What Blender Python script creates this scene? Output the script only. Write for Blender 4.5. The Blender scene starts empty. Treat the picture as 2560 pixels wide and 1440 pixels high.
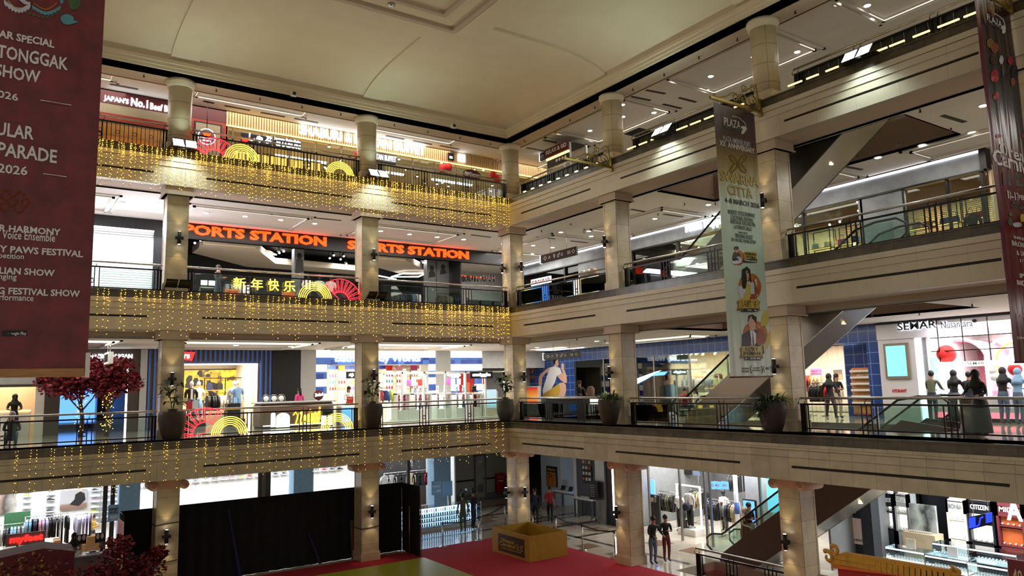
import bpy, bmesh, math, random
from mathutils import Vector, Matrix
random.seed(7)
PI = math.pi
S = bpy.context.scene
COL = S.collection
# ------------------------------------------------------------------ camera
FPX = 1863.44
CAM = Vector((-18.8896, -27.4386, 6.5209))
YAW, PITCH, ROLL = 0.96578, 0.13, -0.0246
PAR = [float(x) for x in "1.863446 -18.889603 -27.438635 6.520853 0.965839 0.130003 -0.024643".split()]
FPX = PAR[0] * 1000; CAM = Vector(PAR[1:4]); YAW, PITCH, ROLL = PAR[4:7]
_f = Vector((math.cos(YAW) * math.cos(PITCH), math.sin(YAW) * math.cos(PITCH), math.sin(PITCH)))
_r0 = Vector((math.sin(YAW), -math.cos(YAW), 0)); _u0 = _r0.cross(_f)
RT = math.cos(ROLL) * _r0 + math.sin(ROLL) * _u0
UP = -math.sin(ROLL) * _r0 + math.cos(ROLL) * _u0
FW = _f
cd = bpy.data.cameras.new('camera'); cam = bpy.data.objects.new('camera', cd); COL.objects.link(cam)
cd.sensor_width = 36; cd.lens = FPX / 2560 * 36; cd.clip_start = 0.1; cd.clip_end = 300
m = Matrix((RT, UP, -FW)).transposed().to_4x4(); m.translation = CAM
cam.matrix_world = m
S.camera = cam
# ------------------------------------------------------------------ world, exposure
S.view_settings.view_transform = 'Standard'; S.view_settings.look = 'None'
S.view_settings.exposure = 0.5; S.view_settings.gamma = 1.0; S.view_settings.use_curve_mapping = False
W = bpy.data.worlds.new('world'); S.world = W; W.use_nodes = True
W.node_tree.nodes['Background'].inputs[0].default_value = (1.0, 0.90, 0.76, 1)
W.node_tree.nodes['Background'].inputs[1].default_value = 0.26
S.cycles.max_bounces = 6; S.cycles.diffuse_bounces = 3; S.cycles.glossy_bounces = 3
S.cycles.transmission_bounces = 4; S.cycles.transparent_max_bounces = 12
S.cycles.sample_clamp_indirect = 4.0; S.cycles.caustics_reflective = False; S.cycles.caustics_refractive = False

def lamp(kind, loc, energy, color=(1, 1, 1), size=0.3, sizey=None, rot=(0, 0, 0), spot=90, blend=0.6, name='lamp', to=None):
    d = bpy.data.lights.new(name, kind); d.energy = energy; d.color = color
    if kind == 'AREA':
        d.size = size
        if sizey: d.shape = 'RECTANGLE'; d.size_y = sizey
    elif kind == 'SPOT':
        d.spot_size = math.radians(spot); d.spot_blend = blend; d.shadow_soft_size = size
    else:
        d.shadow_soft_size = size
    o = bpy.data.objects.new(name, d); COL.objects.link(o); o.location = loc; o.rotation_euler = rot
    if to is not None:
        o.rotation_euler = (Vector(to) - Vector(loc)).to_track_quat('-Z', 'Y').to_euler()
    return o
# area lamps added under each walkway ceiling to carry the light of its downlights
def walkway_lights():
    for z, e in ((8.42, 150), (13.62, 190), (18.15, 120)):
        for k in range(4):
            lamp('AREA', (-3.6 - 7.23 * k, 3.0, z), e, (1.0, .95, .86), 5.5, 2.6, name='walkway_light')
        for k in range(4):
            lamp('AREA', (4.9, -3.5 - 7.1 * k, z), e * .8, (1.0, .94, .84), 2.4, 5.5, name='walkway_light')
        lamp('AREA', (4.5, 4.5, z), e, (1.0, .95, .86), 4, 4, name='walkway_light')
    for k in range(3):
        lamp('AREA', (-3.6 - 7.23 * k, 4.0, 3.6), 160, (.95, .97, 1.0), 5.5, 3, name='walkway_light')
        lamp('AREA', (4.6, -3.5 - 7.1 * k, 3.6), 110, (1.0, .95, .88), 3, 5.5, name='walkway_light')
    lamp('AREA', (4.0, 6.0, 3.6), 260, (.93, .97, 1.0), 6, 8, name='walkway_light')
walkway_lights()

# ------------------------------------------------------------------ pixel helpers (2560 x 1440 frame)
def ray(u, v): return RT * ((u - 1280) / FPX) + UP * ((720 - v) / FPX) + FW
def on(u, v, ax, off):
    r = ray(u, v); t = (off - CAM[ax]) / r[ax]; return CAM + r * t
def fp(F, u, v, off):           # facade frame: (s, z) on the plane at depth off
    if F == 'A':
        p = on(u, v, 1, off); return p.x, p.z
    p = on(u, v, 0, off); return -p.y, p.z
def gp(u, v, z=0.0):            # point of a horizontal plane
    return on(u, v, 2, z)
def rc(F, off, uL, uR, vT, vB): # rectangle s0, s1, z0, z1
    um, vm = (uL + uR) / 2, (vT + vB) / 2
    return fp(F, uL, vm, off)[0], fp(F, uR, vm, off)[0], fp(F, um, vB, off)[1], fp(F, um, vT, off)[1]
RZ = {'A': 0.0, 'B': -PI / 2}
def wl(F, s, d, z): return Vector((s, d, z)) if F == 'A' else Vector((d, -s, z))

# ------------------------------------------------------------------ materials
def lin(c):
    c = [x / 255 for x in c]
    return tuple(x / 12.92 if x <= .04045 else ((x + .055) / 1.055) ** 2.4 for x in c)
MATS = {}
def M(name): return MATS[name]
def _new(name):
    m = bpy.data.materials.new(name); m.use_nodes = True; MATS[name] = m
    return m, m.node_tree.nodes, m.node_tree.links, m.node_tree.nodes['Principled BSDF']
def P(name, rgb, rough=.5, metal=0, var=.08, scale=4.0, spec=.5, coat=0, stretch=None, detail=3):
    m, n, l, b = _new(name); c = lin(rgb)
    b.inputs['Roughness'].default_value = rough; b.inputs['Metallic'].default_value = metal
    b.inputs['Specular IOR Level'].default_value = spec
    if coat: b.inputs['Coat Weight'].default_value = coat; b.inputs['Coat Roughness'].default_value = .08
    if var:
        tc = n.new('ShaderNodeTexCoord'); nz = n.new('ShaderNodeTexNoise'); nz.inputs['Scale'].default_value = scale
        nz.inputs['Detail'].default_value = detail
        src = tc.outputs['Object']
        if stretch:
            mp = n.new('ShaderNodeMapping'); mp.inputs['Scale'].default_value = stretch; l.new(src, mp.inputs['Vector']); src = mp.outputs['Vector']
        l.new(src, nz.inputs['Vector'])
        rp = n.new('ShaderNodeValToRGB'); l.new(nz.outputs['Fac'], rp.inputs['Fac'])
        rp.color_ramp.elements[0].position = .3; rp.color_ramp.elements[1].position = .7
        rp.color_ramp.elements[0].color = (*[x * (1 - var) for x in c], 1); rp.color_ramp.elements[1].color = (*[min(1, x * (1 + var)) for x in c], 1)
        l.new(rp.outputs['Color'], b.inputs['Base Color'])
    else: b.inputs['Base Color'].default_value = (*c, 1)
    return m
def E(name, rgb, strength, base=None):
    m, n, l, b = _new(name); c = lin(rgb)
    b.inputs['Base Color'].default_value = (*(lin(base) if base else c), 1)
    b.inputs['Emission Color'].default_value = (*c, 1); b.inputs['Emission Strength'].default_value = strength
    b.inputs['Roughness'].default_value = .4
    return m
def TILE(name, rgb, rgb2, mortar, w, h, rough=.3, offset=0.0, msize=.02, axes=None, var=.5, spec=.5, noise=.25):
    """slabs or tiles: brick texture in object coordinates; axes picks which coordinates run along and up"""
    m, n, l, b = _new(name)
    tc = n.new('ShaderNodeTexCoord'); sp = n.new('ShaderNodeSeparateXYZ'); cb = n.new('ShaderNodeCombineXYZ')
    l.new(tc.outputs['Object'], sp.inputs[0])
    ax = axes or 'XZ'
    if ax == 'XYZ':   # walls seen from either side: x+y along
        ad = n.new('ShaderNodeMath'); ad.operation = 'ADD'; l.new(sp.outputs['X'], ad.inputs[0]); l.new(sp.outputs['Y'], ad.inputs[1])
        l.new(ad.outputs[0], cb.inputs[0]); l.new(sp.outputs['Z'], cb.inputs[1])
    else:
        l.new(sp.outputs[ax[0]], cb.inputs[0]); l.new(sp.outputs[ax[1]], cb.inputs[1])
    br = n.new('ShaderNodeTexBrick'); l.new(cb.outputs[0], br.inputs['Vector'])
    br.offset = offset; br.squash = 1
    br.inputs['Color1'].default_value = (*lin(rgb), 1); br.inputs['Color2'].default_value = (*lin(rgb2), 1)
    br.inputs['Mortar'].default_value = (*lin(mortar), 1); br.inputs['Scale'].default_value = 1
    br.inputs['Mortar Size'].default_value = msize; br.inputs['Brick Width'].default_value = w; br.inputs['Row Height'].default_value = h
    br.inputs['Mortar Smooth'].default_value = .1
    nz = n.new('ShaderNodeTexNoise'); nz.inputs['Scale'].default_value = 3.2; nz.inputs['Detail'].default_value = 6
    l.new(tc.outputs['Object'], nz.inputs['Vector'])
    rp = n.new('ShaderNodeValToRGB'); l.new(nz.outputs['Fac'], rp.inputs['Fac'])
    rp.color_ramp.elements[0].position = .3; rp.color_ramp.elements[1].position = .72
    rp.color_ramp.elements[0].color = (1 - noise,) * 3 + (1,); rp.color_ramp.elements[1].color = (1, 1, 1, 1)
    mx = n.new('ShaderNodeMix'); mx.data_type = 'RGBA'; mx.blend_type = 'MULTIPLY'; mx.inputs[0].default_value = 1
    l.new(br.outputs['Color'], mx.inputs[6]); l.new(rp.outputs['Color'], mx.inputs[7])
    l.new(mx.outputs[2], b.inputs['Base Color']); b.inputs['Roughness'].default_value = rough; b.inputs['Specular IOR Level'].default_value = spec
    return m
def GLASS(name, tint=(235, 245, 240), gloss=.1, clear=.95):
    m, n, l, b = _new(name); n.remove(b)
    t = n.new('ShaderNodeBsdfTransparent'); t.inputs[0].default_value = (*[x * clear for x in lin(tint)], 1)
    g = n.new('ShaderNodeBsdfGlossy'); g.inputs['Roughness'].default_value = .02; g.inputs[0].default_value = (1, 1, 1, 1)
    fr = n.new('ShaderNodeFresnel'); fr.inputs[0].default_value = 1.45
    mx = n.new('ShaderNodeMixShader'); l.new(fr.outputs[0], mx.inputs[0]); l.new(t.outputs[0], mx.inputs[1]); l.new(g.outputs[0], mx.inputs[2])
    l.new(mx.outputs[0], n['Material Output'].inputs[0])
    return m
def GRAD(name, stops, axis='Z', z0=0, z1=1, rough=.5, emit=0, noise=0, nscale=3):
    """printed or backlit picture: a colour ramp along an object axis with optional blotches"""
    m, n, l, b = _new(name)
    tc = n.new('ShaderNodeTexCoord'); sp = n.new('ShaderNodeSeparateXYZ'); l.new(tc.outputs['Object'], sp.inputs[0])
    mr = n.new('ShaderNodeMapRange'); mr.inputs[1].default_value = z0; mr.inputs[2].default_value = z1
    l.new(sp.outputs[axis], mr.inputs[0]); src = mr.outputs[0]
    if noise:
        nz = n.new('ShaderNodeTexNoise'); nz.inputs['Scale'].default_value = nscale; nz.inputs['Detail'].default_value = 4
        l.new(tc.outputs['Object'], nz.inputs['Vector'])
        s = n.new('ShaderNodeMath'); s.operation = 'MULTIPLY_ADD'; l.new(nz.outputs['Fac'], s.inputs[0]); s.inputs[1].default_value = noise; 
        s2 = n.new('ShaderNodeMath'); s2.operation = 'ADD'; l.new(mr.outputs[0], s2.inputs[0]); s2.inputs[1].default_value = -noise / 2
        l.new(s2.outputs[0], s.inputs[2]); src = s.outputs[0]
    rp = n.new('ShaderNodeValToRGB'); l.new(src, rp.inputs[0]); cr = rp.color_ramp
    while len(cr.elements) < len(stops): cr.elements.new(.5)
    for e, (p, c) in zip(cr.elements, stops): e.position = p
    for e, (p, c) in zip(sorted(cr.elements, key=lambda e: e.position), stops): e.color = (*lin(c), 1)
    l.new(rp.outputs[0], b.inputs['Base Color']); b.inputs['Roughness'].default_value = rough
    if emit: l.new(rp.outputs[0], b.inputs['Emission Color']); b.inputs['Emission Strength'].default_value = emit
    return m

# ------------------------------------------------------------------ mesh builder
class MB:
    def __init__(s): s.v = []; s.f = []; s.mi = []; s.ms = []; s.sm = []
    def _m(s, mat):
        if mat not in s.ms: s.ms.append(mat)
        return s.ms.index(mat)
    def add(s, vs, fs, mat, smooth=False):
        o = len(s.v); s.v += [tuple(x) for x in vs]; k = s._m(mat)
        for f in fs: s.f.append([i + o for i in f]); s.mi.append(k); s.sm.append(smooth)
        return s
    def box(s, x0, x1, y0, y1, z0, z1, mat):
        x0, x1 = sorted((x0, x1)); y0, y1 = sorted((y0, y1)); z0, z1 = sorted((z0, z1))
        return s.add([(x0, y0, z0), (x1, y0, z0), (x1, y1, z0), (x0, y1, z0), (x0, y0, z1), (x1, y0, z1), (x1, y1, z1), (x0, y1, z1)],
                     [(0, 3, 2, 1), (4, 5, 6, 7), (0, 1, 5, 4), (1, 2, 6, 5), (2, 3, 7, 6), (3, 0, 4, 7)], mat)
    def bbox(s, x0, x1, y0, y1, z0, z1, mat, b=.02):
        """box with chamfered vertical edges and top"""
        x0, x1 = sorted((x0, x1)); y0, y1 = sorted((y0, y1)); z0, z1 = sorted((z0, z1))
        b = min(b, (x1 - x0) / 3, (y1 - y0) / 3, (z1 - z0) / 3)
        def ring(i, z): return [(x0 + b + i, y0 + i, z), (x1 - b - i, y0 + i, z), (x1 - i, y0 + b + i, z), (x1 - i, y1 - b - i, z), (x1 - b - i, y1 - i, z), (x0 + b + i, y1 - i, z), (x0 + i, y1 - b - i, z), (x0 + i, y0 + b + i, z)]
        vs = ring(0, z0) + ring(0, z1 - b) + ring(b * .7, z1)
        fs = [tuple(range(7, -1, -1)), tuple(range(16, 24))]
        for r in (0, 8):
            for i in range(8): fs.append((r + i, r + (i + 1) % 8, r + 8 + (i + 1) % 8, r + 8 + i))
        return s.add(vs, fs, mat)
    def prism(s, poly, y0, y1, mat, plane='XZ', smooth=False):
        """polygon in a plane pushed along the third axis"""
        n = len(poly)
        if plane == 'XZ': q = lambda p, t: (p[0], t, p[1])
        elif plane == 'XY': q = lambda p, t: (p[0], p[1], t)
        else: q = lambda p, t: (t, p[0], p[1])
        vs = [q(p, y0) for p in poly] + [q(p, y1) for p in poly]
        return s.add(vs, [tuple(range(n)), tuple(range(2 * n - 1, n - 1, -1))] + [(i, n + i, n + (i + 1) % n, (i + 1) % n) for i in range(n)], mat, smooth)
    def tube(s, pts, r, mat, seg=6, closed=False, r2=None, smooth=True, caps=True):
        pts = [Vector(p) for p in pts]; n = len(pts); vs = []; fs = []
        if n < 2: return s
        for i, p in enumerate(pts):
            a = pts[(i - 1) % n] if (closed or i > 0) else p; b = pts[(i + 1) % n] if (closed or i < n - 1) else p
            t = (b - a); t = t.normalized() if t.length > 1e-9 else Vector((0, 0, 1))
            ref = Vector((0, 0, 1)) if abs(t.z) < .95 else Vector((0, 1, 0))
            u = t.cross(ref).normalized(); w = u.cross(t)
            rr = r if r2 is None else r + (r2 - r) * i / (n - 1)
            for k in range(seg):
                an = 2 * PI * k / seg; vs.append(p + (u * math.cos(an) + w * math.sin(an)) * rr)
        for i in range(n if closed else n - 1):
            j = (i + 1) % n
            for k in range(seg): fs.append((i * seg + k, i * seg + (k + 1) % seg, j * seg + (k + 1) % seg, j * seg + k))
        if caps and not closed: fs += [tuple(range(seg - 1, -1, -1)), tuple((n - 1) * seg + k for k in range(seg))]
        return s.add(vs, fs, mat, smooth)
    def cyl(s, p0, p1, r, mat, seg=12, r2=None, smooth=True): return s.tube([p0, p1], r, mat, seg, r2=r2, smooth=smooth)
    def lathe(s, prof, c, mat, seg=20, smooth=True):
        vs = []; fs = []; n = len(prof)
        for r, z in prof:
            for k in range(seg): a = 2 * PI * k / seg; vs.append((c[0] + r * math.cos(a), c[1] + r * math.sin(a), c[2] + z))
        for i in range(n - 1):
            for k in range(seg): fs.append((i * seg + k, i * seg + (k + 1) % seg, (i + 1) * seg + (k + 1) % seg, (i + 1) * seg + k))
        if prof[0][0] > 1e-6: fs.append(tuple(range(seg - 1, -1, -1)))
        if prof[-1][0] > 1e-6: fs.append(tuple((n - 1) * seg + k for k in range(seg)))
        return s.add(vs, fs, mat, smooth)
    def ball(s, c, r, mat, seg=10, rings=6, sc=(1, 1, 1)):
        prof = [(max(1e-7, math.sin(PI * i / rings)) * r, -math.cos(PI * i / rings) * r) for i in range(rings + 1)]
        k = len(s.v); s.lathe(prof, (0, 0, 0), mat, seg)
        s.v[k:] = [(c[0] + x * sc[0], c[1] + y * sc[1], c[2] + z * sc[2]) for x, y, z in s.v[k:]]
        return s
    def grid(s, fn, nu, nv, mat, smooth=True):
        vs = [fn(i / nu, j / nv) for j in range(nv + 1) for i in range(nu + 1)]
        fs = [(j * (nu + 1) + i, j * (nu + 1) + i + 1, (j + 1) * (nu + 1) + i + 1, (j + 1) * (nu + 1) + i) for j in range(nv) for i in range(nu)]
        return s.add(vs, fs, mat, smooth)
    def quad(s, a, b, c, d, mat): return s.add([a, b, c, d], [(0, 1, 2, 3)], mat)
    def mesh(s, name, o=(0, 0, 0)):
        me = bpy.data.meshes.new(name)
        me.from_pydata([(x - o[0], y - o[1], z - o[2]) for x, y, z in s.v], [], s.f)
        for mt in s.ms: me.materials.append(MATS[mt])
        me.polygons.foreach_set('material_index', s.mi); me.polygons.foreach_set('use_smooth', s.sm)
        me.update(); return me

def tag(o, label=None, cat=None, group=None, kind=None):
    if label: o['label'] = label
    if cat: o['category'] = cat
    if group: o['group'] = group
    if kind: o['kind'] = kind
    return o
def base_of(mb):
    xs, ys, zs = zip(*mb.v)
    return ((min(xs) + max(xs)) / 2, (min(ys) + max(ys)) / 2, min(zs))
def solo(name, mb, label, cat, F='A', group=None, kind=None):
    """a thing that is one mesh; its origin is at its base"""
    o0 = base_of(mb); o = bpy.data.objects.new(name, mb.mesh(name, o0)); COL.objects.link(o)
    o.location = wl(F, *o0); o.rotation_euler = (0, 0, RZ[F]); o.pass_index = 0
    return tag(o, label, cat, group, kind)
class T:
    """a thing with parts: an Empty at its base"""
    def __init__(s, name, label, cat, org, F='A', group=None, kind=None, rz=0.0):
        s.F = F; s.o = org; e = bpy.data.objects.new(name, None); COL.objects.link(e); e.empty_display_size = .1
        e.location = wl(F, *org); e.rotation_euler = (0, 0, RZ[F] + rz); s.e = e; tag(e, label, cat, group, kind)
    def part(s, name, mb, label=None, parent=None, kind=None):
        o = bpy.data.objects.new(name, mb.mesh(name, s.o)); COL.objects.link(o); o.parent = parent or s.e
        if label: o['label'] = label
        if kind: o['kind'] = kind
        return o
def pb(t, n, *a):
    m = MB(); m.box(*a); return t.part(n, m)
def tree_copy(o, parent=None, ch=None):
    c = o.copy(); COL.objects.link(c)
    if parent is not None: c.parent = parent
    for k in (ch if ch is not None else o.children): tree_copy(k, c)
    return c
def dup(root, loc, rz=None, label=None, group=None, scale=None):
    c = tree_copy(root, None, list(root.children)); c.location = loc
    if rz is not None: c.rotation_euler = (0, 0, rz)
    if label: c['label'] = label
    if group: c['group'] = group
    if scale: c.scale = scale
    return c

# ------------------------------------------------------------------ lettering
_TC = {}
def glyphs(body, bold=0.0, ext=.02, res=2, spacing=1.0):
    k = (body, bold, ext, spacing)
    if k in _TC: return _TC[k]
    c = bpy.data.curves.new('t', 'FONT'); c.body = body; c.size = 1; c.offset = bold; c.extrude = ext; c.resolution_u = res
    c.space_character = spacing; c.space_line = 1.0
    o = bpy.data.objects.new('t', c); me = o.to_mesh()
    vs = [tuple(v.co) for v in me.vertices]; fs = [list(p.vertices) for p in me.polygons]
    o.to_mesh_clear(); bpy.data.objects.remove(o); bpy.data.curves.remove(c)
    _TC[k] = (vs, fs); return vs, fs
def text(mb, body, s0, s1, z0, z1, d, mat, bold=.012, ext=.03, spacing=1.0, mirror=False, slope=0.0):
    """lettering fitted into s0..s1, z0..z1, its front standing ext proud of depth d"""
    vs, fs = glyphs(body, bold, .1, 2, spacing)
    if not vs: return mb
    xs = [v[0] for v in vs]; ys = [v[1] for v in vs]
    ax, bx, ay, by = min(xs), max(xs), min(ys), max(ys)
    out = []
    for x, y, z in vs:
        t = (x - ax) / (bx - ax)
        if mirror: t = 1 - t
        out.append((s0 + t * (s1 - s0), d - (z + .1) / .2 * ext, z0 + (y - ay) / max(1e-6, by - ay) * (z1 - z0) + slope * (t * (s1 - s0))))
    if mirror: fs = [f[::-1] for f in fs]
    return mb.add(out, fs, mat)
def ptext(mb, F, off, body, uL, uR, vT, vB, mat, bold=.012, ext=.03, **k):
    s0, s1, z0, z1 = rc(F, off, uL, uR, vT, vB)
    return text(mb, body, s0, s1, z0, z1, off, mat, bold, ext, **k)
# ================================================================== materials of the place
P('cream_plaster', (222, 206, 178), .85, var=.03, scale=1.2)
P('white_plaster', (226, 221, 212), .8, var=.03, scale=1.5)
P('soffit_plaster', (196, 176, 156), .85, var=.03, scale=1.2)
P('brown_plaster', (138, 112, 92), .8, var=.05)
TILE('fascia_plain', (216, 203, 180), (210, 198, 176), (180, 168, 148), 1.2, 3, .45, msize=.004, axes='XYZ', noise=.08)
TILE('fascia_stone', (204, 190, 162), (188, 175, 150), (150, 138, 118), .62, .9, .4, .5, .006, 'XYZ', noise=.22)
TILE('granite', (104, 94, 76), (86, 78, 64), (60, 54, 44), .62, .6, .25, 0, .004, 'XYZ', noise=.45)
TILE('column_stone', (214, 196, 164), (200, 184, 152), (150, 136, 112), 4, .62, .3, 0, .006, 'XYZ', noise=.25)
P('pink_stone', (206, 164, 140), .6, var=.06)
TILE('drum_plaster', (206, 190, 156), (206, 190, 156), (150, 136, 108), 40, .62, .35, 0, .012, 'XYZ', noise=.05)
TILE('floor_tile', (168, 160, 148), (160, 152, 142), (120, 114, 106), .8, .8, .08, 0, .004, 'XY', noise=.2)
TILE('ground_tile', (216, 206, 188), (206, 196, 180), (170, 160, 146), 1.0, 1.0, .07, 0, .004, 'XY', noise=.18)
P('dark_inlay', (74, 62, 54), .12); P('tan_inlay', (150, 124, 98), .12)
P('black_metal', (22, 21, 20), .35, metal=.4, var=.1); P('black_paint', (20, 20, 22), .5, var=.05)
P('steel', (200, 198, 192), .22, metal=1, var=.04); P('dull_steel', (150, 146, 140), .35, metal=.9, var=.08, scale=1.5)
P('dark_panel', (62, 52, 45), .35, metal=.2, var=.06); P('vent_dark', (40, 36, 32), .6, var=0)
P('white', (236, 236, 232), .5, var=.02); P('off_white', (222, 218, 208), .5, var=.03); P('grey', (130, 132, 134), .5); P('light_grey', (190, 192, 192), .45)
P('charcoal', (46, 46, 48), .55); P('black', (12, 12, 13), .6, var=0)
P('brass', (150, 132, 70), .4, metal=.8); P('wood', (176, 128, 78), .5, var=.2, scale=3, stretch=(1, 1, 9)); P('dark_wood', (92, 64, 46), .5, var=.2, stretch=(1, 1, 8))
GLASS('glass'); GLASS('green_glass', (232, 244, 238), clear=.97)
E('downlight_glow', (255, 244, 225), 14); E('white_glow', (255, 255, 255), 2.2); E('cool_glow', (225, 240, 255), 3); E('warm_strip', (255, 205, 110), 3.0)
E('led_white', (250, 246, 255), 4.0)

C2, C3, C4 = 8.45, 13.70, 18.20
LV = {2: (5.0, 4.737, 3.751, -.82), 3: (10.0, 9.733, 8.673, 0.0), 4: (15.0, 14.728, 13.723, 0.0)}
SA, SB = 7.2288, 7.0993
ACOL = [-SA * k + .52 for k in range(4)]; BCOL = [SB * k - .52 for k in range(5)]
HX0, HX1, HY0, HY1 = 1.45, 4.7, -17.3, -7.9      # stair well in the slabs behind the right-hand columns
def Lslab(mb, z0, z1, mat, hole=True, e=.25):
    mb.box(-28, 18, e, 18, z0, z1, mat)
    if not hole: mb.box(e, 18, -31, e, z0, z1, mat); return mb
    mb.box(e, HX0, -31, e, z0, z1, mat); mb.box(HX1, 18, -31, e, z0, z1, mat)
    mb.box(HX0, HX1, HY1, e, z0, z1, mat); mb.box(HX0, HX1, -31, HY0, z0, z1, mat); return mb
def struct(name, mb, label, F='A'): return solo(name, mb, label, {'wall': 'wall', 'floor': 'floor', 'ceiling': 'ceiling', 'trim': 'trim', 'column': 'column', 'door': 'door', 'window': 'window', 'baseboard': 'baseboard'}[name.split('_')[0]], F, kind='structure')
# ground floor with its pit for the lower moving stair
g = MB()
for x0, x1, y0, y1 in ((-34, .95, -34, 18), (3.0, 18, -34, 18), (.95, 3.0, -8.3, 18), (.95, 3.0, -34, -17)): g.box(x0, x1, y0, y1, -.3, 0, 'ground_tile')
g.box(.95, 3.0, -17, -8.3, -3.0, -2.9, 'dark_panel')
for a in ((.90, .95, -17, -8.3), (3.0, 3.05, -17, -8.3), (.95, 3.0, -8.3, -8.25), (.95, 3.0, -17.05, -17)): g.box(*a, -3, -.3, 'brown_plaster')
for k in range(7):
    y = 10.2 - 2.4 * k
    if y > -3.2: g.box(1.6 + .3, 7.2, y, y + .28, 0, .004, 'dark_inlay')
for k in range(5): g.box(-6.5 + k * 1.9, -5.4 + k * 1.9, 4.7, 5.8, 0, .003, 'tan_inlay'); g.box(-5 + k * 1.9, -4.2 + k * 1.9, 8.2, 9, 0, .003, 'tan_inlay')
for k in range(6): g.box(3.3, 4.2, 2.4 - k * 1.9, 3.3 - k * 1.9, 0, .003, 'tan_inlay'); g.box(.8, 1.6, 3.9 - k * 1.9, 4.7 - k * 1.9, 0, .003, 'tan_inlay')
g.box(-20, 7, 2.3, 2.5, 0, .004, 'dark_inlay'); g.box(1.9, 2.1, -8, 2.3, 0, .004, 'dark_inlay')
struct('floor', g, 'polished pale tile floor at the bottom of the atrium')
for n, (l, wd) in enumerate(((2, 'second'), (3, 'third'), (4, 'fourth'))):
    zt, zb, zf, off = LV[l]
    f = MB(); Lslab(f, zt - .25, zt, 'floor_tile'); struct('floor', f, f'polished grey tile floor of the {wd} storey galleries')
    # edge of the gallery: granite band over a stepped pale fascia with a slot for vents
    stone = 'fascia_stone' if l == 2 else 'fascia_plain'
    for F in 'AB':
        mb = MB(); g2 = MB()
        s0, s1 = (-28, off + .25) if F == 'A' else (-off, 31)
        mb.box(s0, s1, off, off + .25 - (off if l == 2 else 0), zb, zt, 'granite'); 
        if l == 2: mb.box(s0, s1 - 0, off - .04, .25, zt - .05, zt, 'granite')
        else: mb.box(s0, s1, off - .03, .25, zt - .04, zt, 'granite')
        g2.box(s0, s1, off - .05, off + .25, zb - .15, zb, stone)
        g2.box(s0, s1, off - .025, off + .25, zb - .35, zb - .165, stone); g2.box(s0, s1, off + .01, off + .25, zb - .38, zb - .15, stone)
        g2.box(s0, s1, off, off + .25, zb - .575, zb - .365, stone); g2.box(s0, s1, off, off + .25, zf, zb - .645, stone)
        cols = ([.0 - .9 if l == 2 else -.1] + ACOL[1:]) if F == 'A' else ([.9 if l == 2 else .1] + BCOL[1:])
        segs = []; 
        for i, c in enumerate(cols):
            w = .86
            if F == 'A': segs.append((max(s0, c - w), min(s1, c + w)))
            else: segs.append((max(s0, c - w), c + w))
        for a, b in segs: g2.box(a, b, off, off + .25, zb - .645, zb - .575, stone)
        side = 'left' if F == 'A' else 'right'
        struct('trim', mb, f'dark granite band along the {side} edge of the {wd} floor gallery', F)
        struct('trim', g2, f'stepped pale fascia along the {side} side of the {wd} floor gallery', F)
        # slot vents
        segs.sort()
        gaps = [(segs[i][1], segs[i + 1][0]) for i in range(len(segs) - 1)]
        if F == 'A' and l == 2: segs[-1] = (segs[-1][0], s1)
        if F == 'A': gaps.insert(0, (s0, segs[0][0]))
        else: gaps.append((segs[-1][1], s1))
        for i, (a, b) in enumerate(gaps):
            v = MB(); v.box(a, b, off + .05, off + .2, zb - .645, zb - .575, 'vent_dark')
            v.box(a, b, off + .012, off + .05, zb - .616, zb - .604, 'dark_panel')
            k = (len(gaps) - i) if F == 'A' else i + 1
            solo('linear_vent', v, f'dark slot air vent in the {side} fascia of the {wd} floor, {["","first","second","third","fourth","fifth"][k]} from the corner', 'air vent', F, group=f'slot vents of the {wd} floor fascia')
    # soffit behind the fascia and the lip down to the walkway ceiling
    c = {2: 3.55, 3: C2, 4: C3}[l]
    so = MB()
    lo = min(zf - .02, c)
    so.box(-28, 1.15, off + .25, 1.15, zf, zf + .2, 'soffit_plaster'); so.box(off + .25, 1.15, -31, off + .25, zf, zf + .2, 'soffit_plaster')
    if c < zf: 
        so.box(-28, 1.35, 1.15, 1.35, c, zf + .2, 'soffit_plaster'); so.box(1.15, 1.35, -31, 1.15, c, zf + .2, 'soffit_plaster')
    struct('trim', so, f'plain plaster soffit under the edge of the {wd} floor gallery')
    ce = MB(); Lslab(ce, c, c + .08, 'white_plaster', e=1.15)
    # inside faces of the stair well
    ztop = zt - .25
    for a in ((HX0 - .05, HX0, HY0, HY1), (HX1, HX1 + .05, HY0, HY1), (HX0, HX1, HY1, HY1 + .05), (HX0, HX1, HY0 - .05, HY0)): ce.box(*a, c, ztop, 'brown_plaster')
    struct('ceiling', ce, f'white walkway ceiling under the {wd} floor')
# top walkway ceiling, ring beam, cornice and coved atrium ceiling
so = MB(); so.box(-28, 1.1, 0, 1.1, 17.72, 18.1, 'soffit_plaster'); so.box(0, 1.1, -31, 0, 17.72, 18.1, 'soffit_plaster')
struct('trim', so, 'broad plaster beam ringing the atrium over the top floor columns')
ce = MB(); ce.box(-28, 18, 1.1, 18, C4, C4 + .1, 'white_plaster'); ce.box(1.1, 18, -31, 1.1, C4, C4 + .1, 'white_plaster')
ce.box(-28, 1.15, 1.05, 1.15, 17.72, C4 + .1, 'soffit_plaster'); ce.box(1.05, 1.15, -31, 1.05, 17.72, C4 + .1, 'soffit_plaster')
struct('ceiling', ce, 'white ceiling over the top floor walkways')
co = MB()
for dz, o in ((0, 0), (.12, -.10), (.22, -.16), (.34, -.22)):
    co.box(-28, o, o, o + .3, 17.72 + dz, 17.72 + dz + .12, 'cream_plaster'); co.box(o, o + .3, -31, o + .3, 17.72 + dz, 17.72 + dz + .12, 'cream_plaster')
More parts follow.
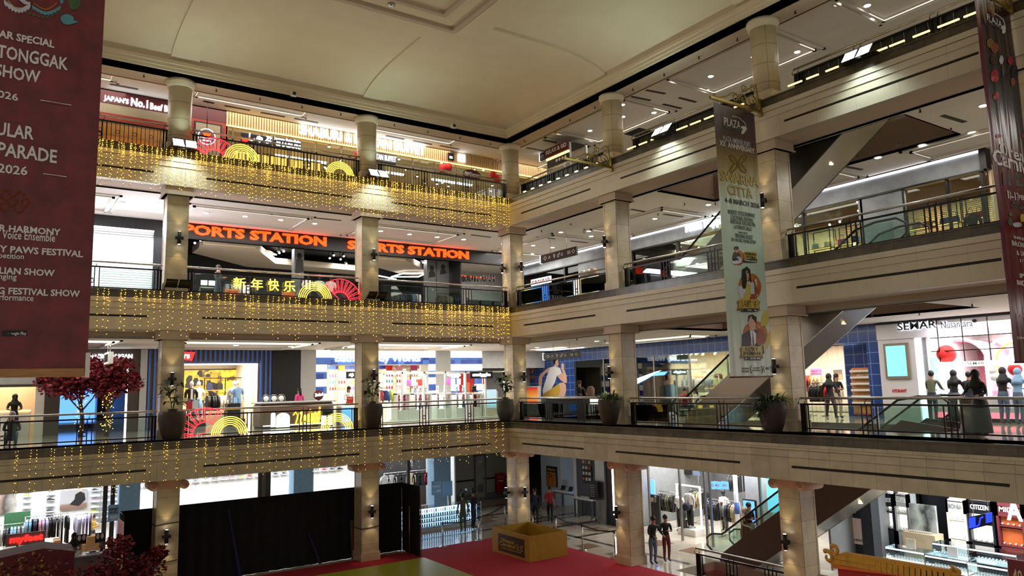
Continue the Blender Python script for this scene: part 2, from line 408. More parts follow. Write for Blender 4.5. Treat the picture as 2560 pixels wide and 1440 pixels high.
struct('trim', co, 'stepped cream cornice around the atrium opening')
def cove(t):    # height over the cornice at distance t in from the edge
    t = max(0, min(1, t / 3.0)); return 18.12 + .72 * math.sqrt(max(0, 1 - (1 - t) ** 2))
at = MB()
NX = 60
def cf(i, j):
    x = -28 * (i ** 1.6) - .05; y = -31 * (j ** 1.6) - .05; return (x, y, cove(min(-x, -y)))
at.grid(cf, NX, NX, 'cream_plaster')
struct('ceiling', at, 'coved cream plaster ceiling over the atrium')
def rib(F, s, w=.95, name=''):
    r = MB(); n = 16; up = []
    for i in range(n + 1):
        t = .18 + 6.1 * (i / n) ** 1.5; z = cove(t); up.append((-t, z - .07))
    vs = []; fs = []
    for d, z in up: vs += [(s - w / 2, d, z), (s + w / 2, d, z), (s + w / 2, d, z + .3), (s - w / 2, d, z + .3)]
    for i in range(n):
        for k in range(4): fs.append((4 * i + k, 4 * i + (k + 1) % 4, 4 * i + 4 + (k + 1) % 4, 4 * i + 4 + k))
    r.add(vs, fs, 'cream_plaster', False); return r
struct('trim', rib('A', ACOL[1]), 'curved ceiling rib above the second column from the corner', 'A')
struct('trim', rib('A', ACOL[2]), 'curved ceiling rib at the left over the third column', 'A')
struct('trim', rib('B', BCOL[1]), 'curved ceiling rib over the first column right of the corner', 'B')
struct('trim', rib('B', BCOL[2]), 'curved ceiling rib at the right over the second column', 'B')
# central coffer with stepped dark mouldings
cx, cy = -6.35, -6.15
cf2 = MB()
def frame(mb, x1, y1, w, z0, z1, mat, L=24): # L shaped strip whose outer corner is x1,y1
    mb.box(x1 - L, x1, y1 - w, y1, z0, z1, mat); mb.box(x1 - w, x1, y1 - L, y1 - w, z0, z1, mat)
frame(cf2, cx + .95, cy + .85, .9, 18.75, 18.87, 'cream_plaster'); frame(cf2, cx, cy, .18, 18.72, 18.9, 'soffit_plaster'); frame(cf2, cx - .32, cy - .32, .5, 18.80, 18.9, 'cream_plaster')
frame(cf2, cx - .82, cy - .82, .16, 18.74, 18.9, 'soffit_plaster')
struct('trim', cf2, 'stepped square coffer moulding in the middle of the atrium ceiling')
# ceiling trays of the walkways (raised mouldings)
def tray(F, s0, s1, d0, d1, z, label):
    t = MB()
    for k, h in ((0, .05), (.22, .09)):
        a, b, c_, d_ = s0 + k, s1 - k, d0 + k, d1 - k; w = .1
        t.box(a, b, c_, c_ + w, z - h, z, 'white_plaster'); t.box(a, b, d_ - w, d_, z - h, z, 'white_plaster'); t.box(a, a + w, c_, d_, z - h, z, 'white_plaster'); t.box(b - w, b, c_, d_, z - h, z, 'white_plaster')
    struct('trim', t, label, F)
NTH = ['corner', 'first', 'second', 'third']
for k in range(3):
    tray('B', .9 + SB * k, 6.0 + SB * k, 1.7, 4.9, C4, f'moulded ceiling tray over the right top walkway, {NTH[k + 1]} from the corner')
    tray('B', 1.2 + SB * k, 6.2 + SB * k, 3.4 if k == 0 else 4.75, 6.6, C3, f'moulded ceiling tray over the right third floor walkway, {NTH[k + 1]} from the corner')
    tray('A', -6.0 - SA * k, -1.0 - SA * k, 2.2, 5.2, C3, f'moulded ceiling tray over the left third floor walkway, {NTH[k + 1]} from the corner')
    tray('A', -6.2 - SA * k, -.8 - SA * k, 2.1, 6.6, C2, f'moulded ceiling tray over the left second floor walkway, {NTH[k + 1]} from the corner')
    tray('A', -6.0 - SA * k, -1.2 - SA * k, 1.5, 3.0, C4, f'moulded ceiling tray over the left top walkway, {NTH[k + 1]} from the corner')
tray('B', -5.5, .6, 1.7, 4.9, C4, 'moulded ceiling tray behind the corner column on the top floor')
tray('B', -5.5, -.2, 2.6, 6.4, C3, 'moulded ceiling tray behind the corner column on the third floor')
tray('B', -5.5, 6, 4.9, 6.6, C2, 'moulded ceiling tray over the right second floor walkway')
# outer walls
w = MB(); w.box(-28, 18, 17.9, 18.1, 0, 19, 'charcoal'); struct('wall_rear', w, 'dark rear wall closing the shops of the left wing')
w = MB(); w.box(17.9, 18.1, -31, 18, 0, 19, 'charcoal'); struct('wall_right', w, 'dark rear wall closing the shops of the right wing')

# ------------------------------------------------------------------ columns
ORD = {0: 'corner column', 1: 'first column', 2: 'second column', 3: 'third column', 4: 'fourth column'}
WD = {1: 'ground', 2: 'second', 3: 'third', 4: 'fourth'}
def whichcol(F, k): return 'corner column' if k == 0 else f'{ORD[k]} {"left" if F == "A" else "right"} of the corner'
def column(F, k, level):
    c = ACOL[k] if F == 'A' else (BCOL[k] if k else .52)
    if k == 0: F = 'A'
    s = c; d = .52; h = .35
    z0, z1 = {1: (0, 3.40), 2: (5, 8.36), 3: (10, 13.42), 4: (15, 17.72)}[level]
    t = T('column', f'{"round plaster" if level == 4 else "square stone"} {whichcol(F, k)} on the {WD[level]} floor', 'column', (s, d, z0), F, kind='structure')
    m = MB()
    if level == 4:
        m.lathe([(.40, .3), (.40, 2.45)], (s, d, z0), 'drum_plaster', 28)
        cp = MB(); cp.lathe([(.40, 2.45), (.46, 2.46), (.46, 2.56), (.5, 2.60), (.5, 2.72)], (s, d, z0), 'cream_plaster', 28)
        b = MB(); b.box(s - .46, s + .46, d - .46, d + .46, z0, z0 + .3, 'column_stone')
    else:
        m.box(s - h, s + h, d - h, d + h, z0 + .3, z1, 'column_stone')
        b = MB(); b.box(s - h - .05, s + h + .05, d - h - .05, d + h + .05, z0, z0 + .3, 'column_stone'); b.box(s - h - .025, s + h + .025, d - h - .025, d + h + .025, z0 + .3, z0 + .34, 'column_stone')
        for sd in (0, 1):   # raised border strips on the two visible faces
            for e in (-1, 1):
                a = e * (h - .03)
                if sd == 0: m.box(s + a - .03, s + a + .03, d - h - .012, d - h, z0 + .34, z1, 'column_stone')
                else: m.box(s - h - .012, s - h, d + a - .03, d + a + .03, z0 + .34, z1, 'column_stone') if F == 'A' else m.box(s + h, s + h + .012, d + a - .03, d + a + .03, z0 + .34, z1, 'column_stone')
        cp = MB(); zt = {1: 3.75, 2: 8.67, 3: 13.72}[level]
        if level == 1:      # scrolled capital
            cp.box(s - .42, s + .42, d - .42, d + .42, zt - .16, zt, 'pink_stone')
            cp.prism([(s - .36, zt - .36), (s + .36, zt - .36), (s + .44, zt - .2), (s + .44, zt - .1), (s - .44, zt - .1), (s - .44, zt - .2)], d - .41, d + .41, 'pink_stone')
            for sx in (-1, 1):
                cp.cyl((s + sx * .47, d - .45, zt - .26), (s + sx * .47, d + .45, zt - .26), .15, 'pink_stone', 14)
                sp = [(s + sx * .47 + sx * (.13 - .011 * i) * math.cos(i * .7), d - .46, zt - .26 + (.13 - .011 * i) * math.sin(i * .7)) for i in range(11)]
                cp.tube(sp, .018, 'pink_stone', 5)
        else: cp.box(s - .46, s + .46, d - .46, d + .46, z1, zt, 'soffit_plaster'); cp.box(s - .5, s + .5, d - .5, d + .5, z1 - .0, z1 + .05, 'soffit_plaster')
    t.part('shaft', m); t.part('capital', cp); t.part('plinth', b)
for lv in (1, 2, 3, 4):
    for k in range(4): column('A', k, lv)
    for k in range(1, 5): column('B', k, lv)
# ================================================================== fittings on columns and galleries
def depth_of(p): return (Vector(p) - CAM).dot(FW)
def ppm(p): return FPX / depth_of(p)
# ---- wall lamps: upright black cylinders shining up and down
def sconce(u, v, F, plane, col, lv, down=True):
    s, z = fp(F, u, v, plane); d = plane - .17
    t = T('wall_lamp', f'black wall lamp on the {col}, {WD[lv]} floor', 'wall lamp', (s, d, z - .22), F, group='cylinder wall lamps on the columns')
    b = MB(); b.cyl((s, d, z - .22), (s, d, z + .22), .062, 'black_paint', 14); t.part('lamp_body', b)
    a = MB(); a.box(s - .13, s + .13, d - .05, d + .05, z - .05, z + .05, 'black_paint'); a.cyl((s, d, z), (s, plane, z), .045, 'black_paint', 10); t.part('bracket', a)
    g = MB(); g.cyl((s, d, z + .221), (s, d, z + .226), .045, 'downlight_glow', 12); g.cyl((s, d, z - .226), (s, d, z - .221), .045, 'downlight_glow', 12); t.part('lens', g)
    for sg in (1, -1): lamp('SPOT', wl(F, s, d - .01, z + sg * .26), 9, (1, .80, .42), .04, spot=70, blend=.7, rot=(PI if sg > 0 else 0, 0, 0), name='wall_lamp_light', to=wl(F, s, d + .05, z + sg * 1.2))
AF, BF, KF = .17, .17, .17
for (u, v, F, k, lv) in ((446, 597, 'A', 2, 3), (931, 638, 'A', 1, 3), (1298, 668, 'A', 0, 3), (1519, 605, 'B', 1, 3), (1914, 503, 'B', 2, 3),
                         (428, 948, 'A', 2, 2), (931, 938, 'A', 1, 2), (1305, 942, 'A', 0, 2), (1531, 931, 'B', 1, 2), (1944, 916, 'B', 2, 2),
                         (414, 1340, 'A', 2, 1), (926, 1278, 'A', 1, 1), (1307, 1230, 'A', 0, 1), (1549, 1280, 'B', 1, 1), (1972, 1353, 'B', 2, 1)):
    sconce(u, v, F, .17, whichcol(F, k), lv)
for (u, v, lv) in ((1263, 671, 3), (1267, 941, 2), (1273, 1231, 1)):
    s, z = fp('B', u, v, .17)
    sconce(u, v, 'B', .17, 'left face of the corner column', lv)
# ---- floodlights on the edge of the top gallery, and unlit ones on the third floor
E('flood_glow', (222, 255, 244), 45)
def flood(F, u, v, label, lit=True, zt=15.0):
    d = -.30 if lit else .02
    s, z = fp(F, u, v, d)
    t = T('floodlight', label, 'floodlight', (s, d, zt - .02), F, group='twin floodlights on the gallery edges')
    b = MB(); b.tube([(s - .42, d + .1, zt + .02), (s - .42, d + .03, z - .05), (s + .42, d + .03, z - .05), (s + .42, d + .1, zt + .02)], .02, 'black_metal', 6); b.box(s - .5, s + .5, d + .02, .3, zt + .0, zt + .03, 'black_metal')
    t.part('bracket', b)
    an = math.radians(38 if lit else -50)
    ca, sa = math.cos(an), math.sin(an)
    for k in (-1, 1):
        h = MB(); x0 = s + k * .21
        def pt(x, y, zz):   # tilt about the s axis so that the face looks out and down
            return (x, d + y * ca + zz * sa, z + y * sa - zz * -ca)
        w, hh = .19, .21
        vs = [pt(x0 + a * w, y, c * hh) for y in (-.04, .04) for a, c in ((-1, -1), (1, -1), (1, 1), (-1, 1))]
        h.add(vs, [(4, 5, 6, 7), (0, 4, 7, 3), (1, 2, 6, 5), (0, 1, 5, 4), (3, 7, 6, 2), (0, 3, 2, 1)], 'black_metal')
        for q in range(6): 
            c0 = -hh + .03 + q * .066
            h.add([pt(x0 - w, .041, c0), pt(x0 + w, .041, c0), pt(x0 + w, .07, c0), pt(x0 - w, .07, c0)], [(0, 1, 2, 3)], 'black_metal')
        o = t.part('lamp_head', h)
        g = MB(); g.add([pt(x0 + a * (w - .02), -.043, c * (hh - .02)) for a, c in ((-1, -1), (1, -1), (1, 1), (-1, 1))], [(0, 1, 2, 3)], 'flood_glow' if lit else 'brass'); t.part('lens', g, parent=o)
for F_, s_ in (('A', fp('A', 462, 357, -.3)[0]), ('A', fp('A', 946, 432, -.3)[0]), ('B', fp('B', 1655, 323, -.3)[0]), ('B', fp('B', 2143, 131, -.3)[0])): lamp('SPOT', wl(F_, s_, -.55, 15.2), 230, (.80, 1, .95), .2, spot=100, blend=.8, name='floodlight_beam', to=wl(F_, s_, -.05, 13.9))
flood('A', 462, 357, 'lit twin floodlight on the top gallery edge at the second left column')
flood('A', 946, 432, 'lit twin floodlight on the top gallery edge beside the first column left of the corner')
flood('B', 1655, 323, 'lit twin floodlight on the right top gallery edge right of the small red kiosk')
flood('B', 2143, 131, 'lit twin floodlight on the right top gallery edge near the wine red banner')
flood('A', 445, 712, 'unlit twin floodlight at the foot of the second left column, third floor', False, 10.0)
flood('A', 942, 741, 'unlit twin floodlight at the foot of the first left column, third floor', False, 10.0)
# ---- railings
def railing(F, s0, s1, zt, label, d=.45, style='glass', clusters=(.33, .67), endcaps=True, d0=None):
    t = T('railing', label, 'railing', ((s0 + s1) / 2, d, zt), F)
    hr = MB(); hr.tube([(s0, d, zt + .95), (s1, d, zt + .95)], .034, 'steel' , 8); t.part('handrail', hr)
    pb(t, 'upper_rail', s0, s1, d - .025, d + .025, zt + .75, zt + .80, 'black_metal')
    pb(t, 'lower_rail', s0, s1, d - .02, d + .02, zt + .07, zt + .11, 'black_metal')
    L = s1 - s0
    def cluster(c, end=0):
        q = MB()
        for o in ((-.21, -.07, .07, .21) if not end else (0, .09, .2)):
            x = c + (o if end >= 0 else -o)
            if end and o < .15: q.box(x - .035, x + .035, d - .035, d + .035, zt, zt + .76, 'black_metal')
            else: q.box(x - .015, x + .015, d - .015, d + .015, zt, zt + .78, 'black_metal')
        if not end:
            q.tube([(c + .055 * math.cos(a * PI / 6), d, zt + .3 + .055 * math.sin(a * PI / 6)) for a in range(12)], .009, 'black_metal', 4, closed=True)
            q.box(c - .07, c + .07, d - .01, d + .01, zt + .36, zt + .385, 'black_metal'); q.box(c - .07, c + .07, d - .01, d + .01, zt + .22, zt + .24, 'black_metal')
        for o in (-.1, .1): x = c + o; q.tube([(x, d, zt + .78), (x + .02, d - .04, zt + .84), (x + .04, d, zt + .93)], .013, 'black_metal', 5)
        t.part('post', q)
    for k in clusters: cluster(s0 + L * k)
    if endcaps: cluster(s0 + .05, 1); cluster(s1 - .05, -1)
    if style == 'glass':
        e = [s0 + .28] + [s0 + L * k + o for k in clusters for o in (-.25, .25)] + [s1 - .28]
        for a, b in zip(e[::2], e[1::2]):
            gl = MB(); gl.box(a, b, d - .005, d + .005, zt + .13, zt + .72, 'green_glass'); t.part('glass_pane', gl)
    elif style == 'bars':
        n = int(L / .13)
        q = MB()
        for i in range(n): x = s0 + (i + .5) * L / n; q.box(x - .01, x + .01, d - .01, d + .01, zt + .1, zt + .76, 'black_metal')
        for i in range(0, n, 4): x = s0 + (i + .5) * L / n + .065; q.tube([(x + .06 * math.cos(a * PI / 6), d, zt + .45 + .06 * math.sin(a * PI / 6)) for a in range(12)], .01, 'black_metal', 4, closed=True)
        t.part('balusters', q)
    elif style == 'panel':
        gl = MB()
        n = int(L / .16)
        for i in range(n): x = s0 + i * L / n; gl.box(x + .005, x + L / n - .005, d + .03 + .02 * (i % 2), d + .06 + .02 * (i % 2), zt + .1, zt + .8, 'black_paint')
        t.part('cloth_panel', gl, 'dark pleated cloth lining the railing')
    return t
def bay(F, k): # between column k and k+1 counted from the corner
    if F == 'A': return ACOL[k + 1] + .4, (ACOL[k] if k else .52) - .4
    return (BCOL[k] if k else -.52) + .4, BCOL[k + 1] - .4
BN = {0: 'first', 1: 'second', 2: 'third', 3: 'fourth'}
for k in range(3):
    a, b = bay('A', k)
    railing('A', a, b, 5, f'black railing with steel handrail, second floor, {BN[k]} bay left of the corner')
    railing('A', a, b, 10, f'black railing with glass panes, third floor, {BN[k]} bay left of the corner')
    railing('A', a, b, 15, f'black barred railing with rings, top floor, {BN[k]} bay left of the corner', style='bars', d=.35)
for k in range(4):
    a, b = bay('B', k)
    railing('B', a, b, 5, f'black railing with steel handrail, second floor, {BN[k]} bay right of the corner')
    railing('B', a, b, 10, f'black railing with glass panes, third floor, {BN[k]} bay right of the corner')
    railing('B', a + .35 * (k > 0), b + .3, 15, f'black cloth lined railing, top floor, {BN[k]} bay right of the corner', style='panel', d=.85)
    t = MB(); n = 9
    if k:
        for i in range(n):
            x0 = a + .3 + (b - a - .6) * i / n; t.box(x0, x0 + (b - a - .6) / n * random.uniform(.6, .96), .56, .6, 15.36, 15.40, 'warm_strip')
        solo('light_strip', t, f'broken line of warm light along the {BN[k]} top bay right of the corner', 'light strip', 'B')
E('small_amber', (255, 214, 140), 8)
for i in range(10):
    s = .5 + i * .62; t = MB(); t.box(s - .09, s + .09, .54, .6, 15.28, 15.31, 'small_amber'); t.box(s - .1, s + .1, .6, .64, 15.26, 15.33, 'black_metal'); t.box(s - .01, s + .01, .6, .84, 15.26, 15.28, 'black_metal')
    solo('rail_lamp', t, 'small warm lamp on the black railing beside the corner column, top floor', 'lamp', 'B', group='small rail lamps beside the corner column')
# ---- curtains of string lights on the left galleries
E('bulb_glow', (255, 200, 72), 4.0); P('clear_wire', (120, 110, 80), .5, var=0)
def light_curtain(lv, name, x0, x1, step, dens, jit, seed, size):
    rnd = random.Random(seed); zt, zb, zf, off = LV[lv]; m = MB(); x = x0; top = zt - .01; bot = zf - .32
    oct_f = [(0, 2, 4), (2, 1, 4), (1, 3, 4), (3, 0, 4), (2, 0, 5), (1, 2, 5), (3, 1, 5), (0, 3, 5)]
    def bulb(x, y, z, r):
        m.add([(x + r, y, z), (x - r, y, z), (x, y + r, z), (x, y - r, z), (x, y, z + r), (x, y, z - r)], oct_f, 'bulb_glow')
    wv = []
    while x < x1:
        rich = dens(x)
        n = max(1, int(rich[1]))
        for q in range(n):
            xs = x + rnd.uniform(-jit, jit); ln = rnd.uniform(.80, 1.0) * (top - bot); y = off - .075 - rnd.uniform(0, .03)
            m.add([(xs - .003, y, top), (xs + .003, y, top), (xs + .003, y, top - ln), (xs - .003, y, top - ln)], [(0, 1, 2, 3)], 'clear_wire')
            z = top - rnd.uniform(0, .05)
            while z > top - ln:
                f = (top - z) / (top - bot)
                bulb(xs + rnd.uniform(-.015, .015), y - .01, z, size * rnd.uniform(.8, 1.15))
                z -= (rich[0] * (.42 if f < .2 else (.7 if f < .36 else 1.0))) * rnd.uniform(.7, 1.3)
            if rich[2] and rnd.random() < rich[2]:
                for _ in range(3): bulb(xs + rnd.uniform(-.05, .05), y - .015, top - rnd.uniform(.02, .5), size)
        x += step
    solo('light_curtain', m, name, 'string lights', 'A', kind='stuff')
light_curtain(4, 'dense curtain of warm string lights over the top left gallery edge', -19.5, -.02, .115, lambda x: (.16, 1.6 if x > -3.4 else 1, .55), .06, 1, .016)
light_curtain(3, 'curtain of warm string lights over the left third floor edge', -19.5, -.02, .21, lambda x: (.19, 2 if x > -4.5 else 1, .7), .1, 2, .0145)
light_curtain(2, 'sparse curtain of warm string lights over the left second floor edge', -20.5, -.86, .44, lambda x: (.24, 2, .1), .14, 3, .011)
# ---- lamps in the ceilings
def downlight(u, v, z, label, grp, r=.11):
    p = gp(u, v, z); t = T('downlight', label, 'downlight', (p.x, p.y, z - .02), 'A', group=grp)
    a = MB(); a.lathe([(r * .95, -.018), (r * 1.25, -.02), (r * 1.3, 0)], (p.x, p.y, z), 'white', 18); t.part('trim_ring', a)
    g = MB(); g.cyl((p.x, p.y, z - .026), (p.x, p.y, z - .021), r * .9, 'downlight_glow', 16); t.part('glowing_disc', g)
for lst, z, lb in ((((1683, 203), (1777, 190), (1767, 225), (1635, 281), (1400, 332), (1475, 326), (1478, 351), (1320, 420), (1993, 129), (2094, 10), (2168, 13), (2179, 47), (1556, 261), (1557, 291), (1885, 141)), C4, 'white ceiling of the right top walkway'),
                   (((515, 531), (303, 506), (613, 540)), C3, 'lilac tinted ceiling before the shutter on the left third floor'),
                   (((702, 549), (787, 558), (952, 577), (1024, 585), (1093, 592), (1159, 598), (1195, 700), (1258, 608)), C3, 'ceiling before the orange lettered shop on the third floor'),
                   (((1333, 613), (1381, 618), (1330, 634), (1402, 580), (1472, 577), (1478, 590), (1637, 546), (1557, 570), (1771, 511)), C3, 'ceiling of the right third walkway before the grey wall'),
                   (((2430, 330), (2195, 393), (2305, 362), (2458, 263), (1967, 457)), C3, 'right third floor ceiling beyond the moving stair'),
                   (((287, 854), (272, 861), (467, 856), (530, 856), (590, 862)), C2, 'second floor ceiling before the blue striped shop'),
                   (((677, 857), (727, 865), (765, 859), (860, 867), (965, 868), (1015, 860), (1040, 861), (1066, 869), (1115, 863), (905, 859)), C2, 'second floor ceiling before the blue and white tiled shop'),
                   (((1343, 868), (1492, 852), (1400, 874)), C2, 'second floor ceiling before the blue tiled wall')):
    for (u, v) in lst: downlight(u, v, z, 'round lit downlight in the ' + lb, 'downlights in the ' + lb)
def ceiling_slot(u0, v0, u1, v1, z, label, grp):
    a, b = gp(u0, v0, z), gp(u1, v1, z); d = (b - a).normalized(); n = Vector((-d.y, d.x, 0)) * .07
    m = MB(); m.add([a - n + Vector((0, 0, -.012)), b - n + Vector((0, 0, -.012)), b + n + Vector((0, 0, -.012)), a + n + Vector((0, 0, -.012)), a - n, b - n, b + n, a + n], [(0, 3, 2, 1), (0, 1, 5, 4), (1, 2, 6, 5), (2, 3, 7, 6), (3, 0, 4, 7)], 'vent_dark')
    solo('ceiling_vent', m, label, 'air vent', 'A', grp)
for q in ((1615, 225, 1663, 234), (1578, 241, 1626, 251), (1697, 244, 1740, 255), (1657, 260, 1703, 271), (1350, 348, 1392, 357), (1310, 368, 1363, 378), (1427, 366, 1465, 372)):
    ceiling_slot(*q, C4, 'narrow dark slot vent in the right top walkway ceiling', 'slot vents in the right top ceiling')
for q in ((697, 535, 763, 542), (792, 545, 853, 551), (950, 563, 1005, 569), (1028, 571, 1083, 577), (1105, 579, 1157, 585), (1177, 587, 1227, 593)):
    ceiling_slot(*q, C3, 'narrow dark slot vent in the left third floor ceiling', 'slot vents in the left third floor ceiling')
for q in ((1577, 523, 1625, 531), (1342, 592, 1387, 597), (1427, 602, 1470, 607), (1658, 535, 1707, 542), (1698, 525, 1743, 532), (2108, 415, 2155, 424), (2355, 288, 2412, 305)):
    ceiling_slot(*q, C3, 'narrow dark slot vent in the right third floor ceiling', 'slot vents in the right third floor ceiling')
for q in ((508, 252, 535, 258), (562, 264, 625, 276), (652, 281, 712, 292), (736, 296, 795, 307), (965, 339, 1010, 348), (1033, 352, 1080, 361), (1100, 364, 1148, 373), (275, 210, 345, 223)):
    ceiling_slot(*q, C4 - .001, 'narrow dark slot vent in the left top walkway ceiling', 'slot vents in the left top ceiling')
for lst, z, lb in ((((360, 187), (541, 223), (650, 245), (755, 265), (852, 283), (986, 310), (1070, 327), (1150, 342), (1226, 358), (1311, 350), (1361, 298), (1425, 298), (1487, 266), (1582, 221), (1660, 184), (1747, 141), (1843, 96), (1988, 27)), 17.72, 'plaster ring beam'),
                   (((1354, 575), (1427, 558), (1460, 578), (1645, 533), (1711, 508), (1783, 487), (1788, 507), (2300, 273), (2377, 320), (2246, 357), (2143, 386), (680, 532), (779, 543), (1017, 569), (1095, 576)), C3, 'third floor ceiling'), (((2298, 782), (2430, 760), (2180, 785), (1442, 846), (1512, 849)), C2, 'second floor ceiling')):
    for u, v in lst:
        p = gp(u, v, z); m = MB(); m.cyl((p.x, p.y, z), (p.x, p.y, z - .07), .02, 'vent_dark', 6); m.lathe([(.01, -.07), (.045, -.08), (.045, -.087)], (p.x, p.y, z), 'vent_dark', 8)
        solo('sprinkler', m, f'small dark sprinkler head under the {lb}', 'sprinkler', 'A', f'sprinkler heads under the {lb}')
for u, v in ((733, 236), (1132, 316)):
    p = on(u, v, 1, -.12); m = MB(); m.box(p.x - .1, p.x + .1, -.25, -.1, p.z - .09, p.z + .09, 'off_white'); m.box(p.x - .06, p.x + .06, -.27, -.25, p.z - .06, p.z + .06, 'vent_dark')
    solo('wall_speaker', m, f'small dark boxed lamp on the cornice over the {"left" if u < 900 else "corner"} restaurant bay', 'lamp', 'A')
for u, v in ((978, 10), (983, 37), (1078, 64), (1166, 54), (1220, 11), (884, 8)):
    p = gp(u, v, 18.80); m = MB(); m.lathe([(.05, -.03), (.11, -.05), (.12, 0)], (p.x, p.y, 18.80), 'dull_steel', 14); m.cyl((p.x, p.y, 18.80), (p.x, p.y, 18.77), .05, 'vent_dark', 10)
    solo('recessed_spot', m, 'unlit round recessed spot beside the ceiling coffer', 'recessed spot', 'A', 'recessed spots beside the ceiling coffer')
# ---- planters on the second floor ledge
P('pot_brown', (62, 48, 40), .6, var=.12); P('pot_green', (72, 72, 60), .6, var=.12); P('soil', (70, 52, 40), .9)
P('leaf_dark', (38, 58, 34), .45, var=.3); P('leaf_mid', (66, 96, 50), .5, var=.3); P('leaf_light', (110, 140, 70), .5, var=.2)
def leaf(mb, base, az, elev, L, w, droop, mat, n=5):
    vs = []; fs = []; dx, dy = math.cos(az), math.sin(az); px, py = -dy, dx; x = 0; z = 0; e = elev
    for i in range(n + 1):
        t = i / n; ww = w * math.sin(PI * min(.98, .12 + .86 * t)) * (1 if t < 1 else .1)
        for sgn in (-1, 0, 1): vs.append((base[0] + dx * x + px * ww * sgn, base[1] + dy * x + py * ww * sgn, base[2] + z + (0 if sgn == 0 else ww * .25)))
        x += L / n * math.cos(e); z += L / n * math.sin(e); e -= droop / n
    for i in range(n):
        for k in (0, 1): fs.append((3 * i + k, 3 * i + k + 1, 3 * i + 4 + k, 3 * i + 3 + k))
    mb.add(vs, fs, mat, True)
def planter(u, vb, vt, wpx, F, plane, kind, pot, label, seed):
    rnd = random.Random(seed)
    s, _ = fp(F, u, (vb + vt) / 2, plane); w = wl(F, s, plane, 5); k = ppm(w); H = (vb - vt) / k * .985; R = min(.485, wpx / 2 / k)
    H = min(H, 1.25)
    t = T('potted_plant', label, 'potted plant', (s, plane, 5), F)
    b = MB(); pr = [(.56, 0), (.60, .02), (.78, .25), (.93, .5), (1.0, .72), (.99, .88), (.95, .99), (.9, 1.0), (.86, .97), (.84, .9)]
    if kind == 'lily2': # ribbed pot
        pr = [(.52, 0)] + [(x * (1 + (.012 if i % 2 else -.012)), y) for i, (x, y) in enumerate([(.56 + .44 * math.sin(PI / 2 * min(1, q / 14 * 1.35)), q / 20) for q in range(1, 20)])] + [(.93, 1.0), (.88, .97), (.84, .9)]
    b.lathe([(r * R, z * H) for r, z in pr], (s, plane, 5), pot, 28); t.part('pot', b)
    so = MB(); so.lathe([(.001, .92 * H), (.85 * R, .90 * H)], (s, plane, 5), 'soil', 20); t.part('soil', so)
    f = MB(); st = MB(); top = 5 + H * .92
    if kind.startswith('lily'):
        pots = MB(); pots.lathe([(.3 * R, 0), (.4 * R, .16), (.36 * R, .16), (.3 * R, .1)], (s, plane, top), 'pot_brown', 16); t.part('nursery_pot', pots)
        for i in range(7):
            a = rnd.uniform(0, 2 * PI); h = rnd.uniform(.5, 1.05); q = .22 * h
            tip = (s + math.cos(a) * q, plane + math.sin(a) * q, top + h)
            st.tube([(s, plane, top), (s + math.cos(a) * q * .4, plane + math.sin(a) * q * .4, top + h * .55), tip], .011, 'leaf_mid', 5)
            for j in range(4 if kind == 'lily' else 5):
                leaf(f, (tip[0], tip[1], tip[2] - rnd.uniform(0, .35)), rnd.uniform(0, 2 * PI), rnd.uniform(.1, 1.0), rnd.uniform(.32, .52), rnd.uniform(.05, .09), rnd.uniform(1.0, 2.0), rnd.choice(['leaf_dark', 'leaf_dark', 'leaf_mid']))
        if kind == 'lily2': leaf(f, (s + .02, plane - .05, top + .75), .3 if F == 'A' else 1.2, 1.0, .6, .12, .6, 'leaf_light')
    else:
        n = 150 if kind == 'bush' else 170
        for i in range(n):
            a = rnd.uniform(0, 2 * PI); r = R * .85 * math.sqrt(rnd.random())
            leaf(f, (s + r * math.cos(a), plane + r * math.sin(a), top + rnd.uniform(-.02, .16)), a + rnd.uniform(-.8, .8), rnd.uniform(.2, 1.3), rnd.uniform(.2, .42), rnd.uniform(.02, .035), rnd.uniform(.8, 2.4), rnd.choice(['leaf_dark', 'leaf_mid', 'leaf_mid', 'leaf_light'] if kind == 'bush' else ['leaf_dark', 'leaf_mid']), 4)
        if kind == 'trail':
            for i in range(60):
                a = -PI / 2 + rnd.uniform(-.9, .5) if F == 'A' else PI + rnd.uniform(.2, 1.1)
                a = -PI / 2 + rnd.uniform(-.7, .4)
                leaf(f, (s + R * math.cos(a), plane + R * math.sin(a), top + .05 - abs(rnd.gauss(0, .22))), a + rnd.uniform(-1, 1), rnd.uniform(-.9, .2), rnd.uniform(.15, .26), rnd.uniform(.02, .035), .8, 'leaf_dark', 3)
    t.part('foliage', f)
    if st.v: t.part('stems', st)
planter(430, 1101, 1029, 66, 'A', -.34, 'lily', 'pot_brown', 'tall leafy plant in a dark brown pot before the second column left of the corner', 11)
planter(931, 1072, 1009, 50, 'A', -.34, 'lily', 'pot_brown', 'broad leaved plant in a brown pot before the first column left of the corner', 12)
planter(1263, 1052, 997, 43, 'A', -.34, 'lily2', 'pot_green', 'glossy leaved plant in a ribbed grey green pot at the corner column', 13)
planter(1523, 1062, 997, 55, 'B', -.34, 'bush', 'pot_brown', 'bushy fern in a dark brown pot before the first column right of the corner', 14)
planter(1931, 1080, 1001, 70, 'B', -.36, 'trail', 'pot_brown', 'trailing fern in a dark brown pot before the second column right of the corner', 15)
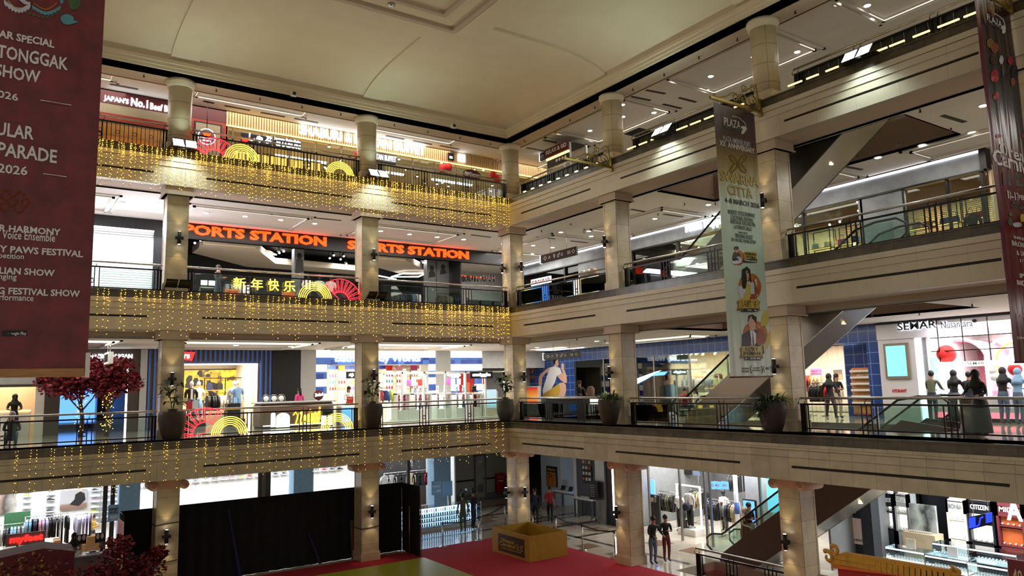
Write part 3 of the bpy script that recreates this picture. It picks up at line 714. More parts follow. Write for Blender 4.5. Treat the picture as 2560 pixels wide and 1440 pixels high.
# ---- cable round the ground floor columns
for k, u, vs in ((2, 0, (1310, 1405)), (1, 0, (1320,))):
    for n, v in enumerate(vs):
        _, z = fp('A', 420 if k == 2 else 920, v, .1); s = ACOL[k]; h = .37
        m = MB(); m.tube([(s - h, .52 - h, z - .03), (s, .52 - h, z), (s + h, .52 - h, z + .02), (s + h, .52 + h, z), (s - h, .52 + h, z - .05)], .014, 'black_paint', 5, closed=True)
        solo('cable_tie', m, f'thin black cable strapped round the {whichcol("A", k)} of the ground floor, {["upper", "lower"][n]} one', 'cable', 'A')
# ================================================================== hanging banners
P('print_white', (232, 232, 236), .45, var=.02); P('print_black', (24, 22, 24), .5, var=0); P('print_gold', (196, 172, 72), .4, var=.25, scale=6); P('print_gold_dark', (140, 112, 40), .45, var=.1)
P('print_skin', (214, 172, 148), .5, var=.03); P('print_navy', (34, 34, 48), .5, var=0); P('print_orange', (186, 108, 40), .5, var=.25, scale=3); P('print_teal', (86, 160, 176), .5, var=.05); P('print_green', (66, 98, 66), .5, var=.1)
P('print_lilac', (206, 210, 228), .5, var=0); P('print_yellow', (206, 190, 90), .5, var=.1); P('print_red', (176, 40, 44), .45, var=.25, scale=6); P('print_rust', (150, 74, 52), .5, var=0); P('print_grey', (96, 104, 98), .6, var=0); P('print_darkgreen', (36, 62, 52), .4, var=.3)
P('print_brown', (66, 40, 34), .5, var=.2)
P('banner_wine', (112, 30, 38), .32, var=.35, scale=3.5, spec=.6); P('banner_plum', (104, 32, 60), .3, var=.15)
GRAD('banner_swarna', [(0, (206, 214, 206)), (.45, (196, 222, 206)), (.63, (188, 216, 196)), (.72, (178, 176, 120)), (.80, (150, 132, 76)), (.87, (96, 74, 66)), (1, (76, 58, 62))], 'Z', 0, 7.9, .38, noise=.06, nscale=1.2)
GRAD('banner_feast', [(0, (96, 26, 34)), (.35, (112, 30, 38)), (.52, (104, 28, 36)), (.58, (70, 60, 62)), (.66, (58, 66, 76)), (.76, (44, 36, 40)), (.9, (52, 24, 30)), (1, (60, 22, 32))], 'Z', 0, 8.6, .25, noise=.12, nscale=2.2)
def ripple(x, z, a, seed=0):
    return a * (math.sin(x * 17 + seed + .5 * math.sin(z * .9)) * .6 + math.sin(x * 31 + z * .5 + seed) * .25) + a * .35 * math.sin(z * 3.1 + x * 5 + seed)
class Banner:
    def __init__(s, name, label, plane, x0, x1, z0, z1, mat, amp, seed, edge=None):
        s.y, s.a, s.sd = plane, amp, seed
        s.t = T(name, label, 'banner', ((x0 + x1) / 2, plane, z0), 'A')
        m = MB()
        def fn(i, j):
            x = x0 + (x1 - x0) * i; z = z0 + (z1 - z0) * j; return (x, plane + ripple(x, z, amp, seed), z)
        m.grid(fn, 60, 60, mat); s.t.part('cloth', m)
    def lay(s, mb, lift=.006):
        mb.v = [(x, s.y + ripple(x, z, s.a, s.sd) - lift + (y if abs(y) < .05 else 0), z) for x, y, z in mb.v]; return mb
    def txt(s, lines, name='lettering', lift=.008):
        for k, ln in enumerate(lines):
            body, uL, uR, vT, vB, mat = ln[:6]; m = MB(); s0, s1, z0, z1 = rc('A', s.y, uL, uR, vT, vB)
            text(m, body, s0, s1, z0, z1, 0.0, mat, ln[6] if len(ln) > 6 else .014, .004); s.t.part(name, s.lay(m, lift))
    def pts(s, px): return [fp('A', u, v, s.y) for u, v in px]
    def poly(s, px, mat, lift=.006, name='printed_figure', into=None):
        m = into or MB(); q = s.pts(px); c = (sum(p[0] for p in q) / len(q), sum(p[1] for p in q) / len(q)); n = len(q)
        m.add([(p[0], -lift, p[1]) for p in q] + [(c[0], -lift, c[1])], [(i, (i + 1) % n, n) for i in range(n)], mat)
        return m
    def put(s, m, name='printed_figure', lift=.004): s.t.part(name, s.lay(m, lift))
def oval(u, v, a, b, n=20, tilt=0.0): return [(u + a * math.cos(2 * PI * i / n) * math.cos(tilt) - b * math.sin(2 * PI * i / n) * math.sin(tilt), v + a * math.cos(2 * PI * i / n) * math.sin(tilt) + b * math.sin(2 * PI * i / n) * math.cos(tilt)) for i in range(n)]
# ---- left banner
YL = -17.0
xr = fp('A', 238, 500, YL)[0]; zb = fp('A', 120, 928, YL)[1]
bl = Banner('hanging_banner', 'large wine red programme banner hanging close at the left edge of the view', YL, xr - 1.95, xr, zb, 13.4, 'banner_wine', .022, 1.3)
w = MB(); w.box(xr - 1.97, xr - .03, YL - .03, YL + .03, zb - .07, zb + .03, 'wood'); bl.t.part('batten', w)
w = MB(); w.box(xr - .02, xr + .03, YL - .012, YL + .012, zb - .08, zb + .22, 'white'); bl.t.part('tape', w)
W_ = 'print_white'
bl.txt([('AR SPECIAL', -4, 137, 89, 108, W_, .03), ('TONGGAK', -8, 171, 128, 161, W_, .022), ('SHOW', -12, 101, 169, 200, W_, .022), ('026', -6, 46, 230, 249, W_, .02), ('ULAR', -10, 85, 311, 345, W_, .022), ('PARADE', -6, 143, 365, 399, W_, .022), ('2026', -6, 69, 413, 436, W_, .02),
        ('R HARMONY', -2, 152, 567, 584, W_, .03), ('Voice Ensemble', 5, 138, 580, 601, W_), ('Y PAWS FESTIVAL', -2, 208, 620, 637, W_, .03), ('petition', -3, 60, 634, 651, W_), ('LIAN SHOW', -2, 137, 671, 688, W_, .03), ('nging', -4, 42, 685, 703, W_), ('G FESTIVAL SHOW', -6, 200, 722, 739, W_, .03), ('rformance', -2, 84, 736, 752, W_)])
m = MB()
for (u0, v0, u1, v1) in ((101, 250, 178, 264), (108, 433, 166, 442)): bl.poly([(u0, v0), (u1, v1), (u1, v1 + 2), (u0, v0 + 2)], W_, into=m)
bl.put(m, 'printed_line')
m = MB()
for cx_, cy_, r in ((2, 500, 11), (30, 503, 13), (62, 507, 12), (14, 486, 12), (48, 490, 12), (12, 517, 12), (46, 521, 12)):
    full = cy_ in (500, 503, 507)
    for rr in (r, r * .72): 
        n = 20; A = range(n + 1) if full else (range(0, n // 2 + 1) if cy_ > 510 else range(n // 2, n + 1))
        pp = bl.pts([(cx_ + rr * math.cos(2 * PI * i / n), cy_ + rr * math.sin(2 * PI * i / n)) for i in A]); m.tube([(p[0], -.004, p[1]) for p in pp], .006, 'print_rust', 4)
bl.put(m, 'printed_ornament')
m = MB()    # ribbon, cloud and lantern of the picture at the top
def strip(px, wpx, mat, wav=0):
    o = []; 
    for i, (u, v) in enumerate(px): o.append((u, v - wpx / 2))
    for i, (u, v) in reversed(list(enumerate(px))): o.append((u, v + wpx / 2 + (wav if i % 2 else -wav)))
    q = bl.pts(o); n = len(px); m.add([(p[0], -.006, p[1]) for p in q], [(i, i + 1, 2 * n - 2 - i, 2 * n - 1 - i) for i in range(n - 1)], mat)
arc = lambda u0, u1, v0, dep, n=17, sk=0: [(u0 + (u1 - u0) * i / (n - 1), v0 + dep * math.sin(PI * i / (n - 1)) + sk * i / (n - 1)) for i in range(n)]
strip(arc(80, 152, 17, 18), 9, 'print_teal', 1.5); strip(arc(84, 142, 8, 17), 4, 'print_orange'); strip(arc(68, 158, 30, 18, sk=-6), 4, 'print_green', 2)
strip(arc(10, 76, 6, 17, sk=8), 12, 'print_lilac', 2.5); strip(arc(20, 68, 4, 16, sk=8), 3, 'print_yellow'); strip([(48, 0), (60, 4), (70, 9), (76, 10)], 9, 'print_lilac', 2)
bl.poly(oval(168, 48, 17, 13, tilt=.35), 'print_teal', into=m); bl.poly([(174, 55), (184, 52), (196, 56), (184, 60), (172, 62)], 'print_teal', into=m)
bl.poly(oval(186, 6, 15, 20), 'print_green', into=m); bl.poly(oval(154, 1, 5, 8), 'print_teal', into=m)
bl.put(m, 'printed_picture')
m = MB(); bl.poly([(5, 826), (68, 826), (68, 840), (5, 840)], 'print_black', into=m); bl.poly([(8, 828), (16, 833), (8, 838)], 'print_teal', into=m); bl.put(m, 'store_badge')
bl.txt([('Google Play', 20, 66, 830, 840, W_)], lift=.012)
# ---- middle banner on the second bracket
YM = -13.8
bm = Banner('hanging_banner', 'tall banner fading from brown to pale mint, hanging by the second right column', YM, -2.22, -.38, 6.61, 14.5, 'banner_swarna', .008, .3)
w = MB(); w.cyl((-2.24, YM, 6.6), (-.36, YM, 6.6), .022, 'dark_wood', 8); bm.t.part('batten', w)
K_ = 'print_black'
bm.txt([('PLAZA', 1810, 1850, 299, 318, W_, .004), ('AMBARRUKMO', 1811, 1851, 315, 326, 'print_grey'), ('PLAZA AMBARRUKMO', 1808, 1875, 347, 360, 'print_lilac', .004), ('XX  ANNIVERSARY', 1799, 1885, 361, 374, W_, .02),
        ('SWARNA', 1801, 1895, 436, 461, 'print_gold_dark', .02), ('CITTA', 1820, 1881, 468, 492, 'print_gold_dark', .02), ('4–8 MARCH 2026', 1812, 1897, 501, 514, K_, .02),
        ('MODEST STYLE RUNWAY', 1820, 1887, 529, 540, 'print_grey'), ('CULTURAL FESTIVAL', 1827, 1883, 542, 552, 'print_grey'), ('HERITAGE ORCHESTRA', 1826, 1888, 553, 563, 'print_grey'), ('LATENTE SALE', 1835, 1878, 565, 575, 'print_grey'),
        ('SPECIAL SHOW', 1846, 1868, 580, 584, 'print_grey'), ('WAYANG KULIT', 1837, 1881, 586, 597, 'print_grey'), ('10 HOURS NON-STOP', 1829, 1889, 598, 607, 'print_grey')])
bm.txt([('SWARNA', 1800, 1894, 434.6, 459.6, 'print_gold', .012), ('CITTA', 1819, 1880, 466.6, 490.6, 'print_gold', .012)], lift=.014)
m = MB(); pp = bm.pts([(1830 + 36 * math.sin(a * PI / 24), 327 - 36 * math.cos(a * PI / 24)) for a in range(0, 13)]); m.tube([(p[0], -.004, p[1]) for p in pp], .012, W_, 4); bm.poly(oval(1859, 320, 7, 4, tilt=.5), W_, into=m); bm.poly(oval(1858, 329, 7, 4, tilt=-1.0), W_, into=m); bm.put(m, 'printed_emblem')
m = MB()
for a, b in ((-1, -1), (1, -1), (-1, 1), (1, 1)):
    for r in (1, .55):
        pp = bm.pts(oval(1844 + a * 11, 410 + b * 11, 14 * r, 6 * r, 18, .9 * a * b)); m.tube([(p[0], -.006, p[1]) for p in pp], .014, 'print_gold_dark' if r == 1 else 'print_gold', 4, closed=True)
bm.put(m, 'printed_emblem')
def figure(kind, cx_, vt, vb, wd):
    m = MB(); H = vb - vt
    bm.poly(oval(cx_ + wd * .12, vt + H * .62, wd * .5, H * .42), 'print_orange', .002, into=m); bm.poly([(cx_ + wd * .25, vt + H * .4), (cx_ + wd * .5, vt + H * .55), (cx_ + wd * .55, vt + H * .78), (cx_ + wd * .35, vt + H * .95), (cx_ + wd * .1, vt + H)], 'print_rust', .003, into=m)
    if kind == 'man':
        bm.poly([(cx_ - wd * .42, vb), (cx_ - wd * .42, vt + H * .62), (cx_ - wd * .1, vt + H * .47), (cx_ + wd * .22, vt + H * .47), (cx_ + wd * .42, vt + H * .64), (cx_ + wd * .5, vb + 14), (cx_ + wd * .42, vb + 20), (cx_ + wd * .35, vb)], 'print_navy', .005, into=m)
        bm.poly([(cx_ - wd * .1, vt + H * .48), (cx_ + wd * .16, vt + H * .48), (cx_ + wd * .14, vb), (cx_ - wd * .02, vb)], W_, .006, into=m); bm.poly([(cx_ + 0, vt + H * .52), (cx_ + wd * .08, vt + H * .52), (cx_ + wd * .1, vb), (cx_, vb)], 'print_navy', .007, into=m)
        bm.poly(oval(cx_ - wd * .0, vt + H * .26, wd * .15, H * .21), 'print_skin', .007, into=m); bm.poly([(cx_ - wd * .05, vt + H * .4), (cx_ + wd * .13, vt + H * .38), (cx_ + wd * .12, vt + H * .52), (cx_ - wd * .04, vt + H * .52)], 'print_skin', .0065, into=m)
        bm.poly([(cx_ - wd * .18, vt + H * .22), (cx_ - wd * .16, vt + H * .04), (cx_, vt), (cx_ + wd * .17, vt + H * .08), (cx_ + wd * .17, vt + H * .3), (cx_ + wd * .12, vt + H * .16), (cx_ - wd * .04, vt + H * .12)], K_, .009, into=m)
    elif kind == 'woman':
        bm.poly([(cx_ - wd * .34, vb - H * .1), (cx_ - wd * .4, vt + H * .62), (cx_ - wd * .25, vt + H * .42), (cx_ + wd * .12, vt + H * .4), (cx_ + wd * .3, vt + H * .5), (cx_ + wd * .32, vb - H * .2), (cx_ + wd * .25, vb), (cx_ - wd * .2, vb)], 'print_lilac', .005, into=m)
        bm.poly([(cx_ - wd * .2, vb), (cx_ - wd * .12, vt + H * .5), (cx_ + wd * .2, vt + H * .52), (cx_ + wd * .24, vb)], 'print_yellow', .006, into=m)
        bm.poly([(cx_ - wd * .22, vt + H * .1), (cx_ - wd * .02, vt), (cx_ + wd * .14, vt + H * .1), (cx_ + wd * .2, vt + H * .5), (cx_ + wd * .1, vt + H * .4), (cx_, vt + H * .4), (cx_ - wd * .08, vt + H * .75), (cx_ - wd * .24, vt + H * .78)], K_, .007, into=m)
        bm.poly(oval(cx_, vt + H * .27, wd * .12, H * .14), 'print_skin', .008, into=m); bm.poly([(cx_ - wd * .14, vt + H * .2), (cx_ - wd * .08, vt + H * .1), (cx_ + wd * .1, vt + H * .12), (cx_ + wd * .12, vt + H * .22), (cx_, vt + H * .2)], K_, .009, into=m)
    else:
        bm.poly([(cx_ - wd * .4, vt + H * .66), (cx_ - wd * .25, vt + H * .34), (cx_ + wd * .12, vt + H * .3), (cx_ + wd * .36, vt + H * .6), (cx_ + wd * .3, vb), (cx_ - wd * .2, vb)], 'print_navy', .005, into=m); bm.poly(oval(cx_ + wd * .14, vt + H * .74, wd * .26, H * .2), 'print_lilac', .006, into=m); bm.poly(oval(cx_ - wd * .12, vt + H * .86, wd * .3, H * .1), W_, .007, into=m)
        bm.poly(oval(cx_ - wd * .06, vt + H * .2, wd * .14, H * .12), 'print_skin', .007, into=m); bm.poly(oval(cx_ - wd * .06, vt + H * .1, wd * .2, H * .1), K_, .008, into=m)
    if kind != 'drum':
        for q in (-.05, .06): bm.poly(oval(cx_ + wd * q, vt + H * .25, wd * .022, H * .013, 8), K_, .0095, into=m)
        bm.poly(oval(cx_ + wd * .01, vt + H * .355, wd * .035, H * .012, 8), 'print_rust', .0095, into=m)
    bm.put(m, 'printed_portrait')
def ribbon(u0, u1, v0, v1, lines, tagpx, tagtext):
    m = MB(); mid = (v0 + v1) / 2; e = (u1 - u0) * .1
    bm.poly([(u0 - e, v0 + 4), (u0 + e, v0 + 4), (u0 + e, v1 + 6), (u0 - e, v1 + 6), (u0 - e * .3, mid + 5)], 'print_gold_dark', .010, into=m); bm.poly([(u1 + e, v0 + 4), (u1 - e, v0 + 4), (u1 - e, v1 + 6), (u1 + e, v1 + 6), (u1 + e * .3, mid + 5)], 'print_gold_dark', .010, into=m)
    bm.poly([(u0, v0), (u1, v0), (u1, v1), (u0, v1)], 'print_gold', .013, into=m); a, b, c, d = tagpx; bm.poly([(a, b), (c, b), (c, d), (a, d)], K_, .016, into=m); bm.put(m, 'printed_ribbon')
    bm.txt(lines, lift=.022); bm.txt([(tagtext, a + 2, c - 2, b + 2.5, d - 2.5, W_, .02)], lift=.024)
figure('drum', 1842, 616, 662, 30); ribbon(1860, 1889, 630, 647, [('DARBUKA', 1862, 1887, 632, 638, K_, .02), ('Al Kribo', 1864, 1885, 639, 646, K_, .02)], (1857, 648, 1891, 657), '7 MARCH-8 PM.')
figure('woman', 1867, 666, 750, 58); ribbon(1846, 1895, 749, 771, [('LA8ITAF', 1853, 1889, 752, 768, 'print_brown', 0)], (1851, 771, 1893, 780), '5 MARCH-8 PM.')
figure('man', 1880, 786, 868, 62); ribbon(1854, 1903, 866, 890, [('RIZKY', 1862, 1894, 868.5, 877.5, K_, .03), ('FEBIAN', 1860, 1899, 879, 888, K_, .03)], (1860, 891, 1901, 901), '8 MARCH-8 PM.')
bm.txt([('STUDIO', 1855, 1872, 919, 924, 'print_grey'), ('DECADE', 1855, 1872, 926, 931, 'print_grey'), ('(', 1875, 1879, 914, 934, 'print_grey', .04), ('THE GRAND', 1882, 1898, 918, 922, 'print_grey'), ('OF THE PLAZA', 1880, 1901, 924, 928, 'print_grey'), (')', 1902, 1906, 914, 934, 'print_grey', .04), ('(', 1908, 1911, 914, 932, 'print_grey', .04), ('BEST', 1914, 1924, 918, 924, 'print_grey'), (')', 1926, 1929, 914, 932, 'print_grey', .04)])
m = MB()
for u, v, a, b in ((1905, 840, 6, 40), (1912, 800, 9, 26), (1920, 850, 5, 24)): bm.poly(oval(u, v, a, b, tilt=.2), 'print_yellow', .002, into=m)
bm.put(m, 'printed_ornament')
# ---- right banner
YR = -20.7
br_ = Banner('hanging_banner', 'wine red festival banner with dark food picture, hanging at the right edge', YR, -1.86, .0 - .1, 6.75, 14.75, 'banner_feast', .016, 2.1)
e = MB(); e.grid(lambda i, j: (-1.86 + .16 * i, 0.0, 6.75 + 8.0 * j), 6, 50, 'banner_plum'); br_.put(e, 'hem', .004)
w = MB(); w.cyl((-1.88, YR, 6.74), (-.1, YR, 6.74), .022, 'dark_wood', 8); br_.t.part('batten', w)
br_.txt([('PLAZA', 2467, 2502, 45, 60, W_, .004), ('AMBARRUKMO', 2468, 2504, 60, 67, 'print_grey'), ('Oriental', 2500, 2578, 370, 400, W_, .01), ('Carnival', 2484, 2580, 388, 425, W_, .02), ('13-17', 2518, 2545, 480, 500, W_, .02), ('FEB', 2547, 2560, 489, 500, W_, .02), ('MAIN ATRIUM', 2532, 2575, 508, 516, 'print_grey'), ('PLAZA AMBARRUKMO', 2530, 2582, 517, 525, 'print_grey'),
         ('LUNAR NEW YEAR', 2532, 2582, 594, 601, W_), ('BARONGSAI', 2528, 2575, 606, 618, W_, .02), ('& LION', 2541, 2570, 628, 640, W_, .02), ('17 FEB', 2549, 2573, 650, 658, W_), ('IPEN', 2549, 2570, 685, 696, W_, .02), ('BAIDNE', 2541, 2572, 702, 714, W_, .02), ('TRYOUT', 2537, 2570, 786, 793, W_), ('LUNAR', 2540, 2570, 842, 848, W_)])
m = MB(); pp = br_.pts([(2483 + 28 * math.sin(a * PI / 24), 74 - 38 * math.cos(a * PI / 24)) for a in range(0, 13)]); m.tube([(p[0], -.004, p[1]) for p in pp], .012, W_, 4); br_.poly(oval(2506, 70, 5, 6, tilt=.5), W_, into=m); br_.poly(oval(2508, 78, 4, 7, tilt=.4), W_, into=m); br_.put(m, 'printed_emblem')
m = MB()
for u, v, a, b, mt in ((2475, 108, 9, 12, 'print_gold_dark'), (2485, 120, 10, 14, 'print_rust'), (2503, 150, 6, 12, 'print_lilac'), (2486, 190, 10, 16, 'print_red'), (2524, 152, 7, 11, 'print_red'), (2531, 205, 6, 11, 'print_rust'), (2507, 178, 4, 18, 'print_grey'), (2482, 150, 7, 12, 'print_brown'), (2536, 180, 8, 16, 'print_navy'), (2490, 240, 6, 10, 'print_red'), (2495, 340, 7, 5, 'print_red'), (2557, 340, 5, 6, 'print_red')): br_.poly(oval(u, v, a, b), mt, into=m)
for u, v, a, b, mt in ((2525, 555, 6, 10, 'print_green'), (2526, 535, 5, 6, 'print_grey'), (2543, 562, 12, 6, 'print_lilac'), (2555, 545, 6, 10, 'print_yellow')): br_.poly(oval(u, v, a, b), mt, into=m)
br_.poly([(2506, 430), (2578, 438), (2578, 470), (2508, 462)], 'print_darkgreen', into=m); br_.put(m, 'printed_picture')
# ---- scrolled iron brackets
def bracket(y, label, z=14.62):
    t = T('scroll_bracket', label, 'bracket', (0, y, z), 'A')
    b = MB(); b.box(-2.35, .0 - .05, y - .035, y + .035, z - .03, z + .05, 'brass'); b.box(-.12, -.05, y - .06, y + .06, z - .15, z + .4, 'brass'); t.part('arm', b)
    s = MB()
    def spiral(cx_, cz, r, a0, turns, sg): return [(cx_ + r * (1 - i / 26) * math.cos(a0 + sg * turns * 2 * PI * i / 22), y, cz + r * (1 - i / 26) * math.sin(a0 + sg * turns * 2 * PI * i / 22)) for i in range(22)]
    for cx_, cz, r, a0, tr, sg in ((-.45, z + .28, .24, -1.2, 1.4, 1), (-.85, z + .25, .2, 3.6, 1.4, -1), (-.35, z + .68, .17, -.5, 1.3, 1), (-.75, z + .58, .15, 4, 1.3, -1), (-1.2, z + .2, .15, 0, 1.3, 1)): s.tube(spiral(cx_, cz, r, a0, tr, sg), .022, 'brass', 5)
    s.tube([(-2.2, y, z + .06), (-1.9, y, z + .09), (-1.6, y, z + .2), (-1.35, y, z + .36), (-1.05, y, z + .36), (-.7, y, z + .12), (-.3, y, z + .05)], .022, 'brass', 5); s.tube([(-.2, y, z + .05), (-.15, y, z + .4), (-.2, y, z + .85)], .022, 'brass', 5)
    t.part('scrollwork', s)
bracket(-13.8, 'scrolled iron banner bracket beside the second right column, with the mint banner')
bracket(-7.05, 'empty scrolled iron banner bracket beside the first right column')
bracket(-20.7, 'scrolled iron banner bracket holding the red banner at the right edge', 14.85)
# ================================================================== shop kit
for n, c in (('red', (176, 34, 34)), ('bright_red', (214, 40, 34)), ('pink', (232, 150, 170)), ('hot_pink', (230, 80, 150)), ('navy', (30, 36, 62)), ('blue', (60, 92, 160)), ('sky', (130, 170, 205)), ('green', (60, 110, 70)), ('olive', (96, 100, 74)), ('mustard', (200, 160, 60)), ('cream', (232, 220, 196)), ('beige', (206, 184, 152)), ('orange', (222, 110, 50)), ('lilac', (178, 170, 196)), ('teal', (60, 130, 140)), ('lime', (190, 210, 60)), ('khaki', (168, 150, 112)), ('denim', (86, 100, 124)), ('maroon', (96, 26, 34)), ('sand', (190, 170, 140)), ('purple', (110, 80, 150))):
    P('c_' + n, c, .7, var=.08, scale=6)
P('mannequin_white', (228, 214, 206), .45, var=.02); P('mannequin_black', (28, 28, 30), .4, var=.02); P('slat_wood', (214, 180, 130), .5, var=.15, stretch=(1, 1, 6)); P('wall_grey_plaster', (128, 132, 136), .8, var=.22, scale=1.6, detail=6)
P('red_panel', (150, 44, 28), .45, var=.06); P('maroon_panel', (88, 22, 24), .4, var=.06); P('beige_panel', (160, 146, 118), .6, var=.04); P('fascia_black', (17, 18, 24), .4, var=.05); P('screen_frame', (130, 116, 96), .4)
E('orange_sign', (255, 66, 12), 2.2); E('sign_white', (235, 245, 255), 2.6); E('neon_red', (255, 40, 52), 3.0); E('neon_yellow', (255, 214, 70), 2.6); E('red_glow', (255, 40, 34), 1.6); E('soft_white', (255, 250, 240), 1.2); E('warm_panel', (255, 190, 92), 1.5)
def shell(F, s0, s1, d0, d1, z0, z1, wall, ceil, floor=None, label='', left=True, right=True, name='wall_shop'):
    """back wall, side walls and ceiling of a shop"""
    m = MB(); m.box(s0, s1, d1, d1 + .1, z0, z1, wall)
    if left: m.box(s0 - .08, s0, d0, d1, z0, z1, wall)
    if right: m.box(s1, s1 + .08, d0, d1, z0, z1, wall)
    solo(name, m, label + ', inner walls', 'wall', F, kind='structure')
    c = MB(); c.box(s0, s1, d0, d1, z1, z1 + .06, ceil); solo('ceiling', c, label + ', inner ceiling', 'ceiling', F, kind='structure')
def shop_light(F, s, d, z, e, col=(1, .95, .88), sx=3, sy=2): return lamp('AREA', wl(F, s, d, z), e, col, sx, sy, rot=(0, 0, RZ[F]), name='shop_light')
_PROTO = {}
def many(key, builder, places, F, label, cat, group, name=None):
    """one mesh built once, then copies of the object: places are (s, d, z, turn)"""
    if key not in _PROTO:
        mb = builder(); _PROTO[key] = mb.mesh(name or key)
    out = []
    for p in places:
        o = bpy.data.objects.new(name or key, _PROTO[key]); COL.objects.link(o); o.location = wl(F, p[0], p[1], p[2])
        o.rotation_euler = (0, 0, RZ[F] + (p[3] if len(p) > 3 else 0)); tag(o, label if isinstance(label, str) else label(p), cat, group); out.append(o)
    return out
def garment_mb(mat, L=.75, w=.24, hanger='steel', sleeves=True, side=True):
    """a garment on a hanger, hanging point at the origin; side: seen edge on along the rail"""
    def f():
        m = MB(); m.tube([(0, 0, .04), (0, .02, .06), (0, 0, .08), (0, 0, 0)], .005, hanger, 4); m.tube([(-w * .9, 0, -.09), (0, 0, -.02), (w * .9, 0, -.09)], .008, hanger, 4)
        th = .035; pr = [(-w * .35, -.03), (w * .35, -.03), (w, -.10), (w * 1.02, -.2), (w * .8, -L * .5), (w * .92, -L), (-w * .92, -L), (-w * .8, -L * .5), (-w * 1.02, -.2), (-w, -.10)]
        m.prism(pr, -th, th, mat)
        if sleeves:
            for q in (-1, 1): m.tube([(q * w * .95, 0, -.13), (q * w * 1.12, 0, -.3), (q * w * 1.15, 0, -.55)], .055, mat, 6, r2=.04)
        return m
    return f
def garment_rack(F, s0, s1, d, zf, h, cols, label, step=.085, face=False, L=.75, posts=True, metal='black_metal', rnd=random):
    t = T('garment_rack', label, 'clothes rack', ((s0 + s1) / 2, d, zf), F); m = MB()
    m.cyl((s0, d, zf + h), (s1, d, zf + h), .014, metal, 6)
    if posts:
        for s in (s0, s1): m.cyl((s, d, zf), (s, d, zf + h), .014, metal, 6); m.cyl((s, d - .25, zf + .012), (s, d + .25, zf + .012), .012, metal, 6)
    t.part('rail', m)
    n = max(1, int((s1 - s0 - .1) / step)); by = {}
    for i in range(n): by.setdefault(cols[i * len(cols) // n], []).append((s0 + .07 + i * (s1 - s0 - .14) / max(1, n - 1), d, zf + h - .085, 0 if face else PI / 2 + rnd.uniform(-.2, .2)))
    for c, pl in by.items(): many(f'garment_{c}_{L}', garment_mb(c, L), pl, F, f'{c.replace("c_", "").replace("_", " ")} garment on the {label}', 'garment', f'garments on the {label}', 'garment')
def mannequin(F, s, d, zf, label, skin='mannequin_white', top='white', bottom='c_navy', rz=0.0, coat=None, head=True, h=1.78, torso_only=False):
    t = T('mannequin', label, 'mannequin', (s, d, zf), F); k = h / 1.78; b = MB()
    def p(x, y, z): return (s + (x * math.cos(rz) - y * math.sin(rz)) * k, d + (x * math.sin(rz) + y * math.cos(rz)) * k, zf + z * k)
    if head: b.ball(p(0, -.02, 1.65), .105 * k, skin, 12, 8, (.85, .95, 1.2)); b.tube([p(0, 0, 1.42), p(0, -.01, 1.56)], .05 * k, skin, 8)
    for q in (-1, 1): b.tube([p(q * .19, 0, 1.38), p(q * .25, .02, 1.12), p(q * .26, -.05, .86)], .045 * k, skin, 7, r2=.03 * k); b.ball(p(q * .26, -.06, .80), .045 * k, skin, 6, 5, (.6, .8, 1.3))
    b.tube([p(0, .02, .01), p(0, .02, .03)], .2 * k, 'steel', 14)
    if not torso_only:
        for q in (-1, 1): b.tube([p(q * .09, 0, .12), p(q * .09, -.06, .05)], .045 * k, skin, 6)
    t.part('body', b)
    c = MB(); rings = [(.13, .09, .93), (.15, .10, 1.0), (.135, .09, 1.12), (.18, .11, 1.28), (.20, .10, 1.38), (.13, .08, 1.44), (.06, .06, 1.47)]
    vs = []; n = 14
    for rx, ry, z in rings: vs += [p(rx * math.cos(2 * PI * i / n), ry * math.sin(2 * PI * i / n), z) for i in range(n)]
    c.add(vs, [(r * n + i, r * n + (i + 1) % n, (r + 1) * n + (i + 1) % n, (r + 1) * n + i) for r in range(len(rings) - 1) for i in range(n)], coat or top, True)
    for q in (-1, 1): c.tube([p(q * .17, 0, 1.39), p(q * .235, .01, 1.24), p(q * .25, .02, 1.12 if not coat else .9)], .066 * k, coat or top, 8, r2=.055 * k)
    if coat: c.prism([(p(-.05, 0, 0)[0], zf + .95 * k), (p(.05, 0, 0)[0], zf + .95 * k), (p(.04, 0, 0)[0], zf + 1.42 * k), (p(-.04, 0, 0)[0], zf + 1.42 * k)], d - .125 * k, d - .10 * k, top)
    t.part('top', c)
    g = MB()
    if not torso_only:
        for q in (-1, 1): g.tube([p(q * .075, 0, .98), p(q * .09, -.01, .5), p(q * .09, 0, .1)], .095 * k, bottom, 10, r2=.065 * k)
        t.part('trousers', g)
    return t
def neon_fan(F, plane, piv, R, r, a0, a1, n, label, group=None):
    """open folding fan drawn in doubled red neon tube; piv, R and r in the picture's pixels at that plane"""
    S0, Z0 = fp(F, piv[0], piv[1], plane); k = ppm(wl(F, S0, plane, Z0)); R /= k; r /= k
    t = T('neon_fan', label, 'neon sign', (S0, plane, Z0), F)
    P_ = lambda a, q: (S0 + q * math.cos(a), plane, Z0 + q * math.sin(a)); a0, a1 = math.radians(a0), math.radians(a1)
    m = MB(); m.tube([P_(a0 + (a1 - a0) * i / 24, R) for i in range(25)], .013, 'neon_red', 6); t.part('outer_arc', m)
    m = MB(); m.tube([P_(a0 + (a1 - a0) * i / 16, r) for i in range(17)], .013, 'neon_red', 6); m.tube([P_(a0, r), P_(a0, .02), P_(a1, r)], .013, 'neon_red', 6); t.part('inner_arc', m)
    for i in range(n):
        a = a0 + (a1 - a0) * (i + .5) / n
        for dl in (-.045, .045):
            m = MB(); m.tube([P_(a + dl * .9, R * .96), P_(a + dl * 1.3, r * 1.03)], .010, 'neon_red', 6); t.part('rib', m)
    for a in (a0, a1): m = MB(); m.tube([P_(a, r), P_(a, R)], .012, 'neon_red', 6); t.part('rib', m)
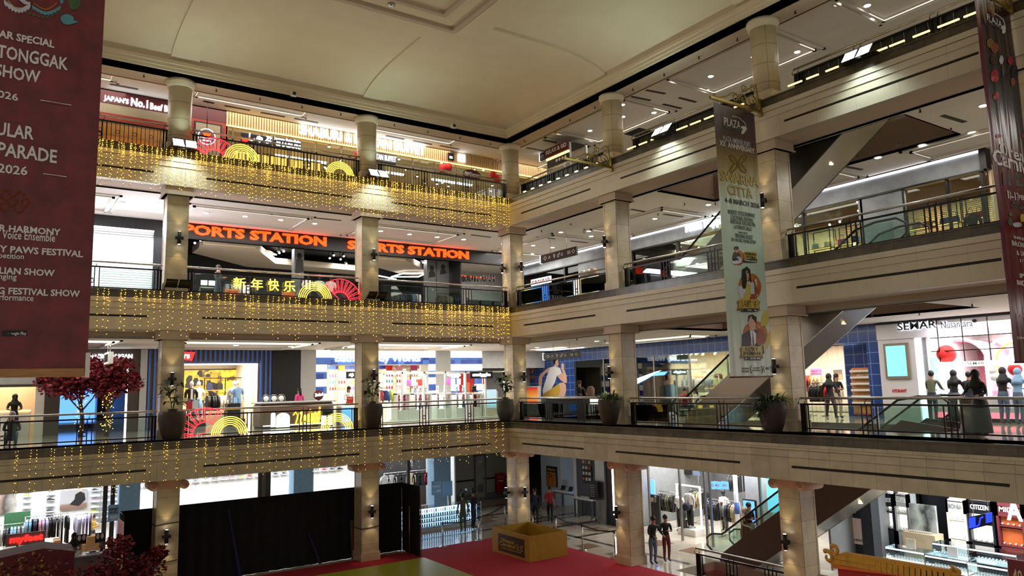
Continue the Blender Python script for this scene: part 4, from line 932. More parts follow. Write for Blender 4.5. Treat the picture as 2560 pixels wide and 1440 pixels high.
def neon_arch(F, plane, c, R, label, n=5, ratio=.55):
    S0, Z0 = fp(F, c[0], c[1], plane); R = R / ppm(wl(F, S0, plane, Z0)); t = T('neon_arch', label, 'neon sign', (S0, plane, Z0), F)
    for k in range(n):
        q = R * (1 - (1 - ratio) * k / (n - 1)); m = MB(); m.tube([(S0 + q * math.cos(PI * i / 20), plane, Z0 + q * math.sin(PI * i / 20)) for i in range(21)], .016, 'neon_yellow', 6); t.part('arc_tube', m)
def pbox(mb, F, off, uL, uR, vT, vB, mat, th=.06, front=0.0):
    s0, s1, z0, z1 = rc(F, off, uL, uR, vT, vB); return mb.box(s0, s1, off - front, off + th, z0, z1, mat)
def sign(name, label, F, off, px, mat, texts, th=.08, cat='sign', front=0.0):
    """a board (pixel box) with lettering parts standing on its face"""
    s0, s1, z0, z1 = rc(F, off, *px); t = T(name, label, cat, ((s0 + s1) / 2, off, z0), F)
    m = MB(); m.bbox(s0, s1, off, off + th, z0, z1, mat, .01); t.part('board', m)
    for tx in texts:
        b = MB(); ptext(b, F, off, tx[0], tx[1], tx[2], tx[3], tx[4], tx[5], tx[6] if len(tx) > 6 else .012, tx[7] if len(tx) > 7 else .03); t.part('lettering', b)
    return t
# ================================================================== left wing, top floor: restaurants
Y4 = 3.8
s_l = fp('A', 245, 240, Y4)[0]; s_m = fp('A', 566, 300, Y4)[0]; s_r = 5.2
shell('A', -17.5, s_m, Y4 + .1, 9, 15, 18.0, 'slat_wood', 'beige_panel', label='beef bowl restaurant on the top floor')
shell('A', s_m + .1, s_r, Y4 + .1, 10, 15, 18.0, 'slat_wood', 'beige_panel', label='buffet restaurant on the top floor')
shop_light('A', -14, 6, 17.6, 260, (1, .72, .42), 4, 3); shop_light('A', -6.5, 6.5, 17.6, 380, (1, .75, .45), 5, 4); shop_light('A', 1, 6.5, 17.6, 300, (1, .78, .5), 5, 4)
def zat(u, v, off, F='A'): return fp(F, u, v, off)[1]
z_t, z_b = 18.19, zat(340, 262 + 14, Y4)
t = T('restaurant_fascia', 'dark red fascia of the beef bowl restaurant, top left', 'shop fascia', ((s_l + s_m) / 2, Y4, 15), 'A')
pb(t, 'top_trim', -17.5, s_m, Y4, Y4 + .12, zat(300, 230, Y4), z_t, 'black_paint')
za = zat(300, 262, Y4); zc = zat(300, 230, Y4)
pb(t, 'sign_band', -17.5, s_m, Y4 + .02, Y4 + .1, za, zc, 'maroon_panel')
pb(t, 'beige_band', -17.5, s_m - 1.75, Y4 + .04, Y4 + .1, zat(300, 287, Y4), za, 'beige_panel')
pb(t, 'red_band', -17.5, s_m - 1.75, Y4 + .0, Y4 + .1, zat(300, 304, Y4), zat(300, 287, Y4), 'red_panel')
pb(t, 'opening_head', -17.5, s_m - 1.75, Y4 - .02, Y4 + .1, zat(300, 311, Y4), zat(300, 304, Y4), 'dark_wood')
pb(t, 'red_panel', s_m - 1.75, s_m, Y4 + .03, Y4 + .1, 15, za, 'red_panel')
sa, sb, ze, zf_ = rc('A', Y4, 484, 553, 307, 420); m = MB(); m.box(sa, sb, Y4 - .02, Y4 + .03, 15.1, zf_, 'black_paint'); m.box(sa + .06, sb - .06, Y4 - .025, Y4 + .03, 15.16, zf_ - .06, 'beige_panel'); t.part('window_panel', m)
for body, a, b, c, d, bo in (("JAPAN'S", 259, 322, 243, 259, .02), ('No.1', 327, 370, 248, 268, .03), ('Beef Bowl', 375, 444, 263, 279, .02)):
    m = MB(); ptext(m, 'A', Y4, body, a, b, c, d, 'sign_white', bo, .05); t.part('lettering', m)
# round neon sign of the same restaurant
ps, pz = fp('A', 517, 342, 3.2); t = T('round_sign', 'round blade sign with a glowing orange bowl, above the red neon fan', 'sign', (ps, 3.2, pz - .36), 'A'); R_ = 20 / ppm((ps, 3.2, pz))
m = MB(); m.cyl((ps, 3.2, pz), (ps, 3.26, pz), R_, 'maroon_panel', 28); m.cyl((ps, 3.22, pz + R_), (ps, 3.22, 18.2), .015, 'black_metal', 5); t.part('disc', m)
m = MB(); m.tube([(ps + R_ * math.cos(i * PI / 16), 3.19, pz + R_ * math.sin(i * PI / 16)) for i in range(32)], .018, 'sign_white', 6, closed=True); t.part('ring', m)
m = MB(); m.prism([(ps - R_ * .5, pz + R_ * .5), (ps + R_ * .5, pz + R_ * .5), (ps + R_ * .3, pz + R_ * .05), (ps - R_ * .3, pz + R_ * .05)], 3.18, 3.2, 'orange_sign'); t.part('bowl_mark', m)
m = MB(); text(m, 'YOSHINOYA', ps - R_ * .95, ps + R_ * .95, pz - R_ * .22, pz - R_ * .02, 3.2, 'sign_white', .02, .03); t.part('lettering', m)
m = MB(); text(m, 'BEEF BOWL', ps - R_ * .5, ps + R_ * .5, pz - R_ * .6, pz - R_ * .42, 3.2, 'sign_white', .02, .03); t.part('lettering', m)
# buffet restaurant
t = T('restaurant_fascia', 'slatted pale wood fascia of the buffet restaurant, top floor', 'shop fascia', (-3, Y4, 17), 'A')
zb1 = zat(900, 369, Y4); m = MB(); n = 150
for i in range(n):
    a = s_m + (s_r - s_m) * i / n; m.box(a, a + (s_r - s_m) / n * .72, Y4 - .03, Y4 + .05, zb1, 18.19, 'slat_wood')
m.box(s_m, s_r, Y4 + .05, Y4 + .1, zb1, 18.19, 'dark_wood'); t.part('slats', m)
pb(t, 'light_strip', s_m, s_r, Y4 - .06, Y4 - .02, zb1 - .05, zb1, 'warm_strip')
m = MB(); ptext(m, 'A', Y4 - .03, 'SHABURI & KINTAN BUFFET', 748, 1061, 339.5, 362.5, 'sign_white', .012, .08); t.part('lettering', m)
for px, mt, body, lb in (((1119, 1133, 383, 401), 'black_paint', 'BIGG', 'small black sign'), ((1145, 1162, 386, 405), 'sign_white', 'HALAL', 'small glowing sign')): 
    s0, s1, z0, z1 = rc('A', Y4 - .04, *px); o = pb(t, 'badge', s0, s1, Y4 - .1, Y4 - .04, z0, z1, mt); m = MB(); text(m, body, s0 + .08, s1 - .08, z0 + .08, z0 + .2, Y4 - .1, 'sign_white' if mt == 'black_paint' else 'c_blue', .01, .01); t.part('badge_lettering', m, parent=o)
m = MB()
for i in range(13): a = s_m + .3 + i * 1.2; m.box(a - .03, a + .03, Y4 + .1, Y4 + .16, 15, zb1, 'screen_frame')
m.box(s_m, s_r, Y4 + .1, Y4 + .16, 17.0, 17.06, 'screen_frame'); solo('glazing_bars', m, 'thin bronze frame of the buffet restaurant front', 'shop front', 'A')
g = MB(); g.box(s_m + .1, s_r, Y4 + .12, Y4 + .13, 15.05, zb1, 'glass'); solo('glass_front', g, 'clear glass front of the buffet restaurant', 'glass', 'A')
for k in range(9):
    a = s_m + .5 + k * .78
    if k == 5 or k == 6: continue
    w = MB(); w.box(a, a + .7, Y4 + .7, Y4 + .76, 15.1, 16.75, 'warm_panel'); w.box(a - .03, a, Y4 + .68, Y4 + .78, 15, 16.8, 'dark_wood'); w.box(a, a + .7, Y4 + .68, Y4 + .78, 16.75, 16.8, 'dark_wood')
    for q in (.2, .45): w.box(a + q, a + q + .015, Y4 + .66, Y4 + .7, 15.1, 16.75, 'dark_wood')
    solo('light_screen', w, 'glowing amber screen panel behind the buffet restaurant front', 'screen', 'A', 'amber screens of the buffet restaurant')
rn = random.Random(5)
for i in range(34):
    a, d = rn.uniform(-9.5, 4.8), rn.uniform(4.4, 9); m = MB(); m.cyl((a, d, 17.98), (a, d, 17.9), .06, 'downlight_glow', 8); m.cyl((a, d, 18), (a, d, 17.93), .075, 'black_paint', 8); solo('spot_lamp', m, 'small bright spot lamp in the buffet restaurant ceiling', 'spot lamp', 'A', 'spot lamps of the buffet restaurant')
for i in range(5):
    a, d = -15.5 + i * 1.1, 4.6 + (i % 2) * 1.3; m = MB(); m.cyl((a, d, 17.98), (a, d, 17.95), .09, 'downlight_glow', 10); m.lathe([(.1, -.02), (.13, 0)], (a, d, 18), 'white', 12); solo('spot_lamp', m, 'round lamp in the beef bowl restaurant ceiling', 'spot lamp', 'A', 'lamps of the beef bowl restaurant')
for i in range(3):
    m = MB(); m.box(-8.5 + i * 4.2, -6 + i * 4.2, 7.0, 7.12, 17.6, 17.68, 'led_white'); m.box(-8.55 + i * 4.2, -5.95 + i * 4.2, 6.95, 7.17, 17.68, 18, 'white'); solo('light_trough', m, 'long lit ceiling trough in the buffet restaurant', 'ceiling light', 'A', 'ceiling troughs of the buffet restaurant')
sign('hanging_sign', 'white lettered blade sign hanging in the buffet restaurant front, left one', 'A', 3.3, (683, 753, 346, 371), 'black_paint', [('Japanese Shabu-Shabu', 685, 751, 347, 355, 'sign_white', 0), ('SHABURI', 690, 751, 358, 369, 'sign_white', .03)], .05)
t = sign('hanging_sign', 'round red and white script sign in the buffet restaurant front', 'A', 3.3, (602, 680, 337, 360), 'black_paint', [('しゃぶ', 622, 680, 337, 357, 'sign_white', .03)], .05)
m = MB(); q = [fp('A', u, v, 3.28) for u, v in ((602, 342), (610, 346), (620, 346), (626, 340), (624, 350), (616, 355), (606, 353))]; m.prism(q, 3.25, 3.3, 'red_glow'); t.part('red_mark', m)
sign('hanging_sign', 'white lettered blade sign hanging behind the first column, buffet restaurant', 'A', 3.3, (938, 990, 385, 409), 'black_paint', [('KINTAN BUFFET', 925, 990, 387, 401, 'sign_white', .02)], .05)
sp, zp = fp('A', 1180, 437, 3.6); t = T('hanging_sign', 'dark oval sign with white lettering near the corner column, top floor', 'sign', (sp, 3.6, zp - .3), 'A')
m = MB(); m.prism([(sp + .52 * math.cos(i * PI / 14), zp + .27 * math.sin(i * PI / 14)) for i in range(28)], 3.6, 3.66, 'maroon_panel'); m.cyl((sp, 3.63, zp + .2), (sp, 3.63, 18), .012, 'black_metal', 5); t.part('board', m)
m = MB(); text(m, 'BIG', sp - .42, sp - .02, zp - .1, zp + .12, 3.6, 'white', .03, .02); text(m, 'HOLIDAY FEAST', sp, sp + .44, zp - .1, zp + .06, 3.6, 'white', .01, .02); t.part('lettering', m)
for u, v in ((1107, 421), (1121, 418), (1233, 438), (1243, 447), (896, 388)):
    a, z = fp('A', u, v, 3.7); m = MB(); m.lathe([(.05, -.2), (.15, -.16), (.2, 0), (.15, .16), (.05, .2)], (a, 3.7, z), 'c_bright_red', 14); m.cyl((a, 3.7, z + .2), (a, 3.7, 18), .006, 'black_metal', 4); m.tube([(a, 3.7, z - .2), (a, 3.7, z - .32)], .02, 'c_mustard', 5)
    solo('red_lantern', m, 'red paper lantern hanging in the buffet restaurant front', 'lantern', 'A', 'lanterns of the buffet restaurant')
# neon on the left galleries
neon_fan('A', .16, (537, 397), 54, 23, 22, 158, 9, 'red neon fan on the top floor railing left of the corner')
neon_arch('A', .12, (605, 402), 42, 'yellow neon arch beside the red fan on the top floor railing')
neon_arch('A', .12, (850, 440), 36, 'yellow neon arch on the top floor railing near the first column')
neon_fan('A', .30, (851, 752), 55, 22, 4, 136, 9, 'red neon fan on the third floor railing near the first column')
neon_arch('A', .30, (788, 748), 42, 'yellow neon arch beside the red fan on the third floor railing')
neon_fan('A', .32, (512, 1084), 64, 28, 51, 189, 8, 'tilted red neon fan on the second floor railing beside a planter')
neon_arch('A', .32, (574, 1085), 43, 'yellow neon arch beside the red fan on the second floor railing')
neon_arch('A', .30, (843, 1076), 42, 'yellow neon arch on the second floor railing near the first column')
t = None
for i, (ch, uL, uR, vT, vB) in enumerate((('新', 583, 614, 694, 722), ('年', 627, 657, 697, 725), ('快', 670, 697, 698, 727), ('乐', 709, 738, 702, 730))):
    s0, s1, z0, z1 = rc('A', .3, uL, uR, vT, vB)
    if t is None: t = T('neon_writing', 'yellow neon greeting in four Chinese characters on the third floor railing', 'neon sign', (s0 + 1, .3, z0), 'A')
    m = MB(); text(m, ch, s0, s1, z0, z1, .3, 'neon_yellow', .004, .04); t.part('character', m)
# ================================================================== left wing, third floor
Y3 = 5.8
sA0, sA1 = -17.5, fp('A', 408, 640, Y3)[0]; sS0 = sA1 + .1; sS1 = fp('A', 1257, 640, Y3)[0]
zt3 = 13.69
P('shutter_white', (226, 232, 236), .4, var=.02)
t = T('roller_shutter_shop', 'brightly lit white roller shutter in a black surround, third floor left', 'shop front', ((sA0 + sA1) / 2, Y3, 10), 'A')
a, b, z0, z1 = rc('A', Y3, 150, 383, 566, 735)
m = MB(); m.box(sA0, sA1, Y3, Y3 + .15, z1, zt3, 'fascia_black'); m.box(b, sA1, Y3, Y3 + .15, 10, z1, 'fascia_black'); t.part('surround', m)
m = MB()
for i in range(34):
    zz = 10 + (z1 - 10) * i / 34; m.box(sA0, b, Y3 + .08, Y3 + .11, zz + .006, zz + (z1 - 10) / 34 - .012, 'shutter_white')
m.box(sA0, b, Y3 + .11, Y3 + .14, 10, z1, 'light_grey'); t.part('shutter_slats', m)
pb(t, 'light_strip', sA0, b, Y3 + .02, Y3 + .06, z1 - .04, z1, 'led_white')
lamp('AREA', (-15, Y3 - .6, z1 + .1), 330, (.86, .92, 1), 4.5, .4, rot=(math.radians(-30), 0, 0), name='shutter_light'); lamp('AREA', (-14.5, 3.0, 10.3), 60, (.72, .70, 1), 4, 1, rot=(PI, 0, 0), name='shutter_bounce')
m = MB(); m.box(sA1 + .02, sA1 + .12, Y3 - .03, Y3 + .3, 10, zt3, 'white'); solo('wall_pier', m, 'white pier between the shutter and the orange lettered shop', 'wall', 'A', kind='structure')
t = T('shop_fascia', 'black fascia with orange lettering of the sports shop, third floor', 'shop fascia', ((sS0 + sS1) / 2, Y3, 12), 'A')
zb3 = zat(860, 630, Y3)
m = MB(); m.box(sS0 + .1, sS1, Y3, Y3 + .2, zb3, zt3 - .02, 'fascia_black'); m.box(sS0 + .1, sS1, Y3 - .03, Y3 + .2, zb3, zb3 + .06, 'black_metal'); t.part('band', m)
for uL, uR, vT, vB in ((431, 815, 575.5, 600), (868, 1170, 615, 636)):
    m = MB(); ptext(m, 'A', Y3, 'SPORTS STATION', uL, uR, vT, vB, 'orange_sign', .035, .10); t.part('lettering', m)
shell('A', sS0, sS1 - 2.6, Y3 + .2, 12.5, 10, 13.5, 'charcoal', 'black_paint', label='sports shop on the third floor')
shop_light('A', -9, 8.5, 13.2, 200, (.95, .97, 1), 4, 3); shop_light('A', -2.5, 8.5, 13.2, 200, (.95, .97, 1), 4, 3); shop_light('A', 5, 7, 13.4, 160, (1, .97, .92), 3, 4)
m = MB()
m.box(sS0, sS0 + .35, Y3, Y3 + .3, 10, zb3, 'fascia_black'); t.part('jamb', m)
# angled white bulkheads
def bulk(pts, z0, z1, label):
    m = MB(); m.prism(pts, z0, z1, 'cream_plaster', 'XY'); solo('ceiling_bulkhead', m, label, 'ceiling', 'A', kind='structure')
bulk([(-11.8, 6.1), (-9.6, 6.1), (-7.6, 9.8), (-2.4, 10.2), (-2.4, 11.6), (-8.6, 11.4), (-11.8, 8.5)], 12.9, 13.2, 'cream angled ceiling bulkhead in the sports shop, left')
bulk([(-3.6, 6.1), (-2.2, 6.1), (1.2, 9.4), (1.2, 10.6), (-.2, 10.4), (-3.6, 8)], 12.9, 13.2, 'cream angled ceiling bulkhead in the sports shop, right')
def led_stripes(u, v, off, w, n, label, z=13.15):
    p = gp(u, v, z); t = T('led_stripe_lamp', label, 'ceiling light', (p.x, p.y, z - .05), 'A')
    for i in range(n):
        pb(t, 'light_bar', p.x - w / 2 + .12 * i, p.x + w / 2 + .12 * i, p.y - .5 + i * .17, p.y - .42 + i * .17, z - .05, z, 'led_white' if i % 3 else 'orange_sign')
led_stripes(640, 628, 8, 1.0, 6, 'white and orange striped ceiling lamp in the sports shop, left'); led_stripes(960, 652, 8, .8, 6, 'white and orange striped ceiling lamp in the sports shop, right')
ph = [gp(u, v, 12.75) for u, v in ((978, 692), (1010, 683), (1066, 683), (1046, 692))]; m = MB(); m.tube(ph, .035, 'led_white', 6, closed=True); solo('ring_lamp', m, 'white hexagonal tube lamp hanging in the sports shop', 'ceiling light', 'A')
ph = [gp(u, v, 12.75) for u, v in ((940, 688), (990, 698), (958, 700))]; m = MB(); m.tube(ph, .035, 'led_white', 6); solo('ring_lamp', m, 'bent white tube lamp beside the first column in the sports shop', 'ceiling light', 'A')
rn = random.Random(8)
for u, v in ((486, 607), (590, 655), (680, 662), (697, 632), (708, 628), (823, 645), (833, 638), (850, 648), (858, 640), (870, 668), (858, 672), (1020, 672), (1033, 668), (1046, 662), (1056, 656), (1140, 668), (865, 660), (880, 668), (500, 600), (655, 640)):
    p = gp(u, v, 13.1); m = MB(); m.cyl((p.x, p.y, 13.5), (p.x, p.y, 13.2), .02, 'black_metal', 5); m.cyl((p.x, p.y + .08, 13.2), (p.x, p.y - .08, 13.08), .06, 'black_paint', 8); m.cyl((p.x, p.y - .081, 13.079), (p.x, p.y - .085, 13.076), .05, 'downlight_glow', 8)
    solo('track_spot', m, 'black track spot lamp in the sports shop ceiling', 'spot lamp', 'A', 'track spots of the sports shop')
for i, (u, lb) in enumerate(((770, 'left'), (799, 'middle'), (827, 'right'))):
    a, z = fp('A', u, 685, 6.5); mannequin('A', a, 6.5, 10.22, f'black headed mannequin in a white shirt, {lb} of three in the sports shop', 'mannequin_black', 'white', 'c_navy')
    m = MB(); m.bbox(a - .3, a + .3, 6.2, 6.8, 10, 10.22, 'charcoal'); solo('display_plinth', m, f'low dark plinth under the {lb} of three mannequins', 'plinth', 'A')
for (u0, u1, cols, lb) in ((985, 1050, ['charcoal', 'c_navy', 'black', 'c_denim', 'light_grey'], 'rack of dark jackets beside the first column, third floor'), (1095, 1150, ['charcoal', 'c_olive', 'black', 'c_navy'], 'rack of dark tops in the middle of the sports shop'), (560, 640, ['grey', 'light_grey', 'white', 'charcoal'], 'rack of grey tops behind the neon writing')):
    a, b = fp('A', u0, 740, 6.3)[0], fp('A', u1, 740, 6.3)[0]; garment_rack('A', a, b, 6.3, 10, 1.35, cols, lb, .09)
for uL, uR, vT, vB, lb in ((736, 760, 622, 690, 'left'), (1068, 1090, 655, 700, 'right'), (1092, 1122, 652, 692, 'far right')):
    s0, s1, z0, z1 = rc('A', 6.9, uL, uR, vT, vB); m = MB(); m.box(s0, s1, 6.9, 7.3, 10, 13.5, 'grey'); m.box(s0 + .05, s1 - .05, 6.88, 6.9, z0, z1, 'wall_grey_plaster'); m.ball(((s0 + s1) / 2, 6.88, z1 - .35), .16, 'charcoal', 8, 6, (.8, .1, 1)); m.prism([((s0 + s1) / 2 - .2, z0 + .1), ((s0 + s1) / 2 + .22, z0 + .2), ((s0 + s1) / 2 + .15, z1 - .5), ((s0 + s1) / 2 - .15, z1 - .5)], 6.87, 6.89, 'charcoal')
    solo('poster_pillar', m, f'grey pillar with a dark athlete poster, {lb} one in the sports shop', 'pillar', 'A')
t = T('letter_sign', 'dark hanging letters seen from behind at the right of the sports shop', 'sign', (3.2, 8.5, 12.6), 'A'); m = MB(); s0, z0 = fp('A', 1135, 703, 7.5); s1, z1 = fp('A', 1235, 682, 7.5)
text(m, 'HAIR STUDIOS', s0, s1, z0 - .05, z0 + .3, 7.5, 'black_paint', .02, .12, mirror=True, slope=(z1 - z0 - .1) / (s1 - s0) * .35); t.part('lettering', m); pb(t, 'light_strip', s0, s1, 7.5, 7.6, z0 + .3, z0 + .36, 'orange_sign')
m = MB(); m.box(sS1 - 2.6, sS1 + 6, 12.4, 12.5, 10, 13.7, 'light_grey'); m.box(sS1 - 2.6, sS1, 10.5, 10.6, 10, 13.2, 'fascia_black'); solo('wall_far', m, 'pale wall closing the third floor passage beyond the sports shop', 'wall', 'A', kind='structure')
for k in range(3):
    s = fp('A', 1185 + 32 * k, 750, 5.2)[0]; t = T('shoe_stand', f'stepped dark stand with shoe boxes, {["left", "middle", "right"][k]} one by the corner column, third floor', 'display stand', (s, 5.2, 10), 'A'); m = MB()
    for q in range(4): m.box(s - .32, s + .32, 5.0 + q * .08, 5.5, 10 + q * .25, 10.22 + q * .25, 'charcoal'); 
    t.part('steps', m)
sign('price_card', 'orange sale card in the sports shop behind the neon writing', 'A', 5.9, (562, 598, 723, 736), 'c_orange', [('LAST CALL', 565, 596, 727, 734, 'charcoal', .01, .01)], .03)
m = MB(); s0, s1, z0, z1 = rc('A', 5.9, 705, 736, 730, 742); m.box(s0, s1, 5.9, 5.93, z0, z1, 'c_orange'); solo('price_card', m, 'plain orange card right of the neon writing in the sports shop', 'sign', 'A')
s0, s1, z0, z1 = rc('A', 5.5, 496, 535, 690, 728); t = T('cash_counter', 'pale glass counter near the second column in the sports shop', 'counter', ((s0 + s1) / 2, 5.5, 10), 'A'); m = MB()
for i in range(5): m.box(s0, s1, 5.3, 5.8, 10.1 + i * .2, 10.13 + i * .2, 'green_glass' if i % 2 else 'light_grey')
m.box(s0, s0 + .04, 5.3, 5.8, 10, 10.95, 'steel'); m.box(s1 - .04, s1, 5.3, 5.8, 10, 10.95, 'steel'); t.part('shelves', m); m = MB(); m.box(s0 + .05, s0 + .3, 5.25, 5.28, 11, 11.2, 'sign_white'); m.box(s0 + .36, s0 + .6, 5.25, 5.28, 11, 11.2, 'sign_white'); t.part('lit_panel', m)
# ================================================================== left wing, second floor
Y2 = 7.7
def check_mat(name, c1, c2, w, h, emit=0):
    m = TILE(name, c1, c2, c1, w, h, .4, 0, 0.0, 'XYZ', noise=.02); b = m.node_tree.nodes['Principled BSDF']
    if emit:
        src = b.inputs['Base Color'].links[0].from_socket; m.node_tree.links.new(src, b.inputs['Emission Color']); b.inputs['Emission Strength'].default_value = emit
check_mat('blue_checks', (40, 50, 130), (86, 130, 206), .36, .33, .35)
P('stripe_blue', (66, 112, 190), .5, var=.05); P('stripe_brown', (84, 66, 54), .5, var=.1); P('brown_cladding', (74, 62, 54), .55, var=.08); P('deep_black', (14, 16, 22), .5, var=.05); P('pier_grey', (188, 190, 190), .6, var=.03)
GRAD('mural_gold', [(0, (226, 190, 60)), (.35, (196, 150, 40)), (.5, (36, 32, 22)), (.62, (230, 200, 60)), (.8, (40, 34, 24)), (1, (214, 176, 60))], 'X', -3, 3, .5, .55, 1.1, 1.5)
E('screen_blue', (90, 150, 255), 1.5)
s0 = -17.5; sPen = fp('A', 348, 950, Y2)[0]; sLv0 = fp('A', 368, 950, Y2)[0]; sLv1 = fp('A', 678, 950, Y2)[0]; sBk = fp('A', 750, 950, Y2)[0]; sB0 = fp('A', 789, 950, Y2)[0]; sB1 = fp('A', 1089, 950, Y2)[0]; sC0 = fp('A', 1126, 950, Y2)[0]; sC1 = fp('A', 1206, 950, Y2)[0]
ZT = C2 - .01
# passage portal with brown cladding
t = T('passage_portal', 'dark brown portal with white lettering leading to a passage, second floor left', 'portal', (-14.8, Y2, 5), 'A')
a, b, z0, z1 = rc('A', Y2, 190, 316, 921, 1045)
m = MB(); m.box(b + .04, sPen, Y2, Y2 + .3, 5, ZT, 'brown_cladding'); m.box(-18.4, b + .04, Y2, Y2 + .3, z1 + .05, ZT, 'brown_cladding'); al, ar = fp('A', 111, 1000, Y2)[0], fp('A', 150, 1000, Y2)[0]; m.box(al, ar, Y2, Y2 + .3, 5, z1 + .05, 'brown_cladding'); t.part('cladding', m)
m = MB(); m.box(ar, b + .04, Y2 - .01, Y2 + .06, z1, z1 + .06, 'led_white'); m.box(b - .03, b + .04, Y2 - .01, Y2 + .06, 5, z1, 'led_white'); t.part('light_frame', m)
m = MB(); ptext(m, 'A', Y2, 'PENYEBERANGAN', 206, 331, 885, 896, 'sign_white', .03, .05); t.part('lettering', m)
m = MB(); ptext(m, 'A', Y2, 'RAMAI RAMAI', 206, 268, 900, 909, 'sign_white', .03, .05); t.part('lettering', m)
shell('A', ar, b, Y2 + .3, 14, 5, 8, 'charcoal', 'charcoal', label='dark passage on the second floor left'); m = MB(); m.box(-16.6, -14.9, 13.8, 13.9, 5.3, 7, 'screen_blue'); m.box(-16.7, -14.8, 13.9, 13.95, 5.2, 7.1, 'white'); solo('lit_window', m, 'pale blue lit shop window at the end of the second floor passage', 'window', 'A')
# pink counter shop at the far left
P('pink_wall', (222, 160, 140), .6, var=.04); P('peach_wall', (236, 206, 160), .6, var=.04)
m = MB(); m.box(-19.9, al, Y2 + 2.2, Y2 + 2.3, 5, 8.2, 'peach_wall'); m.box(-19.9, -18.9, Y2 + 2.1, Y2 + 2.2, 5, 8.2, 'pink_wall'); solo('wall_shop', m, 'peach and pink rear wall of the counter shop, far left', 'wall', 'A', kind='structure')
m = MB(); a0, a1, z0, z1 = rc('A', Y2, 0, 107, 941, 961); m.box(-20.5, a1, Y2, Y2 + .12, z0, ZT, 'light_grey'); m.box(-20.5, a1, Y2 - .04, Y2 + .1, z0 - .1, z0, 'brown_cladding'); m.box(fp('A', 88, 1000, Y2)[0], al, Y2, Y2 + .2, 5, ZT, 'off_white'); solo('shop_front', m, 'pale shop front of the peach counter shop, far left', 'shop front', 'A')
m = MB(); m.bbox(-19.9, al - .4, Y2 + .9, Y2 + 1.4, 5, 6.0, 'white'); m.box(-19.9, al - .4, Y2 + .85, Y2 + .9, 5.98, 6.03, 'warm_strip'); solo('counter', m, 'white lit counter of the peach shop, far left', 'counter', 'A')
shop_light('A', -18.6, Y2 + 1.2, 8.1, 90, (1, .82, .62), 2, 1.5)
m = MB(); m.box(sPen + .02, sLv0 - .02, Y2 - .05, Y2 + .3, 5, ZT, 'pier_grey'); solo('wall_pier', m, 'white pier left of the blue striped shop', 'wall', 'A', kind='structure')
# blue striped clothing shop
t = T('shop_fascia', 'blue and brown striped fascia of the denim shop, second floor', 'shop fascia', ((sLv0 + sLv1) / 2, Y2, 5), 'A')
zb = zat(560, 909, Y2); sO = fp('A', 643, 970, Y2)[0]; sI = fp('A', 395, 970, Y2)[0]
m = MB(); m.box(sLv0, sLv1, Y2 + .06, Y2 + .2, zb, ZT, 'stripe_brown'); m.box(sO, sLv1, Y2 + .06, Y2 + .2, 5, zb, 'stripe_brown'); m.box(sLv0, sI, Y2 + .06, Y2 + .2, 5, zb, 'stripe_brown'); t.part('backing', m)
m = MB(); x = sLv0 + .03
while x < sLv1 - .08: m.box(x, x + .085, Y2 - .02, Y2 + .06, 5 if (x > sO or x < sI - .1) else zb, ZT, 'stripe_blue'); x += .205
t.part('slats', m)
m = MB(); m.box(sI, sO, Y2, Y2 + .06, zb - .06, zb, 'led_white'); m.box(sO - .05, sO, Y2, Y2 + .06, 5, zb, 'led_white'); m.box(sO - .26, sO - .2, Y2 + .4, Y2 + .46, 5, zb, 'led_white'); t.part('light_frame', m)
a, b, z0, z1 = rc('A', Y2 - .1, 424, 486, 880, 902); o = MB(); o.prism([(a, z1), (b + .02, z1), (b - .1, z0), ((a + b) / 2, z0 + .06), (a + .1, z0)], Y2 - .14, Y2 - .06, 'red_glow'); o = t.part('red_tab', o); m = MB(); text(m, "LEVI'S", a + .1, b - .2, z0 + .1, z1 - .1, Y2 - .14, 'sign_white', .03, .03); t.part('lettering', m, parent=o)
shell('A', sI - .6, sO + .15, Y2 + .2, 12.2, 5, 8.1, 'cream_plaster', 'white_plaster', label='denim shop on the second floor'); shop_light('A', -10.6, 9.6, 8.0, 220, (1, .93, .82), 2.6, 2.2)
a, b, z0, z1 = rc('A', 12.0, 460, 612, 925, 1000); m = MB(); m.box(a, b, 12.0, 12.1, z0, z1, 'mural_gold'); m.box(a - .06, b + .06, 12.05, 12.15, z0 - .06, z1 + .06, 'black_paint'); o = solo('wall_mural', m, 'yellow and black floral mural on the rear wall of the denim shop', 'mural', 'A')
m = MB(); rn = random.Random(3)
for i in range(34):
    c = (rn.uniform(a + .1, a + 1.5), rn.uniform(z0 + .1, z1 - .1)); r = rn.uniform(.05, .2); n = 7; m.prism([(c[0] + r * rn.uniform(.6, 1.2) * math.cos(2 * PI * k / n), c[1] + r * rn.uniform(.6, 1.2) * math.sin(2 * PI * k / n)) for k in range(n)], 11.985 - .0003 * i, 11.999, 'black_paint' if i % 3 else 'c_mustard')
solo('mural_print', m, 'dark petal print on the left half of the floral mural', 'mural', 'A')
rk = fp('A', 510, 1000, 11)[0]; rk1 = fp('A', 613, 1000, 11)[0]
t = T('display_frame', 'black display frame with a wooden shelf in the denim shop', 'display frame', (rk, 11, 5), 'A'); m = MB()
for x in (rk, (rk + rk1) / 2, rk1): m.box(x - .02, x + .02, 10.98, 11.02, 5, 7.25, 'black_metal')
m.box(rk, rk1, 10.98, 11.02, 7.21, 7.25, 'black_metal'); t.part('frame', m); pb(t, 'shelf', rk, rk1, 10.85, 11.15, 6.62, 6.66, 'wood')
